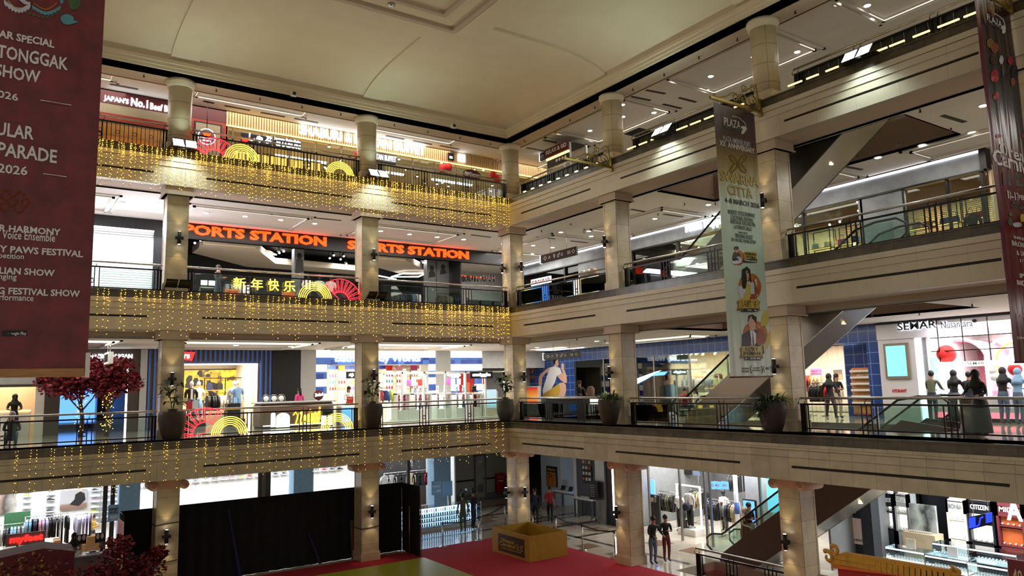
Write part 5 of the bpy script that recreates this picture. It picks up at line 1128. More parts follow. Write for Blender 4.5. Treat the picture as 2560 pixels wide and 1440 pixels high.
for k, (u, mt) in enumerate(((523, 'c_navy'), (549, 'black'))):
    x = fp('A', u, 970, 10.95)[0]; m = MB(); m.prism([(x - .13, 6.67), (x + .13, 6.67), (x + .13, 6.9), (x + .08, 7.0), (x - .08, 7.0), (x - .13, 6.9)], 10.85, 10.98, mt); solo('backpack', m, f'{["navy", "black"][k]} backpack on the wooden shelf of the denim shop', 'backpack', 'A')
garment_rack('A', rk, rk + 1.45, 10.6, 5, 1.5, ['black', 'black', 'c_cream', 'c_cream', 'charcoal', 'white'], 'rack of jackets under the wooden shelf in the denim shop', .1)
for u, d, top, bot, lb, coat in ((478, 8.9, 'white', 'c_denim', 'mannequin in a black vest at the left of the denim shop', 'black'), (496, 9.4, 'white', 'c_sky', 'white mannequin in pale jeans behind the vest one in the denim shop', None), (584, 9.2, 'c_denim', 'c_denim', 'mannequin in a striped shirt at the right of the denim shop', 'c_lilac'), (594, 8.7, 'c_sky', 'c_sky', 'mannequin in a pale denim dress at the right of the denim shop', None)):
    x = fp('A', u, 990, d)[0]; mannequin('A', x, d, 5.3, lb, top=top, bottom=bot, coat=coat); m = MB(); m.bbox(x - .3, x + .3, d - .28, d + .28, 5, 5.3, 'black_paint'); solo('display_plinth', m, 'black plinth under the ' + lb, 'plinth', 'A')
a, b, z0, z1 = rc('A', 8.3, 568, 600, 1008, 1045); m = MB(); m.bbox(a, b, 8.2, 8.8, 5, z1, 'black_paint'); solo('display_table', m, 'black display table in the front of the denim shop', 'table', 'A')
for k, (u, mt) in enumerate(((473, 'c_red'), (488, 'light_grey'))): a, b, z0, z1 = rc('A', 8.2, u - 7, u + 7, 1003, 1024); m = MB(); m.box(a, b, 8.2, 8.24, z0, z1, mt); m.box((a + b) / 2 - .015, (a + b) / 2 + .015, 8.2, 8.24, 5, z0, 'steel'); solo('price_stand', m, f'{["red", "grey"][k]} price card on a stand in the denim shop', 'sign', 'A')
for i in range(7): 
    m = MB(); x = -12 + i * .5; m.cyl((x, 8.6 + (i % 2) * .8, 8.06), (x, 8.6 + (i % 2) * .8, 7.98), .06, 'downlight_glow', 8); m.cyl((x, 8.6 + (i % 2) * .8, 8.1), (x, 8.6 + (i % 2) * .8, 8.0), .075, 'white', 8); solo('spot_lamp', m, 'small spot lamp in the denim shop ceiling', 'spot lamp', 'A', 'spot lamps of the denim shop')
m = MB(); m.box(sLv1 + .02, sBk, Y2 - .02, Y2 + .3, 5, ZT, 'deep_black'); solo('wall_panel', m, 'plain black hoarding between the striped shop and the white pier', 'wall', 'A', kind='structure')
m = MB(); m.box(sBk + .02, sB0, Y2 - .05, Y2 + .3, 5, ZT, 'pier_grey'); solo('wall_pier', m, 'white pier left of the blue checked shop', 'wall', 'A', kind='structure')
m = MB(); m.box(sB1, sC0, Y2 - .06, Y2 + .3, 5, ZT, 'pier_grey'); solo('wall_pier', m, 'white pier between the two blue checked shop windows', 'wall', 'A', kind='structure')
# blue checked toiletries shop
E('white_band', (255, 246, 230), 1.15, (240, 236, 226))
t = T('shop_fascia', 'white and blue checked front of the toiletries shop, second floor', 'shop fascia', ((sB0 + sB1) / 2, Y2, 5), 'A')
zz = [zat(930, v, Y2) for v in (883, 893, 904.5, 911)]; oa, ob = fp('A', 817, 960, Y2)[0], fp('A', 1052, 960, Y2)[0]
def bands(lo, hi, a, b, nm):
    m = MB(); m2 = MB(); z = hi; k = 0
    while z > lo:
        q = max(lo, z - .35); (m if k % 2 == 0 else m2).box(a, b, Y2, Y2 + .12, q, z, 'white_band' if k % 2 == 0 else 'blue_checks'); z = q; k += 1
    t.part('white_bands', m); t.part('blue_bands', m2)
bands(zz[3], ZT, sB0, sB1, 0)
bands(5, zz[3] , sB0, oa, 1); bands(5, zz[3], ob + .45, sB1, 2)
m = MB(); m.box(oa, ob + .45, Y2 - .03, Y2 + .12, zz[3] - .05, zz[3], 'light_grey'); m.box(ob, ob + .45, Y2 - .01, Y2 + .14, 5, zz[3], 'off_white'); t.part('opening_frame', m)
m = MB(); ptext(m, 'A', Y2 - .02, 'Bath & Body Works', 838, 1050, 887.5, 909.5, 'sign_white', .008, .07); t.part('lettering', m)
t = T('shop_window', 'second blue checked window of the toiletries shop, near the corner column', 'shop front', ((sC0 + sC1) / 2, Y2, 5), 'A')
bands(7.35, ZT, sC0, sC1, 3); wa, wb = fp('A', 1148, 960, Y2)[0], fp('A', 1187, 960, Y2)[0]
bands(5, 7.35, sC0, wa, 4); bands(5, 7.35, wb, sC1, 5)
GRAD('poster_red', [(0, (150, 20, 20)), (.5, (200, 40, 30)), (1, (110, 20, 24))], 'Z', 0, 2.3, .4, .3); o = pb(t, 'poster', wa, wb, Y2 + .05, Y2 + .1, 5, 7.35, 'poster_red'); m = MB(); m.bbox((wa + wb) / 2 - .25, (wa + wb) / 2 + .15, Y2 - .06, Y2 + .05, 5.9, 6.75, 'c_orange'); m.bbox((wa + wb) / 2 + .25, (wa + wb) / 2 + .5, Y2 - .06, Y2 + .05, 5.9, 6.5, 'c_orange'); t.part('poster_bottle', m, parent=o)
m = MB(); m.box(sC1 + .02, 7.7, Y2 + .0, Y2 + .2, 7.5, ZT, 'light_grey'); m.box(sC1 + .02, 7.7, Y2 + 1.5, Y2 + 1.6, 5, 7.5, 'grey'); m.box(sC1 + .3, 4.4, Y2 + 1.4, Y2 + 1.5, 5, 7.2, 'charcoal'); solo('wall_corner', m, 'grey wall and service doors behind the corner column, second floor', 'wall', 'A', kind='structure')
shell('A', oa - .1, sC1, Y2 + .14, 11.5, 5, 8.0, 'cream_plaster', 'brown_cladding', label='toiletries shop on the second floor'); shop_light('A', -3.5, 9.3, 7.9, 420, (1, .88, .74), 4, 2.5)
rn = random.Random(21)
cl = ['c_orange', 'c_red', 'c_pink', 'c_hot_pink', 'c_mustard', 'c_cream', 'c_bright_red', 'c_teal', 'c_purple']
def bottle(mat):
    def f(): m = MB(); m.lathe([(.045, 0), (.05, .01), (.05, .13), (.02, .16), (.02, .19), (.0001, .19)], (0, 0, 0), mat, 8); return m
    return f
sh = 0
for u0, u1, lb in ((818, 838, 'far left'), (840, 868, 'left'), (870, 888, 'middle left'), (960, 985, 'middle'), (986, 1020, 'middle right'), (1023, 1052, 'right')):
    a, b = fp('A', u0, 970, 11.2)[0], fp('A', u1, 970, 11.2)[0]; sh += 1
    t = T('shelf_unit', f'lit cream shelf unit of colourful bottles in the toiletries shop, {lb} one', 'shelf unit', ((a + b) / 2, 11.2, 5), 'A'); m = MB()
    for x in (a, b - .03): m.box(x, x + .03, 10.95, 11.4, 5, 7.6, 'c_cream')
    t.part('sides', m)
    for k in range(7): pb(t, 'shelf', a + .03, b - .03, 10.95, 11.4, 5.45 + k * .34, 5.48 + k * .34, 'c_cream')
    pb(t, 'back_panel', a + .03, b - .03, 11.35, 11.4, 5, 7.6, 'soft_white')
    for k in range(3, 7):
        c = cl[(sh * 3 + k) % len(cl)]; n = max(3, int((b - a - .1) / .16))
        if k == 6: c2 = cl[(sh + 2) % 5]; many('hamper_' + c2, lambda c2=c2: MB().bbox(-.17, .17, -.12, .12, 0, .3, c2), [(a + .25 + q * .42, 11.1, 5.48 + k * .34) for q in range(int((b - a) / .45))], 'A', f'{c2[2:].replace("_", " ")} gift box on top of the {lb} bottle shelf unit', 'gift box', f'gift boxes on the {lb} bottle shelf unit', 'gift_box'); continue
        many('bottle_' + c, bottle(c), [(a + .1 + q * .16, 11.05, 5.48 + k * .34) for q in range(n)], 'A', f'{c[2:].replace("_", " ")} bottle on the {lb} shelf unit of the toiletries shop', 'bottle', f'{c[2:].replace("_", " ")} bottles on the {lb} shelf unit', 'bottle')
for i in range(16):
    x, d = rn.uniform(oa, ob), rn.uniform(8, 11); m = MB(); m.cyl((x, d, 8), (x, d, 7.85), .02, 'black_metal', 4); m.cyl((x, d + .06, 7.86), (x, d - .06, 7.8), .05, 'black_paint', 7); m.cyl((x, d - .061, 7.8), (x, d - .065, 7.798), .042, 'downlight_glow', 7); solo('track_spot', m, 'black spot lamp in the toiletries shop ceiling', 'spot lamp', 'A', 'spot lamps of the toiletries shop')
m = MB(); m.box(oa, ob, 11.3, 11.42, 7.62, 7.9, 'blue_checks'); solo('wall_band', m, 'dark blue checked band over the bottle shelves', 'wall band', 'A')
# ice cream kiosk with script neon
a, b, z0, z1 = rc('A', 4.0, 652, 836, 1014, 1068); zk = 6.02
t = T('snack_kiosk', 'brown snack kiosk with yellow script neon behind the second floor railing', 'kiosk', ((a + b) / 2, 4.0, 5), 'A')
P('kiosk_brown', (122, 98, 90), .3, var=.06)
m = MB(); m.bbox(a, b, 4.0, 5.2, 5.08, zk, 'kiosk_brown', .1); m.box(a + .05, b - .05, 4.05, 5.1, 5, 5.08, 'charcoal'); t.part('counter_body', m); m = MB(); m.bbox(a - .06, b + .06, 3.92, 5.3, zk, zk + .06, 'light_grey'); t.part('counter_top', m); pb(t, 'light_strip', a + .1, b - .1, 3.985, 4.0, 5.09, 5.13, 'led_white')
for u0, u1, lb in ((690, 724, 'wide'), (677, 688, 'narrow'), (803, 830, 'right')):
    p0, p1, q0, q1 = rc('A', 4.0, u0, u1, 1032, 1068); m = MB(); r = (p1 - p0) / 2; m.prism([(p0, q0), (p1, q0)] + [(p0 + r + r * math.cos(PI * i / 10), q1 - r * .7 + r * .7 * math.sin(PI * i / 10)) for i in range(11)], 3.96, 4.0, 'white_band' if lb == 'wide' else 'soft_white'); t.part('arched_panel', m, 'glowing arched panel')
m = MB(); ptext(m, 'A', 3.98, 'Zenland', 746, 800, 1030, 1062, 'neon_yellow', .02, .05, slope=.22); t.part('neon_lettering', m); m = MB(); ptext(m, 'A', 3.98, 'YOGYA', 772, 799, 1046, 1062, 'neon_yellow', .02, .05, slope=.1); t.part('neon_lettering', m); m = MB(); q0, qz = fp('A', 739, 1045, 3.96); m.tube([(q0 - .1, 3.96, qz + .12), (q0, 3.96, qz + .25), (q0 + .1, 3.96, qz + .1), (q0, 3.96, qz - .3)], .03, 'neon_yellow', 6); t.part('neon_cone', m)
m = MB(); q0, qz = fp('A', 797, 988, 4.4); m.cyl((q0, 4.4, qz), (q0, 4.45, qz), .22, 'c_maroon', 22); m.cyl((q0, 4.42, zk), (q0, 4.42, qz - .2), .03, 'c_maroon', 6); t.part('round_sign', m); m = MB(); text(m, 'Zenland', q0 - .18, q0 + .18, qz - .06, qz + .08, 4.4, 'sign_white', .03, .02, slope=.1); t.part('sign_lettering', m)
for k, u in enumerate((665, 685, 703)):
    q0, qz = fp('A', u, 1010, 4.5); m = MB(); m.tube([(q0 - .16, 4.5, zk + .06), (q0 - .16, 4.5, zk + .26), (q0 - .08, 4.5, zk + .36), (q0 + .08, 4.5, zk + .36), (q0 + .16, 4.5, zk + .26), (q0 + .16, 4.5, zk + .06)], .012, 'steel', 5); m.ball((q0, 4.5, zk + .2), .12, 'white', 8, 6); solo('cone_display', m, f'white ice cream display under a steel arch on the kiosk, {["left", "middle", "right"][k]} one', 'display', 'A')
m = MB(); q0, q1, z0, z1 = rc('A', 3.6, 806, 834, 1024, 1040); m.bbox(q0, q1, 3.5, 3.9, 5.45, 5.75, 'black_paint', .12); m.cyl(((q0 + q1) / 2, 3.7, 5), ((q0 + q1) / 2, 3.7, 5.45), .03, 'steel', 6); m.lathe([(.22, 0), (.22, .03)], ((q0 + q1) / 2, 3.7, 5), 'black_metal', 12); solo('bar_stool', m, 'black padded stool at the right end of the snack kiosk', 'stool', 'A')
m = MB(); q0, q1, z0, z1 = rc('A', 4.3, 852, 886, 1014, 1060); m.bbox(q0, q1, 4.3, 4.9, 5, z1, 'white', .05); m.box(q0 + .05, q1 - .05, 4.28, 4.3, 5.1, z1 - .08, 'screen_blue'); solo('drinks_fridge', m, 'blue lit display fridge beside the first column, second floor', 'fridge', 'A')
# toy stands under a white frame
a, b = fp('A', 948, 1000, 3.8)[0], fp('A', 1262, 1000, 3.8)[0]; zf_ = zat(1100, 929, 3.8)
t = T('booth_frame', 'thin white frame booth with lamps around the toy stands, second floor', 'booth', ((a + b) / 2, 3.8, 5), 'A'); m = MB(); n = 6
for i in range(n + 1): x = a + (b - a) * i / n; m.box(x - .035, x + .035, 3.76, 3.84, 5.05, zf_, 'white'); m.box(x - .035, x + .035, 5.76, 5.84, 5.05, zf_, 'white')
m.box(a, b, 3.76, 3.84, zf_ - .07, zf_, 'white'); m.box(a, b, 5.76, 5.84, zf_ - .07, zf_, 'white'); t.part('posts_and_beams', m); m = MB(); m.bbox(a - .1, b + .1, 3.6, 6, 5, 5.05, 'off_white'); t.part('floor_deck', m)
for i, u in enumerate((1012, 1055, 1122, 1147)):
    x, z = fp('A', u, 938, 4.2); m = MB(); m.cyl((x, 4.2, zf_ - .05), (x, 4.2, zf_ - .14), .02, 'white', 5); m.cyl((x - .08, 4.2, zf_ - .12), (x + .08, 4.2, zf_ - .2), .06, 'white', 8); t.part('lamp', m)
for k, (u0, u1, body) in enumerate(((866, 890, 'smiggle'), (1175, 1232, 'smiggle'))):
    x0, x1, z0, z1 = rc('A', 3.74 if k else 5.7, u0, u1, 930, 945); sign('hanging_sign', f'black sign with white script lettering on the white booth, {["left", "right"][k]} one', 'A', 3.74 if k else 5.7, (u0, u1, 929, 946), 'black_paint', [(body, u0 + 6, u1 - 6, 932, 943, 'sign_white', .05)], .05)
def toy(mat):
    def f(): m = MB(); m.ball((0, 0, .11), .1, mat, 8, 6, (1, .8, 1.1)); m.ball((0, -.02, .25), .075, mat, 8, 6); m.ball((-.06, 0, .33), .03, mat, 6, 4); m.ball((.06, 0, .33), .03, mat, 6, 4); return m
    return f
for k, (u0, u1, cols, lb) in enumerate(((993, 1027, ['c_pink', 'c_hot_pink', 'white'], 'first from the left'), (1036, 1080, ['c_lilac', 'c_pink', 'grey'], 'second from the left'), (1092, 1130, ['c_sky', 'c_pink', 'c_lilac'], 'third from the left'), (1141, 1176, ['c_teal', 'c_pink', 'c_sky'], 'fourth from the left'), (1182, 1205, ['c_maroon', 'c_red', 'black'], 'fifth from the left'))):
    x0, x1, z0, z1 = rc('A', 3.95, u0, u1, 982, 1055); z1 = min(z1, 6.6)
    t = T('toy_stand', f'white rounded stand of soft toys in the booth, {lb}', 'display stand', ((x0 + x1) / 2, 3.95, 5.05), 'A'); m = MB()
    for x in (x0, x1 - .07): m.bbox(x, x + .07, 3.95, 4.6, 5.05, z1, 'white', .02)
    m.bbox(x0, x1, 3.95, 4.6, z1 - .08, z1, 'white', .03); m.bbox(x0 + .07, x1 - .07, 3.97, 4.6, 5.05, 5.5, 'white', .02); t.part('housing', m)
    pb(t, 'back_panel', x0 + .07, x1 - .07, 4.55, 4.6, 5.5, z1 - .08, 'white_band')
    n = max(2, int((x1 - x0 - .14) / .24))
    for r in range(3):
        if r: pb(t, 'shelf', x0 + .07, x1 - .07, 4.05, 4.55, 5.5 + r * .37 - .02, 5.5 + r * .37, 'glass')
        many('toy_' + cols[r], toy(cols[r]), [(x0 + .2 + q * (x1 - x0 - .4) / max(1, n - 1), 4.25, 5.505 + r * .37) for q in range(n)], 'A', f'{cols[r].replace("c_", "").replace("_", " ")} soft toy on the {["lower", "middle", "upper"][r]} shelf of the {lb} toy stand', 'soft toy', f'soft toys on the {lb} stand, {["lower", "middle", "upper"][r]} shelf', 'soft_toy')
x0, x1, z0, z1 = rc('A', 3.95, 1207, 1246, 978, 1050); t = T('poster_stand', 'cream stand with a green and blue poster in the booth beside the corner planter', 'display stand', ((x0 + x1) / 2, 3.95, 5.05), 'A'); m = MB(); m.bbox(x0, x1, 3.95, 4.4, 5.05, min(z1, 6.6), 'c_cream', .04); t.part('body', m); GRAD('poster_meadow', [(0, (60, 130, 60)), (.3, (80, 150, 70)), (.36, (150, 205, 225)), (1, (190, 225, 240))], 'Z', 0, 1.0, .5, .5); pb(t, 'poster', x0 + .1, x1 - .1, 3.94, 3.95, 5.45, 6.35, 'poster_meadow')
for k, (u, v, mt) in enumerate(((1022, 972, 'c_hot_pink'), (1034, 972, 'white'), (1050, 974, 'c_bright_red'), (1120, 970, 'c_hot_pink'), (1133, 972, 'white'), (1147, 970, 'light_grey'), (1212, 966, 'c_bright_red'))):
    x, z = fp('A', u, v, 4.3); m = MB(); m.box(x - .11, x + .11, 4.28, 4.3, 6.62, 6.62 + .3, mt); m.box(x - .02, x + .02, 4.28, 4.32, 6.6, 6.62, 'steel'); solo('promo_card', m, f'{mt.replace("c_", "").replace("_", " ")} promotion card on top of the toy stands, {NTH[0] and ["first", "second", "third", "fourth", "fifth", "sixth", "last"][k]} from the left', 'sign', 'A')
shop_light('A', (a + b) / 2, 4.4, zf_ - .1, 120, (1, .98, .95), 4, 1)
garment_rack('A', fp('A', 950, 1010, 4.6)[0], fp('A', 980, 1010, 4.6)[0], 4.6, 5.05, 1.5, ['c_red', 'c_blue', 'c_lime'], 'rack of bright bags at the left end of the white booth', .14, L=.5)
# hanging wayfinding sign seen edge on
x, z = fp('A', 272, 895, 3.2); t = T('hanging_sign', 'small white edged signboard on rods before the brown portal', 'sign', (x, 3.2, z - .3), 'A'); m = MB(); m.box(x - .08, x + .08, 2.6, 3.9, z - .22, z + .2, 'white'); m.box(x - .085, x - .08, 2.7, 3.8, z - .15, z + .13, 'black_paint'); t.part('board', m)
for d in (2.9, 3.6): m = MB(); m.cyl((x, d, z + .2), (x, d, C2), .012, 'steel', 5); t.part('rod', m)
# red trees
P('maple_red', (126, 22, 34), .6, var=.35, scale=5); P('maple_dark', (82, 14, 24), .6, var=.3, scale=5); P('gold_leaf', (170, 130, 60), .5, var=.3); P('bark', (58, 40, 32), .8, var=.25)
def red_tree(s, d, zb, h, blobs, label, seed, dens=420, lights=0, leafsize=.09, cat='artificial tree'):
    rnd = random.Random(seed); t = T('red_tree', label, cat, (s, d, zb), 'A'); tr = MB(); fo = MB(); top = (s, d, zb + h)
    tr.tube([(s, d, zb), (s + .04, d, zb + h * .35), (s - .03, d + .03, zb + h * .65), top], .09, 'bark', 8, r2=.04)
    for bx, by, bz, br in blobs:
        tr.tube([(s, d, zb + h * .5), ((s + s + bx) / 2, d + by / 2, zb + h * .75), (s + bx, d + by, zb + bz)], .035, 'bark', 5, r2=.012)
        for i in range(int(dens * br)):
            v = Vector((rnd.gauss(0, 1), rnd.gauss(0, 1), rnd.gauss(0, 1))); v = v.normalized() * br * (rnd.random() ** .4); c = Vector((s + bx, d + by, zb + bz)) + Vector((v.x, v.y, v.z * .75))
            a, b = rnd.uniform(0, 6.3), rnd.uniform(-1, 1); u_ = Vector((math.cos(a), math.sin(a), b)).normalized() * leafsize; w_ = u_.cross(Vector((rnd.uniform(-1, 1), rnd.uniform(-1, 1), 1))).normalized() * leafsize * .7
            fo.add([c - u_, c - w_, c + u_, c + w_], [(0, 1, 2, 3)], 'maple_red' if rnd.random() < .6 else 'maple_dark')
    t.part('trunk', tr); t.part('foliage', fo)
    if lights:
        li = MB()
        for i in range(lights): a = rnd.uniform(0, 6.3); zz = rnd.uniform(.2, h * .85); li.ball((s + .13 * math.cos(a) + rnd.uniform(-.1, .1), d + .13 * math.sin(a), zb + zz), .017, 'bulb_glow', 5, 3)
        t.part('string_lights', li, kind='stuff')
    return t
red_tree(fp('A', 205, 1000, 5.2)[0], 5.2, 5, 1.9, [(-.8, 0, 2.1, .8), (0, .2, 2.5, .9), (.7, -.1, 2.2, .8), (-.3, -.2, 1.8, .6)], 'red leaved artificial tree before the passage portal, second floor, left one', 31, 700, 40)
red_tree(fp('A', 270, 1000, 4.6)[0], 4.6, 5, 2.0, [(-.5, 0, 2.3, .8), (.3, .1, 2.4, .8), (.6, -.1, 2.0, .6), (0, 0, 1.8, .6)], 'red leaved artificial tree before the passage portal, second floor, right one', 32, 700, 90)
# ================================================================== left wing, ground floor: shoe shop behind the black stage booth
Y1 = 7.6
P('shop_white', (228, 230, 232), .5, var=.02)
shell('A', -21, 1.4, Y1 + .1, 11.1, 0, 3.5, 'shop_white', 'white_plaster', label='sports shoe shop on the ground floor'); 
for x, e in ((-17.5, 210), (-12, 180), (-6.5, 180), (-1, 140)): shop_light('A', x, 9.3, 3.45, e, (.96, .98, 1), 4.5, 2)
m = MB(); m.box(-21, 1.4, 8.0, 11, .0, .03, 'c_sand'); solo('floor_mat', m, 'pale wood floor of the ground floor shoe shop', 'floor covering', 'A')
def shoe(mat, sole):
    def f():
        m = MB(); n = 9; vs = []; prof = [(-.14, .045, .05), (-.11, .05, .085), (-.05, .05, .10), (0, .05, .085), (.05, .052, .06), (.10, .05, .045), (.14, .036, .035), (.155, .015, .025)]
        for x, w, h in prof: vs += [(x, -w, .018), (x, -w * .8, h * .7), (x, 0, h), (x, w * .8, h * .7), (x, w, .018)]
        m.add(vs, [(i * 5 + k, i * 5 + k + 1, i * 5 + 6 + k, i * 5 + 5 + k) for i in range(7) for k in range(4)] + [(4, 3, 2, 1, 0)], mat, True)
        m.prism([(-.15, -.05), (.09, -.056), (.165, -.02), (.165, .02), (.09, .056), (-.15, .05)], 0, .024, sole, 'XY'); return m
    return f
rn = random.Random(41); pal = [('white', 'white'), ('light_grey', 'white'), ('charcoal', 'white'), ('black', 'black'), ('c_sky', 'white'), ('c_lime', 'white'), ('c_pink', 'white'), ('c_navy', 'white'), ('c_bright_red', 'white'), ('grey', 'light_grey')]
by = {}; led = MB(); postn = [(fp('A', a, 1290, 11)[0], fp('A', b, 1290, 11)[0]) for a, b in ((-40, 40), (92, 108), (150, 222))]
NC = 0
x = -19.2
while x < -3.6:
    if not any(a - .15 < x < b + .15 for a, b in postn):
        for r in range(11):
            z = .95 + r * .235
            if x > -13.8 and z < 2.3: continue
            led.box(x - .17, x + .17, 10.86, 11.1, z - .02, z, 'light_grey')
            if rn.random() < .93: by.setdefault(rn.choice(pal) if rn.random() < .6 else pal[(int(x * 2)) % 10], []).append((x, 10.95, z, rn.uniform(-.1, .1)))
    x += .42
solo('shoe_ledges', led, 'pale wall ledges carrying the shoes of the ground floor shop', 'shelf', 'A')
for (c, so), pl in by.items(): many(f'shoe_{c}', shoe(c, so), pl, 'A', f'{c.replace("c_", "").replace("_", " ")} sports shoe on the wall ledges of the ground floor shop', 'shoe', f'{c.replace("c_", "").replace("_", " ")} shoes on the wall ledges', 'shoe')
GRAD('poster_runner', [(0, (120, 90, 70)), (.3, (196, 170, 150)), (.6, (60, 54, 52)), (1, (200, 196, 190))], 'X', -.9, .9, .5, .2, .5, 2); GRAD('poster_grey', [(0, (110, 84, 74)), (.12, (120, 96, 86)), (.18, (150, 150, 154)), (1, (120, 120, 126))], 'Z', 0, 1.5, .5, .25)
t = T('wall_poster', 'poster of an athlete tying a shoe on the shoe wall, far left', 'poster', (postn[0][0] + .5, 11, 1.7), 'A'); pb(t, 'sheet', postn[0][0], postn[0][1], 10.95, 11.05, 1.75, 3.2, 'poster_runner')
a, b, z0, z1 = rc('A', 10.95, 151, 217, 1231, 1272); t = T('wall_poster', 'grey poster of a seated athlete in black on the shoe wall', 'poster', ((a + b) / 2, 10.95, z0), 'A'); pb(t, 'sheet', a, b, 10.95, 11.05, z0, z1 + .1, 'poster_grey')
c = (a + b) / 2 + .15; m = MB(); m.prism([(c - .3, z0 + .2), (c + .05, z0 + .1), (c + .3, z0 + .35), (c + .25, z0 + .62), (c + .08, z0 + .72), (c - .1, z0 + .6), (c - .12, z0 + .4)], 10.94, 10.95, 'print_black'); m.prism([(c + .08 + .07 * math.cos(i * PI / 6), z0 + .8 + .09 * math.sin(i * PI / 6)) for i in range(12)], 10.935, 10.95, 'print_skin'); t.part('printed_figure', m)
for k, (u0, u1, d, h, cols, lb, L) in enumerate(((62, 150, 9.0, 1.75, ['c_sky', 'c_navy', 'c_pink', 'c_lilac', 'black', 'black', 'black'], 'rack of mixed sportswear before the shoe wall, left', .8), (150, 172, 9.0, 1.75, ['black'], 'rack of black trousers in the shoe shop', 1.1), (186, 230, 8.6, 1.7, ['c_lilac', 'c_lilac', 'c_purple', 'charcoal'], 'round rack of lilac shirts in the shoe shop', .85), (-10, 60, 9.2, 1.5, ['light_grey', 'charcoal', 'c_sky', 'grey'], 'rack of grey sportswear at the far left of the shoe shop', .7))):
    garment_rack('A', fp('A', u0, 1320, d)[0], fp('A', u1, 1320, d)[0], d, .03, h, cols, lb, .1, L=L, metal='steel')
m = MB(); a, b, z0, z1 = rc('A', 9.8, 10, 75, 1290, 1325); m.box(a, b, 9.8, 9.86, .8, 1.9, 'c_green'); m.box(a, b, 9.86, 10.0, .03, .8, 'white'); solo('green_panel', m, 'green display panel in the shoe shop behind the grey rack', 'display panel', 'A')
for k, (u0, u1, v) in enumerate(((135, 152, 1345), (216, 262, 1335), (60, 130, 1372), (140, 215, 1368))):
    a, b = fp('A', u0, v, 8.4)[0], fp('A', u1, v, 8.4)[0]; m = MB(); m.bbox(a, b, 8.2, 8.8, .03, .55 if k > 1 else .85, 'wood'); solo('display_table', m, f'low wooden display block in the shoe shop, {["second from the left", "right end", "left end", "third from the left"][k]}', 'display block', 'A')
m = MB(); a, b = fp('A', 297, 1250, Y1)[0], fp('A', 348, 1250, Y1)[0]; m.box(a, b, Y1 - .2, Y1 + .5, 0, 3.54, 'c_sky'); solo('column_pier', m, 'pale blue clad pillar in the shoe shop front, left one', 'pillar', 'A', kind='structure')
m = MB(); a, b = fp('A', 731, 1210, Y1)[0], fp('A', 780, 1210, Y1)[0]; m.box(a, b, Y1 - .2, Y1 + .5, 0, 3.54, 'c_sky'); solo('column_pier', m, 'pale blue clad pillar in the shoe shop front, right one', 'pillar', 'A', kind='structure')
m = MB()
for u in (264, 283, 650, 672, 1022): x = fp('A', u, 1230, Y1)[0]; m.box(x - .08, x + .08, Y1, Y1 + .1, 0, 3.5, 'charcoal')
solo('glazing_bars', m, 'dark uprights of the shoe shop front on the ground floor', 'shop front', 'A')
m = MB(); a, b = fp('A', 650, 1230, Y1)[0], fp('A', 673, 1230, Y1)[0]; m.box(a, b, Y1 + .1, Y1 + .2, 0, 3.5, 'dull_steel'); solo('wall_pier', m, 'grey metal pier in the middle of the shoe shop front', 'wall', 'A', kind='structure')
t = sign('promo_board', 'pale blue promotion board with dark lettering by the left pillar', 'A', 7.2, (270, 297, 1262, 1303), 'c_sky', [('MORE DEALS', 273, 295, 1270, 1276, 'c_navy', .02, .01), ('GAS POLL', 273, 295, 1278, 1284, 'c_navy', .02, .01), ('FREE GIFT', 276, 293, 1289, 1296, 'white', .02, .01)], .04)
shirts = fp('A', 1000, 1180, 9.6)[0]
garment_rack('A', fp('A', 960, 1180, 9.2)[0], fp('A', 1090, 1180, 9.2)[0], 9.2, .03, 2.1, ['light_grey', 'light_grey', 'charcoal', 'charcoal', 'c_beige', 'black', 'black', 'c_bright_red', 'c_green', 'black'], 'rack of T shirts facing forward at the right of the shoe shop', .3, face=True, L=.72, metal='steel')
m = MB(); m.box(fp('A', 945, 1180, 10.9)[0], fp('A', 1098, 1180, 10.9)[0], 10.9, 11.0, .03, 3.45, 'charcoal'); solo('wall_dark', m, 'dark display wall behind the T shirt rack', 'wall', 'A', kind='structure')
mannequin('A', fp('A', 1025, 1180, 9.9)[0], 9.9, 1.6, 'mannequin in a grey hooded jacket high on the dark display wall', 'mannequin_black', 'grey', 'charcoal')
m = MB(); x = fp('A', 1025, 1180, 9.9)[0]; m.box(x - .4, x + .4, 9.7, 10.9, 1.55, 1.6, 'charcoal'); solo('display_shelf', m, 'dark shelf under the hooded mannequin', 'shelf', 'A')
m = MB(); a, b, z0, z1 = rc('A', 7.3, 1078, 1120, 1150, 1240); m.box(a, b, 7.0, 7.7, 0, 3.54, 'c_sky'); solo('column_pier', m, 'broad pale blue pillar at the right end of the shoe shop', 'pillar', 'A', kind='structure')
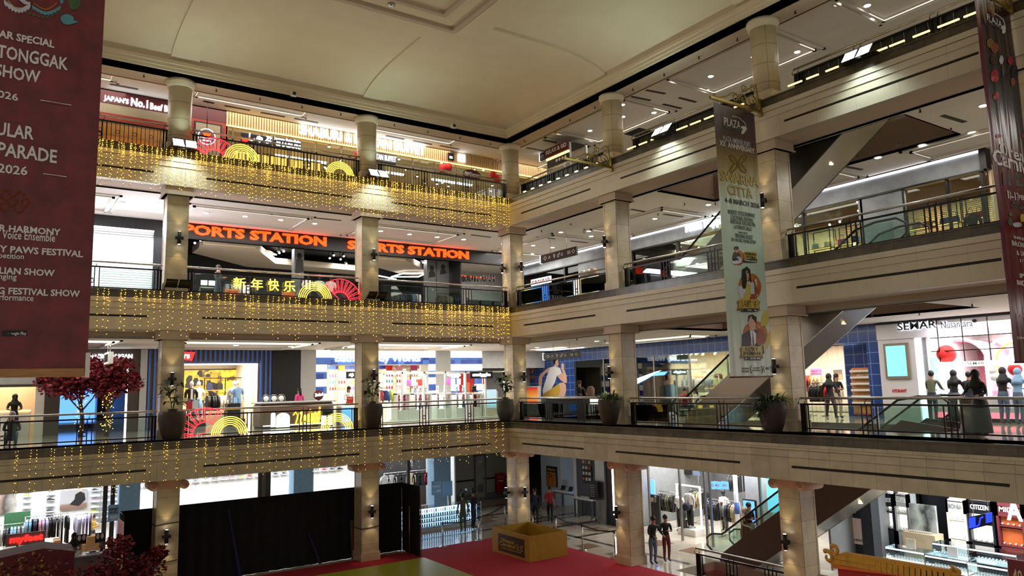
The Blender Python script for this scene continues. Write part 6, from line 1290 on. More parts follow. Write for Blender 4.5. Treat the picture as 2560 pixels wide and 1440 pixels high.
# passage wall with door and red cabinet
YD = 11.1
P('wall_tile_grey', (186, 192, 184), .3, var=.05)
m = MB(); m.box(1.4, 7.5, YD, YD + .2, 0, 3.54, 'wall_tile_grey'); 
for z in (1.0, 2.55): m.box(1.4, 7.5, YD - .02, YD, z, z + .1, 'charcoal')
m.box(1.4, 7.5, YD - .02, YD, 0, .22, 'grey'); solo('wall_passage', m, 'pale tiled wall with dark bands at the end of the ground floor passage', 'wall', 'A', kind='structure')
a, b, z0, z1 = rc('A', YD - .05, 1190, 1212, 1163, 1243); t = T('service_door', 'grey service door in the passage wall left of the red cabinet', 'door', ((a + b) / 2, YD, 0), 'A'); pb(t, 'leaf', a, b, YD - .06, YD - .02, .02, 2.4, 'light_grey'); m = MB(); m.box(a - .1, a, YD - .08, YD, 0, 2.5, 'grey'); m.box(b, b + .1, YD - .08, YD, 0, 2.5, 'grey'); m.box(a - .1, b + .1, YD - .08, YD, 2.4, 2.5, 'grey'); t.part('frame', m); pb(t, 'handle', b - .1, b - .05, YD - .12, YD - .06, 1, 1.15, 'steel'); pb(t, 'door_plate', (a + b) / 2 - .12, (a + b) / 2 + .12, YD - .07, YD - .06, 2.0, 2.15, 'white'); pb(t, 'louvre', a + .1, b - .1, YD - .07, YD - .06, .3, .75, 'grey')
a, b, z0, z1 = rc('A', YD - .1, 1239, 1261, 1183, 1231); t = T('hydrant_cabinet', 'red fire cabinet on the passage wall', 'fire cabinet', ((a + b) / 2, YD - .2, z0), 'A'); m = MB(); m.bbox(a, b, YD - .25, YD - .02, z0, z1, 'c_red', .02); t.part('box', m); pb(t, 'stripe', a + .1, b - .2, YD - .27, YD - .25, (z0 + z1) / 2 + .1, (z0 + z1) / 2 + .17, 'white'); m = MB(); text(m, 'HYDRANT', a + .08, b - .08, z1 - .28, z1 - .14, YD - .25, 'c_pink', .01, .01); t.part('lettering', m)
# ================================================================== right wing, top floor
m = MB(); m.box(-10, 31, 9.0, 9.1, 15, C4, 'beige_panel'); solo('wall_back', m, 'plain beige wall behind the right top walkway', 'wall', 'B', kind='structure')
a, b, z0, z1 = rc('B', 2.6, 1366, 1424, 363, 386)
t = T('massage_kiosk', 'small kiosk with a slanted red sign behind the right top railing', 'kiosk', ((a + b) / 2, 2.6, 15), 'B')
m = MB()
for x in (a, b - .08): m.box(x, x + .08, 2.6, 2.7, 15, z1, 'light_grey')
for x in (a, b - .08): m.box(x, x + .08, 3.6, 3.7, 15, z1, 'light_grey')
m.box(a, b, 2.6, 3.7, z1 - .06, z1, 'charcoal'); t.part('frame', m)
o = pb(t, 'sign_board', a, b, 2.5, 2.6, z0, z1, 'c_maroon'); m = MB(); text(m, 'RELAX & GO', a + .1, b - .1, z0 + .16, z1 - .08, 2.5, 'white', .012, .02); t.part('lettering', m, parent=o)
pb(t, 'light_strip', a + .05, b, 2.52, 2.58, z0 - .12, z0 - .03, 'warm_strip'); o = pb(t, 'icon_panel', a + .1, b, 2.55, 2.6, z0 - .5, z0 - .14, 'black_paint')
for i in range(4): m = MB(); m.cyl((a + .85 + i * .22, 2.54, z0 - .3), (a + .85 + i * .22, 2.55, z0 - .3), .08, 'white', 12); t.part('icon', m, parent=o)
x, z = fp('B', 1358, 390, 3.2); m = MB(); m.box(x - .3, x + .3, 3.2, 3.26, z - .2, z + .2, 'black_paint'); m.box(x - .32, x - .3, 3.18, 3.28, z - .21, z + .21, 'sign_white'); m.cyl((x, 3.23, z + .2), (x, 3.23, C4), .01, 'black_metal', 4); text(m, '◇ 1', x - .2, x + .2, z - .08, z + .1, 3.2, 'white', .01, .01); solo('direction_sign', m, 'small black direction sign hanging left of the red kiosk, top floor', 'sign', 'B')
for k, q in enumerate(((1316, 430, 1352, 447), (1568, 322, 1614, 338))):
    p0, p1 = gp(q[0], (q[1] + q[3]) / 2, C4), gp(q[2], (q[1] + q[3]) / 2, C4); m = MB(); c = (p0 + p1) / 2; m.box(c.x - .5, c.x + .5, c.y - .5, c.y + .5, C4 - .02, C4, 'vent_dark')
    for i in range(5): m.box(c.x - .48, c.x + .48, c.y - .45 + i * .2, c.y - .4 + i * .2, C4 - .04, C4 - .02, 'charcoal')
    solo('ceiling_grille', m, f'square dark air grille in the top ceiling, {["by the corner column", "right of the first right column"][k]}', 'air vent', 'A')
# ================================================================== right wing, third floor: grey plaster shops
X3 = 6.8
z_led = 13.66; zbot = fp('B', 1500, 645, X3)[1]
def gz(u, v): return fp('B', u, v, X3)
t = T('grey_shop_front', 'grey plaster front with a white light line along the right third floor', 'shop front', (4, X3, 10), 'B')
pb(t, 'fascia', -9.6, 17.0, X3, X3 + .2, zbot, z_led - .08, 'wall_grey_plaster')
for u0, u1, lb in ((1443, 1514, 'left'), (2152, 2262, 'right')):
    a, b = gz(u0, 600)[0], gz(u1, 560)[0]; pb(t, 'wall_panel', a, b, X3, X3 + .2, 10, zbot, 'wall_grey_plaster')
m = MB(); m.box(-9.6, 17.0, X3 - .06, X3 + .2, zbot - .06, zbot, 'black_metal'); m.box(-9.6, 17.05, X3 - .05, X3 + .02, z_led, z_led + .035, 'black_metal'); m.box(16.9, 17.1, X3 - .05, X3 + .3, zbot, 13.7, 'black_metal'); t.part('black_edging', m)
pb(t, 'light_line', -9.6, 17.0, X3 - .04, X3, z_led - .07, z_led - .0, 'led_white')
m = MB(); ptext(m, 'B', X3, 'Hush Puppies', 1715, 1826, 547, 575, 'sign_white', .035, .08); t.part('lettering', m)
m = MB()
for u in (1408, 1577, 1690, 2010, 2160, 2268, 2380, 2470): x = gz(u, 600)[0]; m.box(x - .04, x + .04, X3 + .0, X3 + .1, 10, zbot, 'black_metal')
t.part('window_frame', m)
pb(t, 'glass', -9.5, 17, X3 + .12, X3 + .13, 10.02, zbot, 'glass')
shell('B', -9.6, 17.0, X3 + .25, 11, 10, 13.2, 'c_beige', 'slat_wood', label='shoe and bag shops on the right third floor')
for s in (-6, 0, 4.5, 9, 14): shop_light('B', s, 9, 13.1, 190, (1, .84, .62), 3, 2)
rn = random.Random(12)
for i in range(46):
    s, d = rn.uniform(-9, 16.5), rn.uniform(7.2, 10.2); m = MB(); m.cyl((s, d, 13.2), (s, d, 13.05), .02, 'black_metal', 4); m.cyl((s, d + .07, 13.08), (s, d - .07, 12.98), .06, 'black_paint', 7); m.cyl((s, d - .071, 12.979), (s, d - .075, 12.976), .05, 'downlight_glow', 7); solo('track_spot', m, 'black track spot in the grey fronted shops', 'spot lamp', 'B', 'track spots of the grey fronted shops')
m = MB()
for i in range(90): m.box(-9.6, 17, 7.3 + i * .04, 7.315 + i * .04, 13.16, 13.2, 'dark_wood')
solo('ceiling_battens', m, 'wood batten ceiling of the grey fronted shops', 'ceiling', 'B', kind='structure')
m = MB()
for i in range(28): m.box(9.2, 16.9, 10.93, 10.99, 11.2 + i * .07, 11.24 + i * .07, 'slat_wood')
solo('wall_slats', m, 'horizontal wood slats on the rear wall of the bag shop', 'wall', 'B', kind='structure')
def shelf_frame(F, s0, s1, d, z0, h, label, rows=3, mat='black_metal', shelf='wood'):
    t = T('shelf_rack', label, 'shelf rack', ((s0 + s1) / 2, d, z0), F); m = MB()
    for s in (s0, s1):
        for q in (d, d + .4): m.box(s - .015, s + .015, q - .015, q + .015, z0, z0 + h, mat)
    m.box(s0, s1, d - .015, d + .015, z0 + h - .03, z0 + h, mat); m.box(s0, s1, d + .385, d + .415, z0 + h - .03, z0 + h, mat); t.part('frame', m)
    for r in range(rows): m = MB(); m.box(s0, s1, d, d + .4, z0 + .35 + r * (h - .5) / rows, z0 + .38 + r * (h - .5) / rows, shelf); m.box(s0, s1, d - .01, d, z0 + .33 + r * (h - .5) / rows, z0 + .345 + r * (h - .5) / rows, 'warm_strip'); t.part('shelf', m)
    return [z0 + .38 + r * (h - .5) / rows for r in range(rows)]
def bag(mat):
    def f(): m = MB(); m.prism([(-.16, 0), (.16, 0), (.13, .22), (-.13, .22)], -.06, .06, mat); m.tube([(-.08, 0, .22), (-.06, 0, .36), (0, 0, .4), (.06, 0, .36), (.08, 0, .22)], .01, mat, 5); return m
    return f
rn = random.Random(33)
for k, (u0, u1, d, h, lb) in enumerate(((1590, 1650, 7.6, 2.3, 'first right of the first column'), (1660, 1720, 7.8, 1.9, 'second right of the first column'), (1300, 1350, 7.6, 2.0, 'left by the corner'), (1360, 1410, 7.6, 2.2, 'second by the corner'), (2020, 2075, 7.5, 2.3, 'left in the bag shop window'), (2085, 2145, 7.5, 2.3, 'right in the bag shop window'), (2275, 2330, 7.5, 2.4, 'left in the far window'), (2345, 2400, 7.5, 2.4, 'middle in the far window'), (2410, 2465, 7.5, 2.4, 'right in the far window'))):
    a, b = fp('B', u0, 600, d)[0], fp('B', u1, 600, d)[0]
    zs = shelf_frame('B', a, b, d, 10, h, f'black framed shelf rack of bags and shoes, {lb}')
    for r, z in enumerate(zs):
        c = rn.choice(['c_red', 'c_beige', 'c_cream', 'black', 'white', 'c_khaki', 'wood', 'c_orange', 'c_blue']); n = max(2, int((b - a) / .36))
        many('bag_' + c, bag(c), [(a + .2 + q * (b - a - .4) / max(1, n - 1), d + .2, z) for q in range(n)], 'B', f'{c.replace("c_", "").replace("wood", "tan")} handbag on {["the lowest", "the middle", "the top"][r]} shelf of the rack {lb}', 'handbag', f'handbags on the rack {lb}, {["lowest", "middle", "top"][r]} shelf', 'handbag')
for i in range(5):
    a = 10.5 + i * .9; m = MB(); m.box(a, a + .7, 8.6, 8.66, 10.95, 10.99, 'warm_strip'); m.box(a, a + .7, 8.4, 8.9, 10.9, 10.95, 'wood'); m.box(a + .02, a + .06, 8.5, 8.8, 10, 10.9, 'black_metal'); m.box(a + .64, a + .68, 8.5, 8.8, 10, 10.9, 'black_metal'); solo('display_table', m, f'lit wooden display table in the bag shop, {["first", "second", "third", "fourth", "fifth"][i]} from the left', 'table', 'B')
x, z = fp('B', 2420, 480, 7.3); mannequin('B', x, 7.4, 10.3, 'dark suited mannequin bust in the far right shop window', 'mannequin_black', 'black', 'black', head=False); m = MB(); m.bbox(x - .3, x + .3, 7.15, 7.65, 10, 10.3, 'wood'); solo('display_plinth', m, 'wooden plinth under the dark mannequin in the far window', 'plinth', 'B')
# kiosks with screens before the grey shops
GRAD('screen_cartoon', [(0, (240, 210, 70)), (.35, (90, 190, 230)), (.6, (60, 150, 230)), (1, (40, 110, 220))], 'X', -.8, .8, .3, .9, .6, 2); GRAD('screen_food', [(0, (60, 140, 200)), (.25, (240, 240, 240)), (.5, (220, 190, 120)), (.75, (70, 130, 70)), (1, (240, 235, 225))], 'X', -.9, .9, .3, .8, .6, 2.2)
for u0, u1, vT, vB, mt, body, lb in ((1311, 1372, 716, 758, 'screen_cartoon', 'PANAVI', 'with a bright cartoon screen and small white sign'), (1417, 1497, 693, 737, 'screen_food', '', 'with a bright food picture screen')):
    a, b, z0, z1 = rc('B', 2.4, u0, u1, vT, vB); t = T('snack_stall', f'stall {lb} behind the right third floor railing', 'stall', ((a + b) / 2, 2.4, 10), 'B'); m = MB(); m.bbox(a - .05, b + .05, 2.42, 3.4, 10, z1 + .05, 'charcoal', .03); t.part('counter', m); pb(t, 'screen', a, b, 2.38, 2.42, max(10.05, z0), z1, mt)
    if body: m = MB(); m.box(a + .3, b - .1, 2.6, 2.66, z1 + .12, z1 + .42, 'sign_white'); m.box((a + b) / 2, (a + b) / 2 + .04, 2.62, 2.66, z1, z1 + .12, 'steel'); o = t.part('sign_board', m); m = MB(); text(m, body, a + .38, b - .18, z1 + .18, z1 + .36, 2.6, 'c_red', .03, .01); t.part('lettering', m, parent=o)
    else:
        for q in range(3): m = MB(); m.ball((a + .5 + q * .35, 3.0, z1 + .25), .2, 'white' if q < 2 else 'pink_stone', 10, 8); m.cyl((a + .5 + q * .35, 3.0, z1), (a + .5 + q * .35, 3.0, z1 + .08), .1, 'steel', 8); solo('stall_display', m, f'round {["left", "middle", "right"][q]} display ball on the food screen stall', 'display', 'B')
P('sign_black', (18, 19, 20), .45, var=0)
for u0, u1, vT, vB, d, zc, fl in ((1351, 1441, 627, 648, 3.2, C3, 'third'), (1358, 1449, 880, 897, 3.0, C2, 'second')):
    a, b, z0, z1 = rc('B', d, u0, u1, vT, vB); t = T('direction_sign', f'long black direction sign with white icons hanging over the {fl} floor walkway', 'sign', ((a + b) / 2, d, z0), 'B'); m = MB(); m.box(a, b, d, d + .1, z0, z1, 'sign_black'); m.box(a - .03, a, d - .02, d + .12, z0 - .01, z1 + .01, 'sign_white'); t.part('board', m)
    m = MB(); h = z1 - z0; text(m, '◇ ↗', a + .25, a + .8, z0 + h * .25, z1 - h * .25, d, 'white', .01, .01); text(m, '♀ ♂ ⌂', (a + b) / 2 - .35, (a + b) / 2 + .4, z0 + h * .25, z1 - h * .25, d, 'white', .01, .01); text(m, '▣ ◇', b - .65, b - .08, z0 + h * .25, z1 - h * .25, d, 'white', .01, .01); t.part('icons', m)
    for q in (.27, .72): m = MB(); s = a + (b - a) * q; m.cyl((s, d + .05, z1), (s, d + .05, zc), .012, 'steel', 5); t.part('rod', m)
x, z = fp('B', 1322, 617, 4.5); m = MB(); m.box(x - .18, x + .18, 4.5, 4.56, z - .1, z + .1, 'c_teal'); m.cyl((x, 4.53, z + .1), (x, 4.53, C3), .008, 'steel', 4); solo('exit_sign', m, 'small teal exit sign under the third floor ceiling near the corner', 'sign', 'B')
# ================================================================== right wing, second floor: blue tiled sports shop
X2 = 7.6
TILE('navy_tile', (40, 72, 140), (36, 66, 132), (120, 146, 186), .4, .4, .25, 0, .012, 'XYZ', noise=.1)
sN0 = fp('B', 1300, 950, X2)[0]; sG0 = fp('B', 1436, 950, X2)[0]; sD0 = fp('B', 2015, 950, X2)[0]; sN1 = fp('B', 2207, 930, X2)[0]
t = T('tiled_shop_front', 'navy tiled front of the sports shop along the right second floor', 'shop front', (3, X2, 5), 'B'); zg = fp('B', 1650, 889, X2)[1]
m = MB(); m.box(-10, sN1, X2, X2 + .2, zg, 8.44, 'navy_tile'); m.box(-10, sG0, X2, X2 + .2, 5, zg, 'navy_tile'); m.box(sN1 - .55, sN1, X2, X2 + .25, 5, zg, 'navy_tile'); t.part('tiles', m)
m = MB()
for s in (sG0, sG0 + 2.4, sG0 + 4.8, 1.1, 3.4, 5.6, 7.2, 9.0): m.box(s - .03, s + .03, X2 + .05, X2 + .12, 5, zg, 'dull_steel')
m.box(sG0, sD0, X2 + .02, X2 + .14, 5, 5.08, 'dull_steel'); t.part('window_frame', m); pb(t, 'glass', sG0, sD0 - .1, X2 + .08, X2 + .09, 5.08, zg, 'glass')
shell('B', sG0, sN1 - .55, X2 + .25, 12.6, 5, 8.1, 'c_cream', 'brown_plaster', label='sports shop behind the navy tiles')
for s in (-3, 1.5, 5.5, 9.5): shop_light('B', s, 9.8, 8.0, 230, (1, .86, .68), 3, 2)
GRAD('curtain_sheer', [(0, (196, 184, 170)), (.5, (216, 206, 192)), (1, (200, 190, 176))], 'Z', 0, 3, .9)
def curtain(F, s0, s1, d, z0, z1, mat, label, n=None, amp=.05):
    m = MB(); L = s1 - s0; n = n or int(L / .05)
    m.grid(lambda i, j: (s0 + L * i, d + amp * math.sin(i * L * 26) + amp * .4 * math.sin(i * L * 9 + 1), z0 + (z1 - z0) * j), n, 2, mat); return solo('curtain', m, label, 'curtain', F)
curtain('B', sG0 + .1, -1.2, X2 + .5, 5.03, zg, 'curtain_sheer', 'sheer beige curtain behind the tiled shop window, left of the first right column'); curtain('B', -.9, 3.0, X2 + .5, 5.03, zg, 'curtain_sheer', 'sheer beige curtain behind the tiled shop window, right of the first right column'); curtain('B', 4.1, 9.0, 11.8, 5.03, 7.9, 'curtain_sheer', 'pleated beige curtain on the rear wall of the sports shop')
E('swoosh_glow', (150, 205, 255), 1.8); m = MB(); q = [fp('B', u, v, X2 - .02) for u, v in ((1588, 948), (1588, 962), (1615, 948), (1652, 926), (1640, 929))]; m.prism(q, X2 - .05, X2 + .02, 'swoosh_glow'); solo('tick_light', m, 'pale blue glowing tick shape on the tiled shop window', 'light sign', 'B')
m = MB(); q = [fp('B', u, v, X2 - .02) for u, v in ((1640, 931), (1668, 929), (1660, 938), (1632, 940))]; m.prism(q, X2 - .04, X2 + .02, 'screen_blue'); solo('tick_light', m, 'small blue lit panel beside the glowing tick on the shop window', 'light sign', 'B')
# mural of two runners on the tiles
MU = [('print_skin', [(1316, 905), (1327, 903), (1334, 915), (1333, 932), (1320, 935), (1316, 925)]), ('print_rust', [(1322, 905), (1336, 893), (1336, 908), (1330, 932), (1320, 936)]), ('c_mustard', [(1321, 896), (1328, 885), (1335, 887), (1337, 895), (1331, 906), (1322, 904)]), ('print_rust', [(1316, 930), (1322, 940), (1336, 938), (1341, 942), (1330, 947), (1316, 947)]), ('print_brown', [(1316, 948), (1330, 948), (1334, 957), (1316, 960)]),
      ('print_skin', [(1347, 993), (1347, 945), (1352, 935), (1368, 922), (1376, 918), (1378, 926), (1363, 934), (1356, 943), (1352, 993)]), ('print_white', [(1376, 919), (1388, 915), (1400, 920), (1406, 935), (1392, 940), (1388, 955), (1380, 970), (1378, 986), (1358, 988), (1357, 975), (1368, 940)]), ('print_skin', [(1405, 932), (1411, 936), (1417, 945), (1418, 955), (1413, 958), (1402, 950), (1394, 941)]), ('print_skin', [(1412, 944), (1404, 922), (1404, 910), (1408, 907), (1411, 913), (1410, 922), (1418, 942)]), ('print_skin', [(1387, 900), (1395, 898), (1397, 912), (1393, 918), (1385, 914)]), ('print_black', [(1383, 900), (1387, 896), (1396, 897), (1390, 902), (1388, 912), (1384, 910)]),
      ('c_mustard', [(1356, 992), (1358, 985), (1385, 968), (1400, 958), (1403, 968), (1398, 992)]), ('print_skin', [(1398, 959), (1408, 956), (1415, 962), (1416, 976), (1412, 992), (1397, 992), (1402, 972)])]
t = T('wall_mural', 'mural of two running figures on the navy tiles behind the long counter', 'mural', (fp('B', 1375, 950, X2)[0], X2, 5.6), 'B')
for i, (mt, px) in enumerate(MU): m = MB(); m.prism([fp('B', u, v, X2) for u, v in px], X2 - .012 - .0012 * i, X2, mt); t.part('painted_shape', m)
a, b, z0, z1 = rc('B', 6.6, 1317, 1345, 968, 1028); t = T('poster_stand', 'red and yellow poster stand beside the corner column, second floor', 'poster stand', ((a + b) / 2, 6.6, 5), 'B'); m = MB(); m.bbox(a - .06, b + .06, 6.6, 6.8, 5, z1 + .05, 'light_grey'); t.part('frame', m); GRAD('poster_food', [(0, (40, 60, 110)), (.2, (214, 60, 70)), (.5, (230, 160, 60)), (.8, (200, 40, 40)), (1, (120, 30, 30))], 'Z', 0, 1.7, .5, .3); pb(t, 'poster', a, b, 6.58, 6.6, max(5.2, z0), z1, 'poster_food')
a, b, z0, z1 = rc('B', 1.7, 1353, 1497, 994, 1048); t = T('watch_counter', 'long black watch counter with white lettering behind the second floor railing', 'counter', ((a + b) / 2, 1.7, 5), 'B'); m = MB(); m.bbox(a, b - .6, 1.7, 2.3, 5, 5.93, 'black_paint', .02); m.bbox(a, b, 1.68, 2.35, 5.93, 5.98, 'light_grey', .01); t.part('body', m)
m = MB(); m.box(b - .6, b, 1.75, 2.3, 5.5, 5.9, 'soft_white'); m.box(b - .6, b, 1.72, 2.3, 5, 5.5, 'green_glass'); t.part('lit_case', m); m = MB(); ptext(m, 'B', 1.7, 'CASIO', 1391, 1439, 1012.5, 1027, 'sign_white', .04, .04); t.part('lettering', m)
x, z = fp('B', 1477, 982, 2.1); m = MB(); m.lathe([(.16, 0), (.17, .3), (.1, .42), (.0001, .44)], (x, 2.1, 5.98), 'brown_plaster', 14); solo('display_box', m, 'domed brown display box on the long black watch counter', 'display', 'B')
# goods inside the sports shop
for k, (u0, u1, d, zf2, cols, lb) in enumerate(((1675, 1730, 9.0, 5, ['charcoal', 'black', 'black', 'charcoal', 'c_olive'], 'rack of dark jackets in the sports shop, left'), (1735, 1800, 9.2, 5, ['black', 'light_grey', 'c_beige', 'c_lilac', 'c_khaki'], 'rack of mixed tops in the sports shop, right'), (2020, 2060, 9.4, 5, ['c_red', 'c_orange', 'c_beige', 'c_beige', 'c_sand'], 'upper rack of red and beige shirts by the shop door'), (2030, 2062, 8.6, 5, ['black', 'black', 'black', 'black'], 'rack of black jackets by the shop door'), (2062, 2100, 8.8, 5, ['c_red', 'c_pink', 'c_pink', 'white'], 'rack of pink tops by the shop door'))):
    a, b = fp('B', u0, 1000, d)[0], fp('B', u1, 1000, d)[0]; garment_rack('B', a, b, d, zf2, 1.75 if k < 3 else 1.35, cols, lb, .1, metal='steel', L=.7)
for k, (u, v, mt) in enumerate(((1706, 942, 'c_red'), (1722, 944, 'c_mustard'), (1748, 943, 'c_orange'), (1795, 942, 'c_maroon'), (2040, 930, 'c_hot_pink'))):
    x, z = fp('B', u, v, 10.5); many('sports_bag_' + mt, lambda mt=mt: MB().bbox(-.25, .25, -.12, .12, 0, .3, mt, .08), [(x, 10.5, z - .15)], 'B', f'{mt[2:].replace("_", " ")} sports bag on the rear shelf of the sports shop', 'bag', None, 'sports_bag')
m = MB(); a = fp('B', 1690, 950, 10.5)[0]; b = fp('B', 1830, 950, 10.5)[0]; z = fp('B', 1745, 948, 10.5)[1]; m.box(a, b, 10.3, 10.8, z - .25, z - .2, 'c_cream'); solo('wall_shelf', m, 'pale shelf of bags on the rear wall of the sports shop', 'shelf', 'B')
x, z = fp('B', 2040, 930, 10.5); m = MB(); m.box(x - .5, x + .5, 10.3, 10.8, z - .2, z - .16, 'c_cream'); solo('wall_shelf', m, 'pale shelf carrying the hot pink bag by the shop door', 'shelf', 'B')
rn = random.Random(77)
for i in range(30):
    s, d = rn.uniform(-.5, 10.8), rn.uniform(8.2, 11.5); m = MB(); m.cyl((s, d, 8.1), (s, d, 7.9), .015, 'steel', 4); m.cyl((s, d + .08, 7.92), (s, d - .08, 7.84), .06, 'white', 8); m.cyl((s, d - .081, 7.839), (s, d - .085, 7.836), .052, 'downlight_glow', 8); solo('track_spot', m, 'white track spot in the sports shop behind the navy tiles', 'spot lamp', 'B', 'track spots of the tiled sports shop')
a, b, z0, z1 = rc('B', 8.4, 2128, 2196, 919, 1036); t = T('display_board', 'rounded orange wooden shelf board in the sports shop doorway', 'display board', ((a + b) / 2, 8.4, 5), 'B'); m = MB(); m.bbox(a, b, 8.4, 8.6, max(5.05, z0), z1, 'c_orange', .08); m.bbox(a + .05, b - .05, 8.37, 8.42, max(5.1, z0 + .05), z1 - .05, 'wood', .06); t.part('board', m)
for r in range(6): m = MB(); m.box(a + .12, b - .12, 8.2, 8.38, 5.5 + r * .24, 5.53 + r * .24, 'c_cream'); m.box(a + .12, b - .12, 8.19, 8.2, 5.53 + r * .24, 5.58 + r * .24, 'white'); t.part('shelf', m)
m = MB(); text(m, 'NIKE BY YOU', a + .3, b - .3, z1 - .32, z1 - .22, 8.37, 'c_cream', .01, .01); t.part('lettering', m)
a2, b2 = fp('B', 2113, 930, 8.9)[0], fp('B', 2207, 930, 8.9)[0]; m = MB(); m.box(a2, b2, 8.9, 9.0, 5, 7.9, 'navy_tile'); solo('wall_tiled', m, 'navy tiled wall behind the orange shelf board', 'wall', 'B', kind='structure')
m = MB(); a3, b3, z0, z1 = rc('B', 10.4, 2083, 2105, 923, 950); m.bbox(a3, b3, 10.4, 10.44, z0, z1, 'steel', .05); solo('wall_mirror', m, 'rounded steel mirror on the rear wall by the shop door', 'mirror', 'B')
# ================================================================== right wing, second floor: white and pink jewellery shop
E('pink_glow', (255, 120, 140), 1.3); P('rib_pink', (222, 140, 154), .5, var=.04); P('shop_front_white', (206, 202, 204), .5, var=.02); GRAD('screen_pastel', [(0, (190, 150, 240)), (.5, (150, 180, 250)), (1, (120, 215, 250))], 'Z', 0, 1.6, .3, .8, .25, 1.5); GLASS('case_glass', (220, 240, 250))
sJ0 = sN1 + .02; sJ1 = 19.5; sJi = fp('B', 2350, 930, X2)[0]; zj = fp('B', 2400, 838, X2)[1]
t = T('jewellery_shop_front', 'white front of the pink jewellery shop at the right of the second floor', 'shop front', ((sJ0 + sJ1) / 2, X2, 5), 'B')
m = MB(); m.box(sJ0, sJ1, X2 - .25, X2 + .1, zj, 8.36, 'shop_front_white'); m.box(sJ0, fp('B', 2300, 930, X2)[0], X2 - .2, X2 + .1, 5, zj, 'shop_front_white'); t.part('fascia', m); pb(t, 'black_edge', sJ0, sJ1, X2 - .27, X2 + .1, 8.36, 8.44, 'deep_black')
for body, uL, uR, vT, vB, bo in (('SEMAR', 2244, 2342, 804, 823, .02), ('Nusantara', 2353, 2432, 801.5, 818.5, .005)):
    m = MB(); ptext(m, 'B', X2 - .27, body, uL, uR, vT, vB, 'sign_white', bo + .05, .01); t.part('halo', m); m = MB(); ptext(m, 'B', X2 - .30, body, uL, uR, vT, vB, 'charcoal', bo, .03); t.part('lettering', m)
x, z = fp('B', 2436, 802, X2 - .3); m = MB(); m.cyl((x, X2 - .32, z), (x, X2 - .27, z), .06, 'charcoal', 12); t.part('dot', m)
a, b, z0, z1 = rc('B', X2 - .2, 2214, 2275, 858, 947); o = pb(t, 'screen_frame', a, b, X2 - .28, X2 - .2, z0, z1, 'screen_frame'); m = MB(); m.box(a + .09, b - .09, X2 - .3, X2 - .27, z0 + .09, z1 - .09, 'screen_pastel'); t.part('screen', m, parent=o)
m = MB(); ptext(m, 'B', X2 - .2, 'HYDRANT', 2231, 2267, 973, 981, 'c_red', .03, .012); t.part('lettering', m, 'red lettering')
m = MB(); a = fp('B', 2300, 930, X2)[0]; b = fp('B', 2322, 930, X2)[0]; m.box(a, a + .1, X2 - .1, X2 + .2, 5, zj, 'sign_white'); m.box(a + .15, b, X2, X2 + .15, 5, zj, 'grey'); t.part('jamb', m)
shell('B', fp('B', 2300, 930, X2)[0], sJ1 + 2, X2 + .2, 12.2, 5, 8.0, 'white', 'white', label='pink jewellery shop'); shop_light('B', 16.5, 9.6, 7.95, 420, (1, .93, .97), 4, 3); shop_light('B', 16, 6.9, 8.2, 60, (.9, .88, 1), 3, 1)
# ribbed pink arch running into the shop
ac = fp('B', 2415, 900, 10.5)[0]; t = T('ribbed_arch', 'pink ribbed archway edged with white light inside the jewellery shop', 'arch', (ac, 11.8, 5), 'B')
def archpts(c, w, h, y, n=18): 
    r = w / 2; return [(c - r, y, 5)] + [(c - r * math.cos(PI * i / n), y, 5 + h - r + r * math.sin(PI * i / n)) for i in range(n + 1)] + [(c + r, y, 5)]
WA = fp('B', 2470, 900, 10.5)[0] - fp('B', 2350, 900, 10.5)[0]
m = MB(); 
for i in range(22):
    y = 10.2 + i * .085; pts = archpts(ac, WA, 2.75, y); m.tube(pts, .035, 'rib_pink', 5, caps=False)
vs = archpts(ac, WA + .05, 2.78, 10.15); ve = archpts(ac, WA + .05, 2.78, 12.1); n = len(vs); m.add(vs + ve, [(i, i + 1, n + i + 1, n + i) for i in range(n - 1)], 'rib_pink'); t.part('ribs', m)
m = MB(); 
for i in range(30): x = ac - WA / 2 + WA * i / 29; m.cyl((x, 12.05, 5), (x, 12.05, 7.4), .035, 'rib_pink', 5)
t.part('rear_ribs', m)
m = MB(); m.tube(archpts(ac, WA + .12, 2.82, 10.1), .035, 'led_white', 6); t.part('light_edge', m)
for k in range(3): m = MB(); c = fp('B', 2515 + 22 * k, 900, 10.3)[0]; m.tube(archpts(c, WA * .8, 2.7 - .1 * k, 10.3 + .2 * k), .04, 'led_white' if k != 1 else 'c_mustard', 6); t.part('side_arch', m)
pb(t, 'top_light', ac - WA / 2 - .4, sJ1 + 1, X2 + .4, X2 + .5, 7.8, 7.88, 'led_white')
m = MB(); text(m, 'SEMAR', fp('B', 2396, 940, 11.9)[0], fp('B', 2441, 940, 11.9)[0], fp('B', 2418, 947, 11.9)[1], fp('B', 2418, 932, 11.9)[1], 11.95, 'c_mustard', .03, .08); t.part('lettering', m, 'gold lettering')
a, b, z0, z1 = rc('B', 6.9, 2337, 2560, 902, 915); sign('header_board', 'white header board with grey lettering on a black hanging frame, jewellery shop', 'B', 6.9, (2337, 2560, 902, 915), 'soft_white', [('SEMAR', 2418, 2462, 904, 912, 'grey', .01, .01), ('Nusantara', 2467, 2496, 905, 912, 'light_grey', 0, .01)], .12)
m = MB(); 
for z in (z1 + .35, z1 + .8): m.box(a - .1, b, 6.93, 6.97, z, z + .03, 'black_metal')
for q in range(4): s = a + .15 + q * (b - a) / 3.4; m.box(s, s + .025, 6.93, 6.96, z1, 8.4, 'black_metal')
solo('hanging_frame', m, 'thin black hanging rails over the white header board', 'hanging frame', 'B')
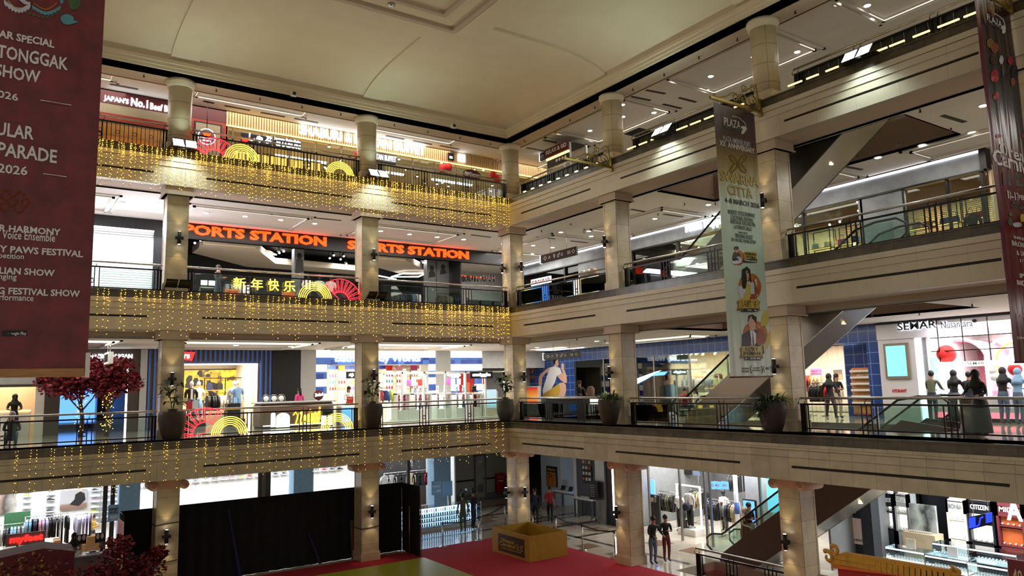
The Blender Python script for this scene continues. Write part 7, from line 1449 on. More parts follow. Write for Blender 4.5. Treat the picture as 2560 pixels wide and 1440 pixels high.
for k, (u, v, mt, r) in enumerate(((2366, 885, 'c_bright_red', .3), (2537, 923, 'c_bright_red', .2), (2483, 927, 'white', .13), (2488, 942, 'white', .15))):
    x, z = fp('B', u, v, 7.2); m = MB(); m.ball((x, 7.2, z), r, mt, 14, 10); m.cyl((x, 7.2, z + r), (x, 7.2, 8.0), .005, 'black_metal', 4); solo('hanging_ball', m, f'{["large red lantern ball left of the pink arch", "small red lantern ball at the right edge of the jewellery shop", "upper small white ball right of the pink arch", "lower small white ball right of the pink arch"][k]}', 'lantern', 'B')
for k, (u0, u1) in enumerate(((2335, 2440), (2448, 2580))):
    a, b = fp('B', u0, 1040, 7.0)[0], fp('B', u1, 1040, 7.0)[0]; t = T('jewellery_counter', f'white jewellery counter with a pink glow at its foot, {["left", "right"][k]} one', 'counter', ((a + b) / 2, 7.0, 5), 'B'); m = MB(); m.bbox(a, b, 7.0, 7.6, 5.12, 5.75, 'shop_front_white', .02); m.box(a + .03, b - .03, 7.03, 7.58, 5, 5.12, 'charcoal'); t.part('body', m); pb(t, 'glow_strip', a, b, 6.985, 7.0, 5.12, 5.3, 'pink_glow'); pb(t, 'glass_case', a, b, 7.0, 7.6, 5.75, 5.98, 'case_glass'); pb(t, 'tray', a + .1, b - .1, 7.1, 7.5, 5.76, 5.8, 'soft_white')
a, b, z0, z1 = rc('B', 8.2, 2318, 2350, 892, 1000); t = T('wall_case', 'tall blue lit glass case at the left inside the jewellery shop', 'display case', ((a + b) / 2, 8.2, 5), 'B'); pb(t, 'cabinet', a, b, 8.2, 8.7, 5, 7.3, 'shop_front_white')
for r in range(3): pb(t, 'lit_pane', a + .05, b - .05, 8.18, 8.2, 5.3 + r * .65, 5.85 + r * .65, 'screen_pastel')
# ================================================================== right wing, ground floor
X1 = 4.8
# phone and computer shop in the far corner
P('apple_wall', (196, 214, 226), .5, var=.02); P('slate_wall', (84, 90, 98), .5, var=.05)
a, b, z0, z1 = rc('B', 6.6, 1353, 1402, 1150, 1255); m = MB(); m.box(a, b, 6.6, 7.6, 0, 3.5, 'apple_wall'); solo('column_pier', m, 'pale blue pillar carrying the orange phone poster, ground floor', 'pillar', 'B', kind='structure')
P('phone_orange', (206, 120, 56), .4, var=.1); t = T('phone_poster', 'black poster of an orange phone on the pale blue pillar', 'poster', (fp('B', 1380, 1190, 6.6)[0], 6.58, 1.2), 'B')
a, b, z0, z1 = rc('B', 6.58, 1367, 1393, 1166, 1217); pb(t, 'sheet', a, b, 6.56, 6.6, z0, z1, 'print_black'); h = z1 - z0; m = MB(); m.bbox(a + .08, b - .08, 6.545, 6.56, z0, z0 + h * .72, 'phone_orange', .03); 
for q, w_ in ((.12, .62), (.12, .48), (.3, .55)): m.cyl((a + (b - a) * (.3 if q == .12 else .55), 6.53, z0 + h * w_), (a + (b - a) * (.3 if q == .12 else .55), 6.545, z0 + h * w_), .055, 'print_black', 12)
t.part('printed_phone', m); m = MB(); text(m, 'PRO', a + .1, b - .1, z1 - h * .22, z1 - h * .1, 6.56, 'c_mustard', .05, .01); t.part('lettering', m)
for u0, u1, vT, vB, mt, lb, d in ((1403, 1423, 1161, 1208, 'print_black', 'dark poster with green phones behind the pale blue pillar', 8.4), (1456, 1479, 1165, 1209, 'print_black', 'black wall panel of small boxed accessories', 5.9)):
    a, b, z0, z1 = rc('B', d - .04, u0, u1, vT, vB); t = T('wall_panel', lb, 'poster', ((a + b) / 2, d, z0), 'B'); pb(t, 'panel', a, b, d - .04, d, z0, z1, mt)
    if u0 > 1450:
        for r in range(4): 
            for c in range(3): pb(t, 'accessory_box', a + .08 + c * (b - a) / 3.2, a + .08 + c * (b - a) / 3.2 + .13, d - .09, d - .04, z0 + .15 + r * .28, z0 + .3 + r * .28, 'white' if (r + c) % 4 else 'c_orange')
    else: m = MB(); m.bbox(a + .08, b - .08, d - .05, d - .04, z0 + .05, z0 + .5, 'c_green', .01); t.part('printed_phones', m)
m = MB(); m.box(fp('B', 1402, 1200, 8.4)[0], fp('B', 1448, 1200, 8.4)[0], 8.4, 8.5, 0, 3.5, 'wall_tile_grey'); solo('wall_tile', m, 'pale tiled wall behind the phone tables', 'wall', 'B', kind='structure')
m = MB(); m.box(fp('B', 1442, 1200, 5.95)[0], fp('B', 1492, 1200, 5.95)[0], 5.9, 6.0, 0, 3.5, 'slate_wall'); m.box(fp('B', 1438, 1200, 5.95)[0], fp('B', 1445, 1200, 5.95)[0], 5.85, 6.0, 0, 3.5, 'white'); solo('wall_slate', m, 'slate grey wall with the accessory panel', 'wall', 'B', kind='structure')
m = MB(); a, b = fp('B', 1489, 1230, X1)[0], fp('B', 1512, 1230, X1)[0]; m.box(a, b, X1, X1 + .6, 0, 3.5, 'dull_steel'); solo('column_pier', m, 'brushed steel pillar between the phone shop and the clothes shop', 'pillar', 'B', kind='structure')
m = MB(); c = fp('B', 1560, 1230, X1)[0]; m.box(b, c, X1 + .1, X1 + .5, 0, 3.5, 'charcoal'); solo('wall_dark', m, 'dark wall with a white light tube behind the first right column', 'wall', 'B', kind='structure'); x = fp('B', 1530, 1230, X1)[0]; m = MB(); m.box(x - .04, x + .04, X1 + .06, X1 + .1, .5, 3.0, 'led_white'); solo('light_tube', m, 'upright white light tube on the dark wall', 'light', 'B')
def table(F, s0, s1, d0, d1, h, top, leg, label):
    t = T('display_table', label, 'table', ((s0 + s1) / 2, (d0 + d1) / 2, 0), F); m = MB(); m.bbox(s0, s1, d0, d1, h - .06, h, top, .015); t.part('table_top', m); pb(t, 'apron', s0 + .02, s1 - .02, d0 + .02, d1 - .02, h - .12, h - .06, leg)
    for s in (s0 + .04, s1 - .1):
        for d in (d0 + .04, d1 - .1): pb(t, 'leg', s, s + .06, d, d + .06, 0, h - .12, leg)
p = gp(1395, 1277, 0); s0, s1 = fp('B', 1382, 1240, 6.0)[0], fp('B', 1458, 1240, 6.0)[0]; table('B', s0, s1, 6.0, 6.7, .92, 'white', 'slate_wall', 'longer white phone shop table with three black stands')
def laptop(mat):
    def f(): m = MB(); m.box(-.17, .17, -.1, .12, 0, .015, 'light_grey'); m.add([(-.17, .12, .015), (.17, .12, .015), (.17, .2, .24), (-.17, .2, .24)], [(0, 1, 2, 3)], mat); return m
    return f
many('tablet', laptop('print_black'), [(s0 + .45, 6.2, .92), (s0 + 1.1, 6.2, .92), (s0 + 1.75, 6.2, .92)], 'B', 'black tablet stand on the longer phone shop table', 'tablet', 'black tablets on the longer phone table', 'tablet_stand')
def imac(mat):
    def f(): m = MB(); m.box(-.27, .27, 0, .03, .15, .52, mat); m.box(-.04, .04, .03, .06, 0, .2, 'light_grey'); m.box(-.1, .1, -.05, .12, 0, .01, 'light_grey'); return m
    return f
many('imac_white', imac('light_grey'), [(s0 + .45, 6.5, .92)], 'B', 'pale all in one computer seen from behind on the phone shop table', 'computer', None, 'computer_display'); many('imac_blue', imac('screen_blue'), [(s0 + 1.5, 6.5, .92)], 'B', 'all in one computer with a blue screen on the phone shop table', 'computer', None, 'computer_display')
s0, s1 = fp('B', 1432, 1252, 5.2)[0], fp('B', 1478, 1252, 5.2)[0]; table('B', s0, s1, 5.2, 5.8, .92, 'white', 'slate_wall', 'shorter white phone shop table before the slate wall')
many('phone_flat', lambda: MB().bbox(-.04, .04, -.08, .08, 0, .012, 'print_black', .005), [(s0 + .3 + .3 * q, 5.4, .92, .4) for q in range(4)], 'B', 'black phone lying on the shorter white table', 'phone', 'phones on the shorter white table', 'mobile_phone')
x = fp('B', 1486, 1280, 4.6)[0]; t = T('menu_stand', 'black notice board on a tripod before the phone shop', 'notice stand', (x, 4.6, 0), 'B'); m = MB(); m.bbox(x - .3, x + .3, 4.55, 4.62, 1.1, 1.95, 'sign_black'); o = t.part('board', m); m = MB()
for r in range(6): m.box(x - .2, x + .1 + .03 * (r % 3), 4.545, 4.55, 1.25 + r * .1, 1.27 + r * .1, 'light_grey')
t.part('lettering', m, parent=o); m = MB(); m.cyl((x, 4.6, .3), (x, 4.6, 1.1), .02, 'black_metal', 6)
for an in (0, 2.1, 4.2): m.cyl((x, 4.6, .35), (x + .32 * math.cos(an), 4.6 + .32 * math.sin(an), .01), .014, 'black_metal', 5)
t.part('tripod', m)
# clothes shop with mannequins
sF0, sF1 = fp('B', 1560, 1230, X1)[0], fp('B', 2060, 1300, X1)[0]
shell('B', sF0, sF1, X1 + .2, 11, 0, 3.5, 'grey', 'charcoal', label='clothes shop on the ground floor right')
for s in (2.2, 5, 8): shop_light('B', s, 7.2, 3.4, 190, (1, .97, .93), 2.6, 3)
m = MB()
for u in (1622, 1700, 1762, 1775, 1900): x = fp('B', u, 1250, X1)[0]; m.box(x - .04, x + .04, X1, X1 + .08, 0, 3.5, 'dull_steel')
solo('glazing_bars', m, 'steel uprights of the clothes shop front, ground floor', 'shop front', 'B')
for k, (u0, u1, d, h, cols, lb, fc) in enumerate(((1650, 1690, 6.8, 1.5, ['black', 'charcoal', 'c_olive', 'black'], 'low rack of dark shirts at the left of the clothes shop', False), (1655, 1700, 8.8, 2.9, ['black', 'light_grey', 'charcoal', 'c_blue', 'white'], 'high rack of shirts and jeans in the clothes shop', True), (1700, 1750, 8.8, 2.9, ['white', 'black', 'c_denim', 'c_denim'], 'high rack of white shirts and jeans in the clothes shop', True), (1770, 1800, 6.6, 1.5, ['black', 'charcoal', 'black'], 'rack of black coats in the middle of the clothes shop', False), (1810, 1850, 7.0, 1.45, ['grey', 'charcoal', 'c_khaki', 'grey'], 'rack of grey trousers at the right of the clothes shop', False), (1830, 1860, 8.8, 2.4, ['charcoal', 'black', 'charcoal'], 'high rack of dark trousers beside the white pole', False), (1730, 1765, 8.0, 1.6, ['black', 'c_olive', 'c_khaki', 'black'], 'rack of dark jackets behind the mannequins', False))):
    a, b = fp('B', u0, 1270, d)[0], fp('B', u1, 1270, d)[0]; garment_rack('B', a, b, d, 0, h, cols, lb, .1 if not fc else .34, face=fc, L=.75, metal='dull_steel')
x = fp('B', 1725, 1270, 6.0)[0]; mannequin('B', x, 6.0, .28, 'headless mannequin in a white T shirt with a dark waist bag in the clothes shop', top='white', bottom='black', head=False); m = MB(); m.bbox(x - .5, x + .5, 5.7, 6.3, 0, .28, 'white'); solo('display_plinth', m, 'white plinth under the bag carrying mannequin', 'plinth', 'B')
m = MB(); m.ball((x - .05, 5.83, 1.18), .2, 'c_navy', 10, 8, (1.1, .6, .9)); solo('waist_bag', m, 'dark blue bag worn by the headless mannequin', 'bag', 'B'); m = MB(); m.ball((x - .2, 5.72, .85), .22, 'charcoal', 10, 8, (.9, .6, 1.2)); m.box(x - .3, x - .1, 5.7, 5.9, .28, .62, 'charcoal'); solo('backpack', m, 'charcoal backpack standing before the headless mannequin', 'backpack', 'B')
x2 = fp('B', 1700, 1280, 6.3)[0]; mannequin('B', x2, 6.3, .02, 'headless mannequin in a white printed T shirt, left of the bag carrying one', 'mannequin_black', 'white', 'black', head=False)
x3 = fp('B', 1810, 1260, 7.6)[0]; mannequin('B', x3, 7.6, .02, 'mannequin in a white T shirt with a red square, clothes shop right', 'mannequin_black', 'white', 'charcoal'); m = MB(); m.box(x3 - .13, x3 + .05, 7.45, 7.47, 1.12, 1.26, 'c_red'); solo('shirt_print', m, 'red square print on the white T shirt of the right mannequin', 'print', 'B')
m = MB(); a, b, z0, z1 = rc('B', 6.4, 1692, 1752, 1213, 1320); 
for q in ((a, a + .06, z0, z1), (b - .06, b, z0, z1), (a, b, z1 - .06, z1)): m.box(q[0], q[1], 6.4, 6.46, max(0, q[2]), q[3], 'white_band')
solo('display_portal', m, 'white light framed portal around the mannequins', 'display frame', 'B')
for k, u in enumerate((1780, 1793, 1812)):
    x, z = fp('B', u, 1213, 5.6); sign('hanging_sign', f'blue promotion card hanging in the clothes shop, {["left", "middle", "right"][k]} one', 'B', 5.6, (u - 6 if k == 0 else u - 9, u + 6 if k == 0 else u + 9, 1204, 1223), 'screen_blue', [('MOD!', u - 4, u + 5, 1210, 1217, 'white', .02, .01)], .03)
m = MB(); x = fp('B', 1842, 1270, 6.6)[0]; m.cyl((x, 6.6, 0), (x, 6.6, 3.5), .09, 'white', 12); m.cyl((x, 6.6, 1.05), (x, 6.6, 1.5), .1, 'c_blue', 12); solo('support_pole', m, 'white pole with a blue band in the clothes shop', 'pole', 'B')
a, b, z0, z1 = rc('B', 5.8, 1857, 1890, 1249, 1310); t = T('poster_screen', 'bright blue screen showing a bag behind the moving stair, clothes shop', 'screen', ((a + b) / 2, 5.8, 0), 'B'); m = MB(); m.bbox(a, b, 5.8, 5.9, .3, z1, 'sign_black'); m.box((a + b) / 2 - .1, (a + b) / 2 + .1, 5.82, 5.88, 0, .3, 'sign_black'); t.part('frame', m); o = pb(t, 'screen', a + .05, b - .05, 5.785, 5.8, .4, z1 - .05, 'screen_blue'); m = MB(); c = (a + b) / 2; m.box(c - .1, c + .1, 5.77, 5.785, 1.0, 1.3, 'c_denim'); m.tube([(c - .05, 5.78, 1.3), (c, 5.78, 1.5), (c + .05, 5.78, 1.3)], .015, 'charcoal', 5); t.part('printed_bag', m, parent=o)
m = MB(); a, b = fp('B', 1862, 1215, 6.5)[0], fp('B', 1925, 1215, 6.5)[0]; m.box(a, b, 6.5, 6.6, 0, 3.5, 'light_grey'); solo('wall_pale', m, 'pale wall panel at the right end of the clothes shop', 'wall', 'B', kind='structure'); m = MB(); x = fp('B', 1930, 1215, 5.2)[0]; m.box(x - .25, x + .25, 5.2, 5.26, 1.6, 3.3, 'screen_pastel'); m.cyl((x, 5.23, 0), (x, 5.23, 1.6), .03, 'steel', 6); solo('lit_banner', m, 'lilac lit upright banner beside the second right column, ground floor', 'light sign', 'B')
m = MB(); a, b, z0, z1 = rc('B', 5.6, 1622, 1648, 1237, 1285); m.bbox(a, b, 5.6, 5.7, .2, z1, 'charcoal'); m.box(a + .1, a + .2, 5.6, 5.7, 0, .2, 'charcoal'); m.box(b - .2, b - .1, 5.6, 5.7, 0, .2, 'charcoal'); text(m, 'new 77', a + .1, b - .15, 1.2, 1.5, 5.6, 'white', .02, .01); solo('promo_panel', m, 'dark standing panel at the left of the clothes shop', 'display panel', 'B')
m = MB(); a, b, z0, z1 = rc('B', 6.4, 1626, 1636, 1200, 1238); m.box(a, b, 6.4, 6.45, z0, z1, 'screen_blue'); m.box(a + .03, a + .08, 6.42, 6.44, 0, z0, 'steel'); solo('lit_panel', m, 'narrow blue lit panel behind the first right column', 'light sign', 'B')
# watch shop
sW0 = sF1 + .1; P('slate_texture', (36, 40, 48), .6, var=.3, scale=9)
GRAD('poster_watch', [(0, (120, 90, 60)), (.45, (150, 116, 92)), (1, (170, 162, 160))], 'X', -1, 1, .45, .2)
m = MB(); b0 = fp('B', 2190, 1330, 6.4)[0]; m.box(sW0, b0, 6.4, 6.6, 0, 3.5, 'slate_texture'); solo('wall_watch', m, 'dark slate wall of the watch shop', 'wall', 'B', kind='structure')
m = MB(); m.box(b0, 31, 9.6, 9.7, 0, 3.5, 'fascia_black'); m.box(b0 - .4, b0, 6.2, 6.7, 0, 3.5, 'slate_texture'); solo('wall_watch_rear', m, 'black rear wall of the watch shop', 'wall', 'B', kind='structure')
m = MB(); text(m, 'Watch Club', fp('B', 2085, 1278, 6.4)[0], fp('B', 2140, 1278, 6.4)[0], fp('B', 2130, 1282, 6.4)[1], fp('B', 2130, 1274, 6.4)[1], 6.4, 'white', .02, .03); solo('wall_lettering', m, 'white lettering on the slate wall of the watch shop', 'sign', 'B')
a, b, z0, z1 = rc('B', 6.38, 2074, 2169, 1293, 1356); t = T('watch_poster', 'poster of a dark wrist watch on the slate wall', 'poster', ((a + b) / 2, 6.38, z0), 'B'); pb(t, 'sheet', a, b, 6.36, 6.4, z0, z1, 'poster_watch'); c = (a + b) / 2 - .1; zc = (z0 + z1) / 2 + .05; m = MB(); m.bbox(c - .2, c + .2, 6.34, 6.36, zc - .22, zc + .25, 'print_black', .04); m.bbox(c - .13, c + .14, 6.345, 6.36, zc - .45, zc - .2, 'print_brown', .02); t.part('printed_watch', m); m = MB(); m.cyl((c, 6.325, zc), (c, 6.34, zc), .14, 'print_gold_dark', 20); m.cyl((c, 6.32, zc), (c, 6.33, zc), .11, 'print_black', 20); t.part('printed_dial', m); m = MB(); text(m, 'G-SHOCK', b - .55, b - .12, z0 + .1, z0 + .18, 6.36, 'print_brown', .02, .01); t.part('lettering', m)
shop_light('B', 16, 7.6, 3.4, 300, (.92, .97, 1), 4, 2.5); shop_light('B', 20.5, 7.6, 3.4, 300, (.92, .97, 1), 4, 2.5)
def watch():
    m = MB(); m.tube([(.035 * math.cos(a * PI / 5), 0, .05 + .035 * math.sin(a * PI / 5)) for a in range(10)], .012, 'steel', 4, closed=True); m.cyl((0, -.05, .06), (0, -.04, .06), .024, 'white', 8); return m
for k, (u0, u1, vT, vB, body, fm, im, lb) in enumerate(((2203, 2235, 1235, 1335, 'TISSOT', 'fascia_black', 'soft_white', 'first from the left'), (2238, 2272, 1236, 1345, 'GUESS', 'light_grey', 'white_band', 'second from the left'), (2368, 2416, 1250, 1360, 'BONIA', 'off_white', 'white_band', 'white drawered'), (2420, 2485, 1252, 1360, 'CITIZEN', 'fascia_black', 'soft_white', 'white lettered black'), (2492, 2560, 1258, 1365, 'MIDO', 'c_maroon', 'c_orange', 'dark red at the right edge'))):
    a, b, z0, z1 = rc('B', 8.6, u0, u1, vT, vB); z1 = min(3.45, z1); t = T('watch_cabinet', f'lit wall cabinet of the watch shop, {lb}', 'display cabinet', ((a + b) / 2, 8.6, 0), 'B'); m = MB(); m.box(a, b, 8.8, 9.2, 0, z1, fm); m.box(a, a + .07, 8.6, 8.8, 0, z1, fm); m.box(b - .07, b, 8.6, 8.8, 0, z1, fm); m.box(a, b, 8.6, 8.8, z1 - .45, z1, fm); m.box(a, b, 8.6, 8.8, 0, .9, fm); t.part('carcass', m)
    m = MB(); text(m, body, a + (b - a) * .15, b - (b - a) * .15, z1 - .3, z1 - .14, 8.6, 'white' if fm != 'off_white' else 'grey', .015, .02); t.part('lettering', m)
    for r in range(3):
        zz = .95 + r * .62; pb(t, 'lit_back', a + .07, b - .07, 8.78, 8.8, zz, zz + .52, im); pb(t, 'shelf', a + .07, b - .07, 8.6, 8.8, zz - .03, zz, fm); n = max(3, int((b - a) / .18)); many('watch', watch, [(a + .15 + q * (b - a - .3) / (n - 1), 8.68, zz) for q in range(n)], 'B', f'wrist watch on a shelf of the wall cabinet {lb}', 'watch', f'watches in the wall cabinet {lb}', 'wrist_watch')
a, b, z0, z1 = rc('B', 8.4, 2275, 2340, 1262, 1330); t = T('watch_showcase', 'black and white picture showcase in the middle of the watch shop', 'display case', ((a + b) / 2, 8.4, 0), 'B'); GRAD('poster_mono', [(0, (40, 40, 40)), (.4, (190, 196, 190)), (.6, (60, 60, 60)), (1, (210, 214, 210))], 'X', -.7, .7, .4, 0, .7, 2); pb(t, 'picture', a, b, 8.4, 8.5, z0, z1, 'poster_mono'); pb(t, 'base', a - .1, b + .1, 8.0, 8.6, 0, z0, 'c_sand'); many('watch', watch, [(a + .1 + q * (b - a - .2) / 9, 8.15, z0) for q in range(10)], 'B', 'wrist watch before the black and white picture', 'watch', 'watches before the black and white picture', 'wrist_watch')
for k, (u0, u1, v0, d) in enumerate(((2214, 2312, 1390, 5.2), (2312, 2420, 1402, 5.0), (2418, 2520, 1418, 4.9), (2330, 2420, 1365, 6.9), (2420, 2540, 1372, 6.9))):
    a, b = fp('B', u0, v0, d)[0], fp('B', u1, v0, d)[0]; lb = ['left front', 'middle front', 'right front', 'left rear', 'right rear'][k]; t = T('glass_counter', f'brightly lit glass watch counter, {lb} one', 'counter', ((a + b) / 2, d, 0), 'B'); m = MB(); m.bbox(a, b, d, d + .6, 0, .62, 'fascia_black', .01); t.part('base', m); pb(t, 'glass', a, b, d, d + .6, .66, 1.04, 'case_glass'); pb(t, 'tray', a + .03, b - .03, d + .03, d + .57, .62, .66, 'white_band'); pb(t, 'light_strip', a + .02, b - .02, d + .01, d + .03, .98, 1.02, 'led_white')
    for s in (a, b - .02): pb(t, 'corner_post', s, s + .02, d - .01, d + .01, .62, 1.05, 'steel')
    n = 12; many('watch', watch, [(a + .12 + q * (b - a - .24) / (n - 1), d + .2 + r * .2, .66) for q in range(n) for r in range(2)], 'B', f'wrist watch in the {lb} glass counter', 'watch', f'watches in the {lb} glass counter', 'wrist_watch')
    if k < 2: m = MB(); m.box(b - .7, b - .4, d + .25, d + .27, 1.05, 1.35, 'white' if k else 'c_cream'); m.box(b - .6, b - .5, d + .25, d + .33, 1.04, 1.06, 'steel'); solo('price_stand', m, f'pale card standing on the {lb} glass counter', 'sign', 'B')
P('neon_panel_black', (10, 10, 16), .4, var=0); E('neon_blue', (20, 40, 255), 3)
x, z = fp('B', 2450, 1305, 4.4); t = T('direction_sign', 'tilted black sign with blue glowing icons hanging in the watch shop', 'sign', (x, 4.4, z - .3), 'B'); m = MB(); q = [fp('B', u, v, 4.4) for u, v in ((2420, 1293), (2478, 1281), (2481, 1310), (2423, 1325))]; m.prism(q, 4.4, 4.48, 'neon_panel_black'); o = t.part('board', m)
for u0, v0, u1, v1, s in ((2422, 1294, 2438, 1322, 0), (2464, 1283, 2479, 1309, 0)): m = MB(); m.prism([fp('B', *p_, 4.39) for p_ in ((u0, v0 + 1), (u1, v0 - 2), (u1 + 1, v1 - 4), (u0 + 1, v1 - 1))], 4.385, 4.4, 'neon_blue'); t.part('lit_icon', m, parent=o)
m = MB(); m.tube([(p_[0], 4.39, p_[1]) for p_ in [fp('B', *q_, 4.39) for q_ in ((2441, 1316), (2448, 1312), (2451, 1296), (2458, 1292))]], .02, 'neon_blue', 5); t.part('lit_icon', m, parent=o)
for u in (2432, 2470): s = fp('B', u, 1285, 4.4)[0]; m = MB(); m.cyl((s, 4.44, z), (s, 4.44, 3.55), .01, 'steel', 4); t.part('rod', m)
x, z = fp('B', 2533, 1278, 4.6); m = MB(); text(m, 'A', x - .16, x + .22, z - .25, z + .3, 4.6, 'sign_white', .02, .05); m.cyl((x, 4.57, z + .2), (x, 4.57, 3.5), .008, 'steel', 4); solo('letter_sign', m, 'white slanted letter A hanging at the right of the watch shop', 'sign', 'B')
a, b, z0, z1 = rc('B', 4.6, 2516, 2560, 1360, 1412); m = MB(); m.box(a, b, 4.6, 4.64, .1, 1.4, 'c_maroon'); text(m, '40', a + .1, b - .1, .75, 1.15, 4.6, 'c_sand', .01, .01); m.box(a + .1, a + .15, 4.62, 4.66, 0, .1, 'steel'); solo('anniversary_panel', m, 'dark red upright panel with the number 40 at the right edge', 'display panel', 'B')
# ================================================================== ground floor of the atrium
P('curtain_black', (9, 9, 11), .9, var=.2, scale=6); P('carpet_red', (172, 26, 48), .95, var=.1, scale=9); P('stage_green', (150, 150, 44), .35, var=.06); P('gold_paint', (176, 140, 48), .4, var=.08); P('canopy_wine', (92, 20, 34), .6, var=.1, stretch=(9, 1, 1)); P('roof_gold', (206, 150, 50), .5, var=.15, scale=6); P('drape_sheen', (24, 30, 74), .8, var=0)
m = MB(); m.box(-17, .45, -14, .62, .004, .012, 'carpet_red'); solo('carpet', m, 'red carpet over the atrium floor around the stage', 'carpet', 'A')
c = gp(1060, 1393, .3); m = MB(); m.bbox(-17, c.x, -14, c.y, .012, .3, 'stage_green', .02); solo('stage', m, 'low stage with a yellow green top', 'stage', 'A')
zt_ = fp('A', 660, 1243, 1.0)[1]; t = T('stage_booth', 'booth of black drapes behind the stage', 'booth', (-10, 1.0, 0), 'A'); xl, xr_ = fp('A', 300, 1300, 1.0)[0], -4.95
def drape(mb, a, b, z1, amp=.035):
    a, b = Vector(a), Vector(b); d = b - a; L = d.length; n = Vector((-d.y, d.x)) / L; q = int(L / .09)
    mb.grid(lambda i, j: (*(a + d * i + n * amp * math.sin(i * L * 14)), .012 + (z1 - .012) * j), q, 1, 'curtain_black')
m = MB(); drape(m, (xl, 1.05), (xr_, 1.05), zt_); t.part('rear_drape', m)
m = MB(); drape(m, (xr_, 1.0), (xr_, -.55), zt_); t.part('right_drape', m); m = MB(); drape(m, (xl, 1.0), (xl + .02, .1), zt_); t.part('left_drape', m)
m = MB(); m.tube([(xl, .1, zt_), (xl, 1.05, zt_), (xr_, 1.05, zt_), (xr_, -.55, zt_)], .02, 'black_metal', 5); m.box(xr_ + .02, xr_ + .05, -.6, -.55, .012, zt_, 'steel'); t.part('frame', m)
for u in (590, 790): s = fp('A', u, 1380, .95)[0]; m = MB(); m.add([(s - .3, 1.0, zt_ - .3 if u < 600 else 1.2), (s - .26, 1.0, zt_ - .3 if u < 600 else 1.2), (s + .22, .93, .02), (s + .1, .93, .02)], [(0, 1, 2, 3)], 'drape_sheen'); t.part('drape_sheen', m, 'blue sheen painted on the drape')  # flat blue strips paint a sheen onto the black drape
s = fp('A', 1030, 1340, .2)[0]; m = MB(); m.cyl((xr_ - .12, .1, .012), (xr_ - .12, .1, 1.85), .03, 'brass', 6); solo('gold_pole', m, 'thin gold pole leaning at the right drape of the booth', 'pole', 'A')
m = MB(); m.box(xl - .06, xl - .02, -.1, 1.05, .1, 2.5, 'white'); m.box(xl - .065, xl - .06, -.05, 1.0, .15, 2.45, 'poster_food'); solo('poster_panel', m, 'white framed poster panel at the left end of the black booth', 'poster stand', 'A')
m = MB(); s = fp('A', 884, 1340, 1.0)[0]; m.add([(s - .12, .9, .02), (s + .1, .9, .02), (s + .1, .98, 1.45), (s - .16, .98, 1.45), (s - .12, .93, .02), (s + .1, .93, .02), (s + .1, 1.0, 1.45), (s - .16, 1.0, 1.45)], [(0, 1, 2, 3), (4, 5, 6, 7), (0, 1, 5, 4), (3, 2, 6, 7), (0, 3, 7, 4), (1, 2, 6, 5)], 'dark_wood'); solo('leaning_board', m, 'brown board leaning on the black drape by the first left column', 'board', 'A')
# gold planter like box
p0, p1, p2 = gp(1231, 1378), gp(1329, 1406), gp(1423, 1390); x0, x1, y0, y1, hb = p0.x, p2.x, p1.y, p0.y, .93
t = T('gold_box', 'open gold box with a dark festival sign on the red carpet', 'box', ((x0 + x1) / 2, (y0 + y1) / 2, .012), 'A')
for a in ((x0, x0 + .06, y0, y1), (x1 - .06, x1, y0, y1), (x0 + .06, x1 - .06, y0, y0 + .06), (x0 + .06, x1 - .06, y1 - .06, y1)): pb(t, 'side', *a, .012, hb, 'gold_paint')
a, b, z0, z1 = rc('B', x0, 1246, 1311, 1345, 1381); o = pb(t, 'sign', x0 - .012, x0, -b, -a, z0 - .06, z1 + .06, 'print_brown')
for body, u0, u1, q0, q1 in (('Oriental', .12, .62, .58, .86), ('Carnival', .06, .66, .3, .58), ('13–17', .7, .96, .4, .66), ('FEB 2026', .72, .96, .28, .36), ('PLAZA AMBARRUKMO', .15, .9, .12, .2)):
    mm = MB(); text(mm, body, a + (b - a) * u0, a + (b - a) * u1, z0 + (z1 - z0) * q0, z0 + (z1 - z0) * q1, 0, 'print_gold' if q0 < .9 else 'white', .012, .01); m = MB(); m.ms = mm.ms; m.f = mm.f; m.mi = mm.mi; m.sm = mm.sm; m.v = [(x0 - .012 + y, -s_, z) for s_, y, z in mm.v]; t.part('lettering', m, parent=o)
# barrier posts with belts
def post(p, lb):
    t = T('barrier_post', f'chrome barrier post with dark belt, {lb}', 'barrier post', (p.x, p.y, 0), 'A', 'barrier posts'); m = MB(); m.lathe([(.17, 0), (.17, .015), (.05, .04)], (p.x, p.y, .012), 'steel', 18); t.part('foot', m); m = MB(); m.cyl((p.x, p.y, .04), (p.x, p.y, .95), .028, 'steel', 10); m.cyl((p.x, p.y, .9), (p.x, p.y, 1.0), .036, 'black_paint', 10); t.part('post', m)
PB = [[gp(1107, 1368), gp(1197, 1352), gp(1263, 1314)], [gp(1333, 1340), gp(1391, 1350), gp(1457, 1376), gp(1538, 1395)]]
for g_, side in zip(PB, ('left of', 'right of')):
    for i, p in enumerate(g_): post(p, f'{["first", "second", "third", "fourth"][i]} one {side} the gold box')
    for i, (p, q) in enumerate(zip(g_, g_[1:])): m = MB(); m.add([(p.x, p.y, .93), (q.x, q.y, .93), (q.x, q.y, .98), ((p.x + q.x) / 2, (p.y + q.y) / 2, .90), (p.x, p.y, .98), ((p.x + q.x) / 2, (p.y + q.y) / 2, .85)], [(0, 5, 3, 4), (5, 1, 2, 3)], 'black_paint'); solo('barrier_belt', m, f'dark belt of the barrier, {["first", "second", "third"][i]} span {side} the gold box', 'belt', 'A')
p = gp(1055, 1393); 
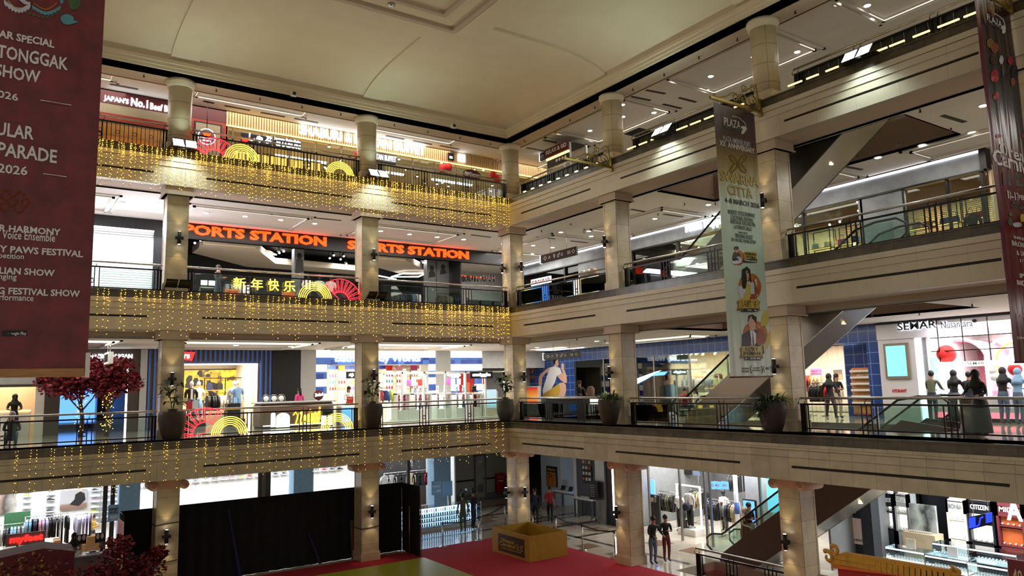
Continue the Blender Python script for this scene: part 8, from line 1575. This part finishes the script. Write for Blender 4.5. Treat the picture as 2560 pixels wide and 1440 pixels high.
# phone accessory kiosk
E('kiosk_white', (214, 232, 255), 1.5)
a, b = gp(1065, 1330).x - 1.2, fp('A', 1205, 1300, 3.9)[0]; t = T('phone_kiosk', 'brightly lit white kiosk of phone cases on the ground floor', 'kiosk', ((a + b) / 2, 4.2, 0), 'A'); m = MB(); m.bbox(a, b, 4.35, 4.8, 0, 1.0, 'white', .02); m.box(a, b, 4.0, 4.8, 0, .1, 'white'); t.part('carcass', m); pb(t, 'lit_back', a + .03, b - .03, 4.33, 4.35, .12, .98, 'kiosk_white'); m = MB(); m.box(a, b, 3.98, 4.0, .1, 1.0, 'case_glass'); m.box(a, b, 3.98, 4.8, 1.0, 1.02, 'case_glass'); t.part('glass', m)
for k in range(6): m = MB(); x = a + (b - a) * k / 5; m.box(x - .012, x + .012, 3.97, 4.0, .1, 1.02, 'steel'); t.part('upright', m)
for r in range(4): pb(t, 'shelf', a, b, 4.02, 4.33, .14 + r * .21, .15 + r * .21, 'white')
for mt, q in (('charcoal', 0), ('c_sky', 1), ('c_pink', 2), ('light_grey', 3)): many('case_' + mt, lambda mt=mt: MB().bbox(-.035, .035, -.006, .006, 0, .15, mt, .004), [(a + .1 + i * .12, 4.12, .155 + r * .21) for r in range(4) for i in range(int((b - a) / .12)) if (i * 3 + r) % 4 == q], 'A', f'{mt.replace("c_", "").replace("_", " ")} phone case in the lit kiosk', 'phone case', f'{mt.replace("c_", "").replace("_", " ")} phone cases in the lit kiosk', 'phone_case')
lamp('AREA', ((a + b) / 2, 4.2, .97), 30, (.85, .93, 1), 3, .3, name='kiosk_light')
sign('promo_board', 'blue and white promotion board standing on the lit phone kiosk, left one', 'A', 4.6, (1079, 1104, 1202, 1237), 'c_sky', [('MobileBox', 1081, 1100, 1212, 1218, 'white', .02, .01), ('G  DANA', 1082, 1102, 1224, 1231, 'white', .02, .01)], .03)
m = MB(); s0, s1, z0, z1 = rc('A', 4.6, 1109, 1131, 1203, 1240); m.box(s0, s1, 4.6, 4.63, z0, z1, 'c_sky'); m.box((s0 + s1) / 2 - .02, (s0 + s1) / 2 + .02, 4.6, 4.64, 1.02, z0, 'steel'); solo('promo_board', m, 'plain pale board standing on the lit phone kiosk, right one', 'sign', 'A')
for i, u in enumerate((1145, 1160, 1175)): x = fp('A', u, 1240, 4.5)[0]; m = MB(); m.tube([(x, 4.5, 1.02), (x - .05, 4.5, 1.3), (x + .1, 4.45, 1.55)], .02, 'black_metal', 5); m.ball((x + .12, 4.45, 1.58), .07, 'c_navy' if i != 1 else 'steel', 8, 6); solo('phone_mount', m, f'bent phone holder on the kiosk top, {["left", "middle", "right"][i]} one', 'holder', 'A')
# insole kiosk at the left
s0, s1, z0, z1 = rc('A', 3.2, 15, 112, 1332, 1362); t = T('insole_kiosk', 'grey kiosk with red lettering before the shoe shop', 'kiosk', ((s0 + s1) / 2, 3.2, 0), 'A'); m = MB(); m.box(s0, s1, 3.2, 3.26, z0, z1, 'grey'); m.box(s0 + .3, s0 + .36, 3.22, 3.26, 0, z0, 'black_metal'); m.box(s1 - .4, s1 - .34, 3.22, 3.26, 0, z0, 'black_metal'); o = t.part('board', m); m = MB(); text(m, 'myfeet', s0 + .1, s1 - .05, z0 + .04, z1 - .06, 3.2, 'red_glow', .05, .05); t.part('lettering', m, parent=o); m = MB(); e = fp('A', 300, 1390, 3.4)[0]; m.bbox(s0 - .8, e, 3.4, 4.0, 0, .95, 'grey', .02); m.bbox(s0 - .85, e + .05, 3.35, 4.05, .95, 1.0, 'light_grey', .01); t.part('counter', m)
for i, (u, v) in enumerate(((204, 1348), (250, 1344))): a, b, z0, z1 = rc('A', 3.9, u - 12, u + 12, v - 12, v + 12); m = MB(); m.box(a, b, 3.9, 3.93, z0, z1, 'black_paint'); [m.ball(((a + b) / 2 + q * .07, 3.9, (z0 + z1) / 2 + .05), .07, 'white', 8, 5, (.8, .1, 1.4)) for q in (-1, 1)]; m.box((a + b) / 2 - .02, (a + b) / 2 + .02, 3.9, 3.94, 1, z0, 'steel'); solo('insole_sign', m, f'black card with a white sole print on the insole kiosk, {["left", "right"][i]} one', 'sign', 'A')
for i, u in enumerate((180, 232, 272)): x = fp('A', u, 1368, 3.6)[0]; m = MB(); m.bbox(x - .2, x + .2, 3.5, 3.8, 1.0, 1.04, 'white', .02); m.bbox(x - .1, x + .1, 3.55, 3.75, 1.04, 1.08, 'charcoal', .02); solo('insole_tray', m, f'white tray with dark insoles on the kiosk counter, {["left", "middle", "right"][i]} one', 'tray', 'A')
m = MB(); s0, s1, z0, z1 = rc('A', 2.6, 47, 102, 1369, 1400); m.bbox(s0, s1, 2.6, 2.65, .4, z1, 'black_paint', .02); m.box(s0 + .04, s1 - .04, 2.59, 2.6, z1 - .2, z1 - .04, 'screen_blue'); m.box(s0, s0 + .05, 2.6, 2.65, 0, .4, 'steel'); solo('lit_board', m, 'blue edged lit board before the insole kiosk', 'sign', 'A')
q = [fp('A', u, v, -1.2) for u, v in ((-60, 1408), (110, 1371), (187, 1378), (183, 1470), (-60, 1470))]; q[3] = (q[3][0], .012); q[4] = (q[4][0], .012); m = MB(); m.prism(q, -1.2, .1, 'canopy_wine'); solo('canopy', m, 'wine red cloth canopy at the lower left', 'canopy', 'A')
x, z = fp('A', 285, 1415, -2.6); red_tree(x, -2.6, .3, z - .3, [(-.9, 0, z - .75, .75), (0, 0, z - .45, .75), (.1, .2, z + .2, .45), (.8, 0, z - .5, .6), (-.3, -.2, z - .7, .7), (1.15, 0, z - .1, .3)], 'red leaved artificial tree at the front of the stage, lower left', 33, 650, 0, .07)
x, z = fp('A', 65, 1428, -2.2); m = MB(); rn = random.Random(4)
for i in range(170): c = Vector((x + rn.gauss(0, .45), -2.2 + rn.gauss(0, .2), z + rn.gauss(0, .2))); v = Vector((rn.uniform(-1, 1), rn.uniform(-1, 1), rn.uniform(-1, 1))).normalized() * .07; w = v.cross(Vector((0, .3, 1))); m.add([c - v, c - w, c + v, c + w], [(0, 1, 2, 3)], 'gold_leaf' if rn.random() < .6 else 'maple_dark')
m.cyl((x, -2.2, .3), (x, -2.2, z), .04, 'bark', 6); solo('gold_tree', m, 'small gold leaved artificial tree before the wine red canopy', 'artificial tree', 'A')
# gilded roof prop at the lower right
XR = -1.0; Q = lambda px: [fp('B', u, v, XR) for u, v in px]
t = T('roof_prop', 'gilded pagoda roof cut out with curled ends, lower right', 'stage prop', (XR * 0 + fp('B', 2230, 1430, XR)[0], XR, .0), 'B'); m = MB(); m.prism(Q([(2065, 1402), (2085, 1388), (2110, 1381), (2395, 1428), (2385, 1448), (2080, 1412)]), XR, XR + .12, 'roof_gold'); m.prism(Q([(2080, 1412), (2385, 1448), (2383, 1455), (2082, 1420)]), XR - .02, XR + .1, 'c_orange'); t.part('roof_band', m)
for c, r, a0, lb in (((2070, 1392), 15, 0, 1), ((2086, 1376), 12, 0, 1), ((2392, 1428), 12, 0, -1)):
    S_, Z_ = fp('B', *c, XR); k = r / ppm((XR, -S_, Z_)); m = MB(); m.tube([(S_ + k * (1 - i / 26) * math.cos(2.2 - lb * i * .32), XR, Z_ + k * (1 - i / 26) * math.sin(2.2 - lb * i * .32)) for i in range(20)], .06, 'roof_gold', 8, r2=.03); t.part('curl', m)
m = MB()
for k in range(2):
    for i in range(20): A = fp('B', 2098 + i * 14.2, 1390 + i * 2.35 + k * 12, XR); m.box(A[0] - .08, A[0] + .07, XR - .03, XR, A[1] - .09, A[1] + .02, 'roof_gold')
t.part('roof_tiles', m); m = MB(); A, B_ = fp('B', 2085, 1440, XR)[0], fp('B', 2385, 1440, XR)[0]; zz = fp('B', 2235, 1440, XR)[1]; m.box(A + .1, B_ - .1, XR + .03, XR + .09, .012, zz, 'c_red'); m.box(A + .9, A + 2.0, XR, XR + .03, .012, zz - .12, 'print_lilac'); t.part('front_panel', m)
# railing round the stair pit, moving stairs
r0, r1 = gp(1650, 1389, .95), gp(1958, 1424, .95); railing('B', -r0.y, 16.8, 0, 'black railing with steel handrail round the stair pit, ground floor', d=.8, clusters=(.2, .4, .6, .8))
def stair(z0, x0, w, side, under, label, lamps=()):
    t = T('moving_stair', label, 'escalator', (x0 + w / 2, -9, z0), 'A'); lo = lambda y, o=0: z0 + .18 + o + .7 * (-10.24 - y)
    pl = [(-8.5, z0 + .02), (-9.98, z0 + .02), (-16.2, lo(-16.2)), (-17.2, lo(-16.3)), (-17.2, z0 + 5.02), (-15.6, lo(-15.6, 1.3)), (-8.6, z0 + .32)]
    for xa in (x0, x0 + w - .05): m = MB(); m.prism(pl, xa, xa + .05, side, 'YZ'); t.part('side_cladding', m)
    m = MB(); m.prism([(-9.98, z0 + .03), (-16.2, lo(-16.2)), (-17.2, lo(-16.3)), (-17.2, lo(-16.3) + .05), (-16.2, lo(-16.2) + .05), (-9.9, z0 + .08)], x0 + .05, x0 + w - .05, under, 'YZ'); t.part('underside', m)
    m = MB(); st = []; n = 24
    for i in range(n): y = -8.9 - i * .286; st += [(y, z0 + .05 + .2 * i), (y, z0 + .25 + .2 * i)]
    m.prism(st + [(-16, z0 + 4.85), (-16, z0 + 4.4), (-9.2, z0 + .04)], x0 + .25, x0 + w - .25, 'charcoal', 'YZ'); t.part('steps', m)
    for xa in (x0 + .1, x0 + w - .12):
        m = MB(); m.prism([(-8.0, z0 + .3), (-8.75, z0 + .36), (-15.6, lo(-15.6, 1.28)), (-16.6, z0 + 5.1), (-16.6, z0 + 5.85), (-15.6, z0 + 5.85), (-8.6, lo(-8.6, 1.95)), (-8.0, z0 + .88)], xa, xa + .02, 'green_glass', 'YZ'); t.part('balustrade_glass', m)
        pth = [(xa + .01, -8.7, z0 + .28), (xa + .01, -8.1, z0 + .3), (xa + .01, -7.85, z0 + .5), (xa + .01, -7.85, z0 + .75), (xa + .01, -8.1, z0 + .93), (xa + .01, -8.58, z0 + .98)] + [(xa + .01, -8.58 - q, z0 + .98 + .7 * q) for q in (2, 4, 6, 6.9)] + [(xa + .01, -16.1, z0 + 5.92), (xa + .01, -16.7, z0 + 5.92), (xa + .01, -16.95, z0 + 5.75), (xa + .01, -16.95, z0 + 5.45), (xa + .01, -16.7, z0 + 5.25)]
        m = MB(); m.tube(pth, .035, 'black_paint', 8); t.part('handrail', m)
    for u, v in lamps: y, z = (lambda p: (p.y, p.z))(on(u, v, 0, x0 + w * .5)); m = MB(); zz = lo(y) - .012; m.cyl((x0 + w / 2, y, zz), (x0 + w / 2, y, zz + .02), .07, 'small_amber', 10); t.part('underside_lamp', m)
P('stair_dark', (70, 68, 62), .3, metal=.5, var=.05); P('stair_brown', (92, 72, 62), .4, metal=.2, var=.05); P('stair_steel', (176, 172, 166), .25, metal=.8, var=.05, scale=1)
stair(0, 3.05, 1.5, 'stair_brown', 'stair_steel', 'brown sided moving stair from the ground floor up to the second floor', ((2150, 1245),))
stair(5, 1.6, 1.5, 'stair_steel', 'stair_dark', 'steel sided moving stair from the second floor up to the third floor', ((2109, 812),))
stair(10, 1.6, 1.5, 'stair_dark', 'stair_steel', 'dark moving stair from the third floor up to the top floor', ((2077, 403),))
p = gp(2432, 1084, 5); m = MB(); m.cyl((p.x, p.y, 5), (p.x, p.y, 5.9), .27, 'dull_steel', 24); m.lathe([(.27, .9), (.2, .93), (.18, .85)], (p.x, p.y, 5), 'steel', 24); solo('waste_bin', m, 'round brushed steel bin behind the second floor railing at the right', 'bin', 'A')
# ================================================================== people
P('skin_tan', (176, 126, 98), .55, var=.05); P('skin_light', (206, 160, 134), .55, var=.05); P('hair_black', (18, 15, 14), .5, var=.1); P('mouth', (140, 70, 64), .5, var=0)
PEOPLE = []
def person(loc, rz, label, top='black', bottom='c_navy', skin='skin_tan', hair='short', arms='down', legs='stand', h=1.66, shoes='charcoal', skirt=None, scarf='black', sleeve=True, extra=None):
    k = h / 1.7; J = {}; seat = legs in ('sit', 'squat')
    dz = -.42 if legs == 'sit' else (-.6 if legs == 'squat' else 0)
    lean = -.10 if arms in ('rail', 'counter') else (-.12 if seat else 0)
    def j(n, x, y, z, r, r2=None): J[n] = (Vector((x, y, z)) * k, r * k, (r2 or r) * k)
    j('pel', 0, 0, .92 + dz, .135, .10); j('spi', 0, lean * .3, 1.08 + dz, .115, .085); j('che', 0, lean * .8, 1.27 + dz, .14, .10); j('nek', 0, lean, 1.43 + dz, .055); j('hd1', 0, lean - .02, 1.51 + dz, .07, .08); j('hd2', 0, lean - .02, 1.62 + dz, .078, .09)
    for s, q in (('L', 1), ('R', -1)):
        w = q if legs == 'walk' else 0
        j('sh' + s, q * .17, lean, 1.37 + dz, .062)
        if arms in ('rail', 'counter', 'phone', 'fold'):
            e, hd = {'rail': ((.26, lean - .06, 1.12), (.20, lean - .32, 1.06)), 'counter': ((.24, lean - .12, 1.12), (.16, lean - .38, 1.08)), 'phone': ((.22, -.02, 1.10), (.06, -.26, 1.16)), 'fold': ((.23, -.03, 1.10), (-.06, -.17, 1.12))}[arms]
        else: e, hd = (.235, lean + .02 - .1 * w, 1.10), (.25, lean - .05 - .22 * w, .86)
        j('el' + s, q * e[0], e[1], e[2] + dz, .045); j('wr' + s, q * hd[0], hd[1], hd[2] + dz, .03); d = (Vector(hd) - Vector(e)).normalized() * .08; j('ha' + s, q * (hd[0] + d.x), hd[1] + d.y, hd[2] + d.z + dz, .034, .026)
        j('hi' + s, q * .085, 0, .84 + dz, .095)
        if seat: j('kn' + s, q * .14, -.40, .50 if legs == 'sit' else .42, .07); j('an' + s, q * .13, -.36 if legs == 'sit' else -.12, .09, .045); j('to' + s, q * .13, -.5 if legs == 'sit' else -.28, .04, .035)
        else: j('kn' + s, q * .095, -.03 - .13 * w, .48, .068); j('an' + s, q * .09, .03 - .24 * w * (1 if q > 0 else .8), .09 + (.05 if w < 0 else 0), .045); j('to' + s, q * .10, -.12 - .24 * w * (1 if q > 0 else .8), .04, .036)
    seg = [('pel', 'spi', 't'), ('spi', 'che', 't'), ('che', 'nek', 't'), ('nek', 'hd1', 's'), ('hd1', 'hd2', 's')]
    for s in 'LR': seg += [('che', 'sh' + s, 't'), ('sh' + s, 'el' + s, 't'), ('el' + s, 'wr' + s, 't' if sleeve else 's'), ('wr' + s, 'ha' + s, 's'), ('pel', 'hi' + s, 'b'), ('hi' + s, 'kn' + s, 'b'), ('kn' + s, 'an' + s, 'b'), ('an' + s, 'to' + s, 'f')]
    names = list(J); me = bpy.data.meshes.new('sk'); me.from_pydata([J[n][0] for n in names], [(names.index(a), names.index(b)) for a, b, _ in seg], [])
    o = bpy.data.objects.new('sk', me); COL.objects.link(o); md = o.modifiers.new('s', 'SKIN'); sv = me.skin_vertices[0].data if me.skin_vertices else None
    if sv is None:
        me.skin_vertices.new() if hasattr(me.skin_vertices, 'new') else None; sv = me.skin_vertices[0].data
    for i, n in enumerate(names): sv[i].radius = J[n][1:]; sv[i].use_root = n == 'pel'
    sb = o.modifiers.new('b', 'SUBSURF'); sb.levels = 1; sb.render_levels = 1
    PEOPLE.append((o, J, seg, k, loc, rz, label, dict(t=top, b=bottom, s=skin, f=shoes), hair, skirt, scarf, extra, h))
def finish_people():
    dg = bpy.context.evaluated_depsgraph_get(); dg.update()
    for o, J, seg, k, loc, rz, label, col, hair, skirt, scarf, extra, h in PEOPLE:
        ev = o.evaluated_get(dg); me = ev.to_mesh(); vs = [v.co.copy() for v in me.vertices]; mb = MB(); by = {}
        S_ = [(J[a][0], J[b][0], c) for a, b, c in seg]
        for p in me.polygons:
            c = p.center; best = min(S_, key=lambda q: (c - (q[0] + (q[1] - q[0]) * max(0, min(1, (c - q[0]).dot(q[1] - q[0]) / max(1e-9, (q[1] - q[0]).length_squared))))).length)
            by.setdefault(col[best[2]], []).append(list(p.vertices))
        base = len(mb.v); mb.v += [tuple(v) for v in vs]
        for mt, fs in by.items():
            i = mb._m(mt)
            for f in fs: mb.f.append(f); mb.mi.append(i); mb.sm.append(True)
        ev.to_mesh_clear(); bpy.data.objects.remove(o)
        for s, q in (('L', 1), ('R', -1)):   # fingers and thumb
            a, b = J['wr' + s][0], J['ha' + s][0]; d = (b - a).normalized(); sd = d.cross(Vector((0, 0, 1))); sd = sd.normalized() if sd.length > .1 else Vector((1, 0, 0))
            for i, L in enumerate((.062, .072, .068, .052)): r = b + sd * (i - 1.5) * .017 * k; c1 = r + d * L * .5 * k; mb.tube([r, c1, c1 + (d + Vector((0, 0, -.7))).normalized() * L * .5 * k], .0085 * k, col['s'], 5, r2=.006 * k)
            mb.tube([a + d * .03 * k + sd * .026 * k, a + d * .055 * k + sd * .052 * k, a + d * .085 * k + sd * .055 * k], .009 * k, col['s'], 5)
        e = bpy.data.objects.new('person', None); COL.objects.link(e); e.empty_display_size = .1; e.location = loc; e.rotation_euler = (0, 0, rz); tag(e, label, 'person')
        def part(n, m_): q_ = bpy.data.objects.new(n, m_.mesh(n)); COL.objects.link(q_); q_.parent = e
        part('body', mb); hc = (J['hd1'][0] + J['hd2'][0]) / 2 + Vector((0, 0, .02 * k)); f = MB()
        for q in (-1, 1): f.ball(hc + Vector((q * .032, -.088, .01)) * k, .011 * k, 'hair_black', 6, 4); f.box(hc.x + (q * .032 - .016) * k, hc.x + (q * .032 + .016) * k, hc.y - .096 * k, hc.y - .085 * k, hc.z + .03 * k, hc.z + .036 * k, 'hair_black'); f.ball(hc + Vector((q * .083, .0, 0)) * k, .022 * k, col['s'], 6, 4, (.5, .8, 1.3))
        f.ball(hc + Vector((0, -.097, -.014)) * k, .015 * k, col['s'], 6, 4, (.8, 1, 1.2)); f.box(hc.x - .022 * k, hc.x + .022 * k, hc.y - .094 * k, hc.y - .085 * k, hc.z - .052 * k, hc.z - .043 * k, 'mouth'); part('face', f)
        m = MB()
        if hair == 'hijab':
            m.ball(hc + Vector((0, .022, .012)) * k, .112 * k, scarf, 14, 10, (.92, 1, 1.15)); m.lathe([(.085 * k, .0), (.10 * k, -.06 * k), (.17 * k, -.2 * k), (.2 * k, -.3 * k), (.01, -.3 * k)], hc + Vector((0, .02, -.05)) * k, scarf, 16); part('headscarf', m)
        else:
            m.ball(hc + Vector((0, .022, .03)) * k, .102 * k, 'hair_black' if hair != 'grey' else 'grey', 14, 9, (.92, 1, 1.05))
            if hair == 'long': m.tube([hc + Vector((0, .05, .05)) * k, hc + Vector((0, .085, -.08)) * k, hc + Vector((0, .10, -.26)) * k], .085 * k, 'hair_black', 10, r2=.05 * k)
            part('hair', m)
        if skirt: m = MB(); z = J['pel'][0].z; m.lathe([(.235 * k, .05 - z * 0 + .04), (.22 * k, z * .5), (.19 * k, z * .9), (.15 * k, z + .06)], (0, 0, 0), skirt, 20); part('skirt', m)
        if extra == 'glasses':
            m = MB()
            for q in (-1, 1): m.tube([hc + Vector((q * .034 + .026 * math.cos(a * PI / 5), -.103, .008 + .02 * math.sin(a * PI / 5))) * k for a in range(10)], .004 * k, 'black', 4, closed=True)
            m.cyl(hc + Vector((-.01, -.105, .01)) * k, hc + Vector((.01, -.105, .01)) * k, .004 * k, 'black', 4); part('glasses', m)
        if extra == 'bag': m = MB(); m.bbox(-.14, .14, .12, .26, (1.0) * k, 1.36 * k, 'c_navy', .05); part('backpack', m)
        if extra == 'apron': m = MB(); m.box(-.15, .15, -.175, -.15, .75 * k, 1.22 * k, 'c_red'); part('apron', m)
A_ = lambda u, y, z: Vector((fp('A', u, 1000, y)[0], y, z)); B_ = lambda u, x, z: Vector((x, -fp('B', u, 1000, x)[0], z)); G_ = lambda u, v, z=0.: gp(u, v, z)
N = -PI / 2
person(A_(37, 8.2, 5), 0, 'person in a dark headscarf behind the peach counter, far left', hair='hijab', arms='counter'); person(A_(34, 1.7, 5), PI, 'person with a grey cap squatting behind the railing, far left', hair='grey', legs='squat', arms='fold')
person(A_(748, 5.7, 5), PI + .4, 'person in a pink top behind the snack kiosk', top='c_hot_pink', hair='long'); person(A_(872, 5.4, 5), 0, 'person in a white shirt and red apron beside the first left column', top='white', hair='long', extra='apron', arms='fold')
person(A_(537, 4.4, 10), .8, 'person in dark clothes at the counter of the sports shop, third floor', top='charcoal', arms='phone', h=1.75)
person(B_(1448, 2.9, 5), N + 1.3, 'person in black leaning on the long watch counter', arms='counter', hair='long'); person(B_(1712, 5.6, 5), N + .8, 'seated person in a red top before the tiled shop window, left one', top='c_red', legs='sit', hair='long'); person(B_(1746, 5.6, 5), N - .8, 'seated person in a pale top before the tiled shop window, right one', top='c_cream', legs='sit', hair='long')
person(G_(2080, 1052, 5), N + .9, 'person in black with a black headscarf walking by the shop door', bottom='charcoal', hair='hijab', legs='walk', shoes='grey'); person(G_(2098, 1047, 5), N + 1.1, 'person in a black top and wide cream trousers by the shop door', bottom='c_sand', hair='long', sleeve=False, arms='fold')
person(B_(2330, 6.2, 5), PI / 2, 'person in a dark green jacket seen from behind at the jewellery counter', top='c_olive', arms='counter'); person(B_(2386, 6.2, 5), PI / 2, 'person in a black headscarf seen from behind at the jewellery counter', hair='hijab', arms='counter', skirt='charcoal'); person(B_(2424, 6.0, 5), PI / 2, 'short haired person in a printed black shirt at the jewellery counter', arms='counter', h=1.6)
person(Vector((1.05, gp(2465, 1091, 5).y, 5)), N - .1, 'person with glasses and a black headscarf leaning on the railing', hair='hijab', arms='rail', skirt='charcoal', skin='skin_light', extra='glasses', h=1.62); person(B_(2508, 6.2, 5), PI / 2 - .2, 'person in black and jeans bending over the jewellery counter', bottom='c_denim', hair='hijab', arms='counter', h=1.7); person(B_(2545, 5.9, 5), PI / 2 - .3, 'person in a pale blue headscarf at the jewellery counter, right edge', top='c_sky', bottom='c_denim', hair='hijab', scarf='c_sky', arms='counter')
person(G_(1158, 1332), PI - .3, 'person in a khaki shirt and shorts seen from behind at the lit phone kiosk', top='c_olive', bottom='c_olive', h=1.72, sleeve=False); person(G_(1184, 1322), .5, 'person in a black jacket beside the one in khaki at the lit phone kiosk', arms='phone', h=1.74)
person(G_(1339, 1314), -.6, 'person in a dark patterned shirt walking past the corner column', top='c_navy', bottom='black', legs='walk', h=1.7); person(G_(1376, 1306), -.7, 'person in a red patterned shirt walking before the pale blue pillar', top='c_red', bottom='black', legs='walk', h=1.68, sleeve=False)
person(G_(1634, 1411), -.2, 'person in black leaning near the stair pit railing, left one', bottom='c_denim', arms='rail', h=1.7); person(G_(1668, 1404), -.4, 'person in a black jacket and red trousers near the stair pit railing', bottom='c_maroon', arms='phone')
for u, v, lb, kw in ((1868, 1330, 'person in a dark top and green skirt riding the brown moving stair', dict(skirt='c_olive', arms='fold', hair='short')), (1778, 1378, 'person in a beige headscarf riding the brown moving stair', dict(top='c_sand', bottom='c_sand', scarf='c_beige', hair='hijab', arms='rail'))):
    p = on(u, v, 0, 3.8); i = max(0, round((-8.9 - p.y) / .286)); person(Vector((3.8, -9.04 - i * .286, .25 + .2 * i)), 0, lb, **kw)
person(A_(203, 4.3, 0), 0, 'person in a black headscarf and grey top at the insole kiosk', top='grey', hair='hijab', arms='fold'); person(A_(247, 9.6, .03), 1.0, 'person in a yellow shirt in the shoe shop behind the insole kiosk', top='c_mustard', arms='phone', h=1.5)
finish_people()
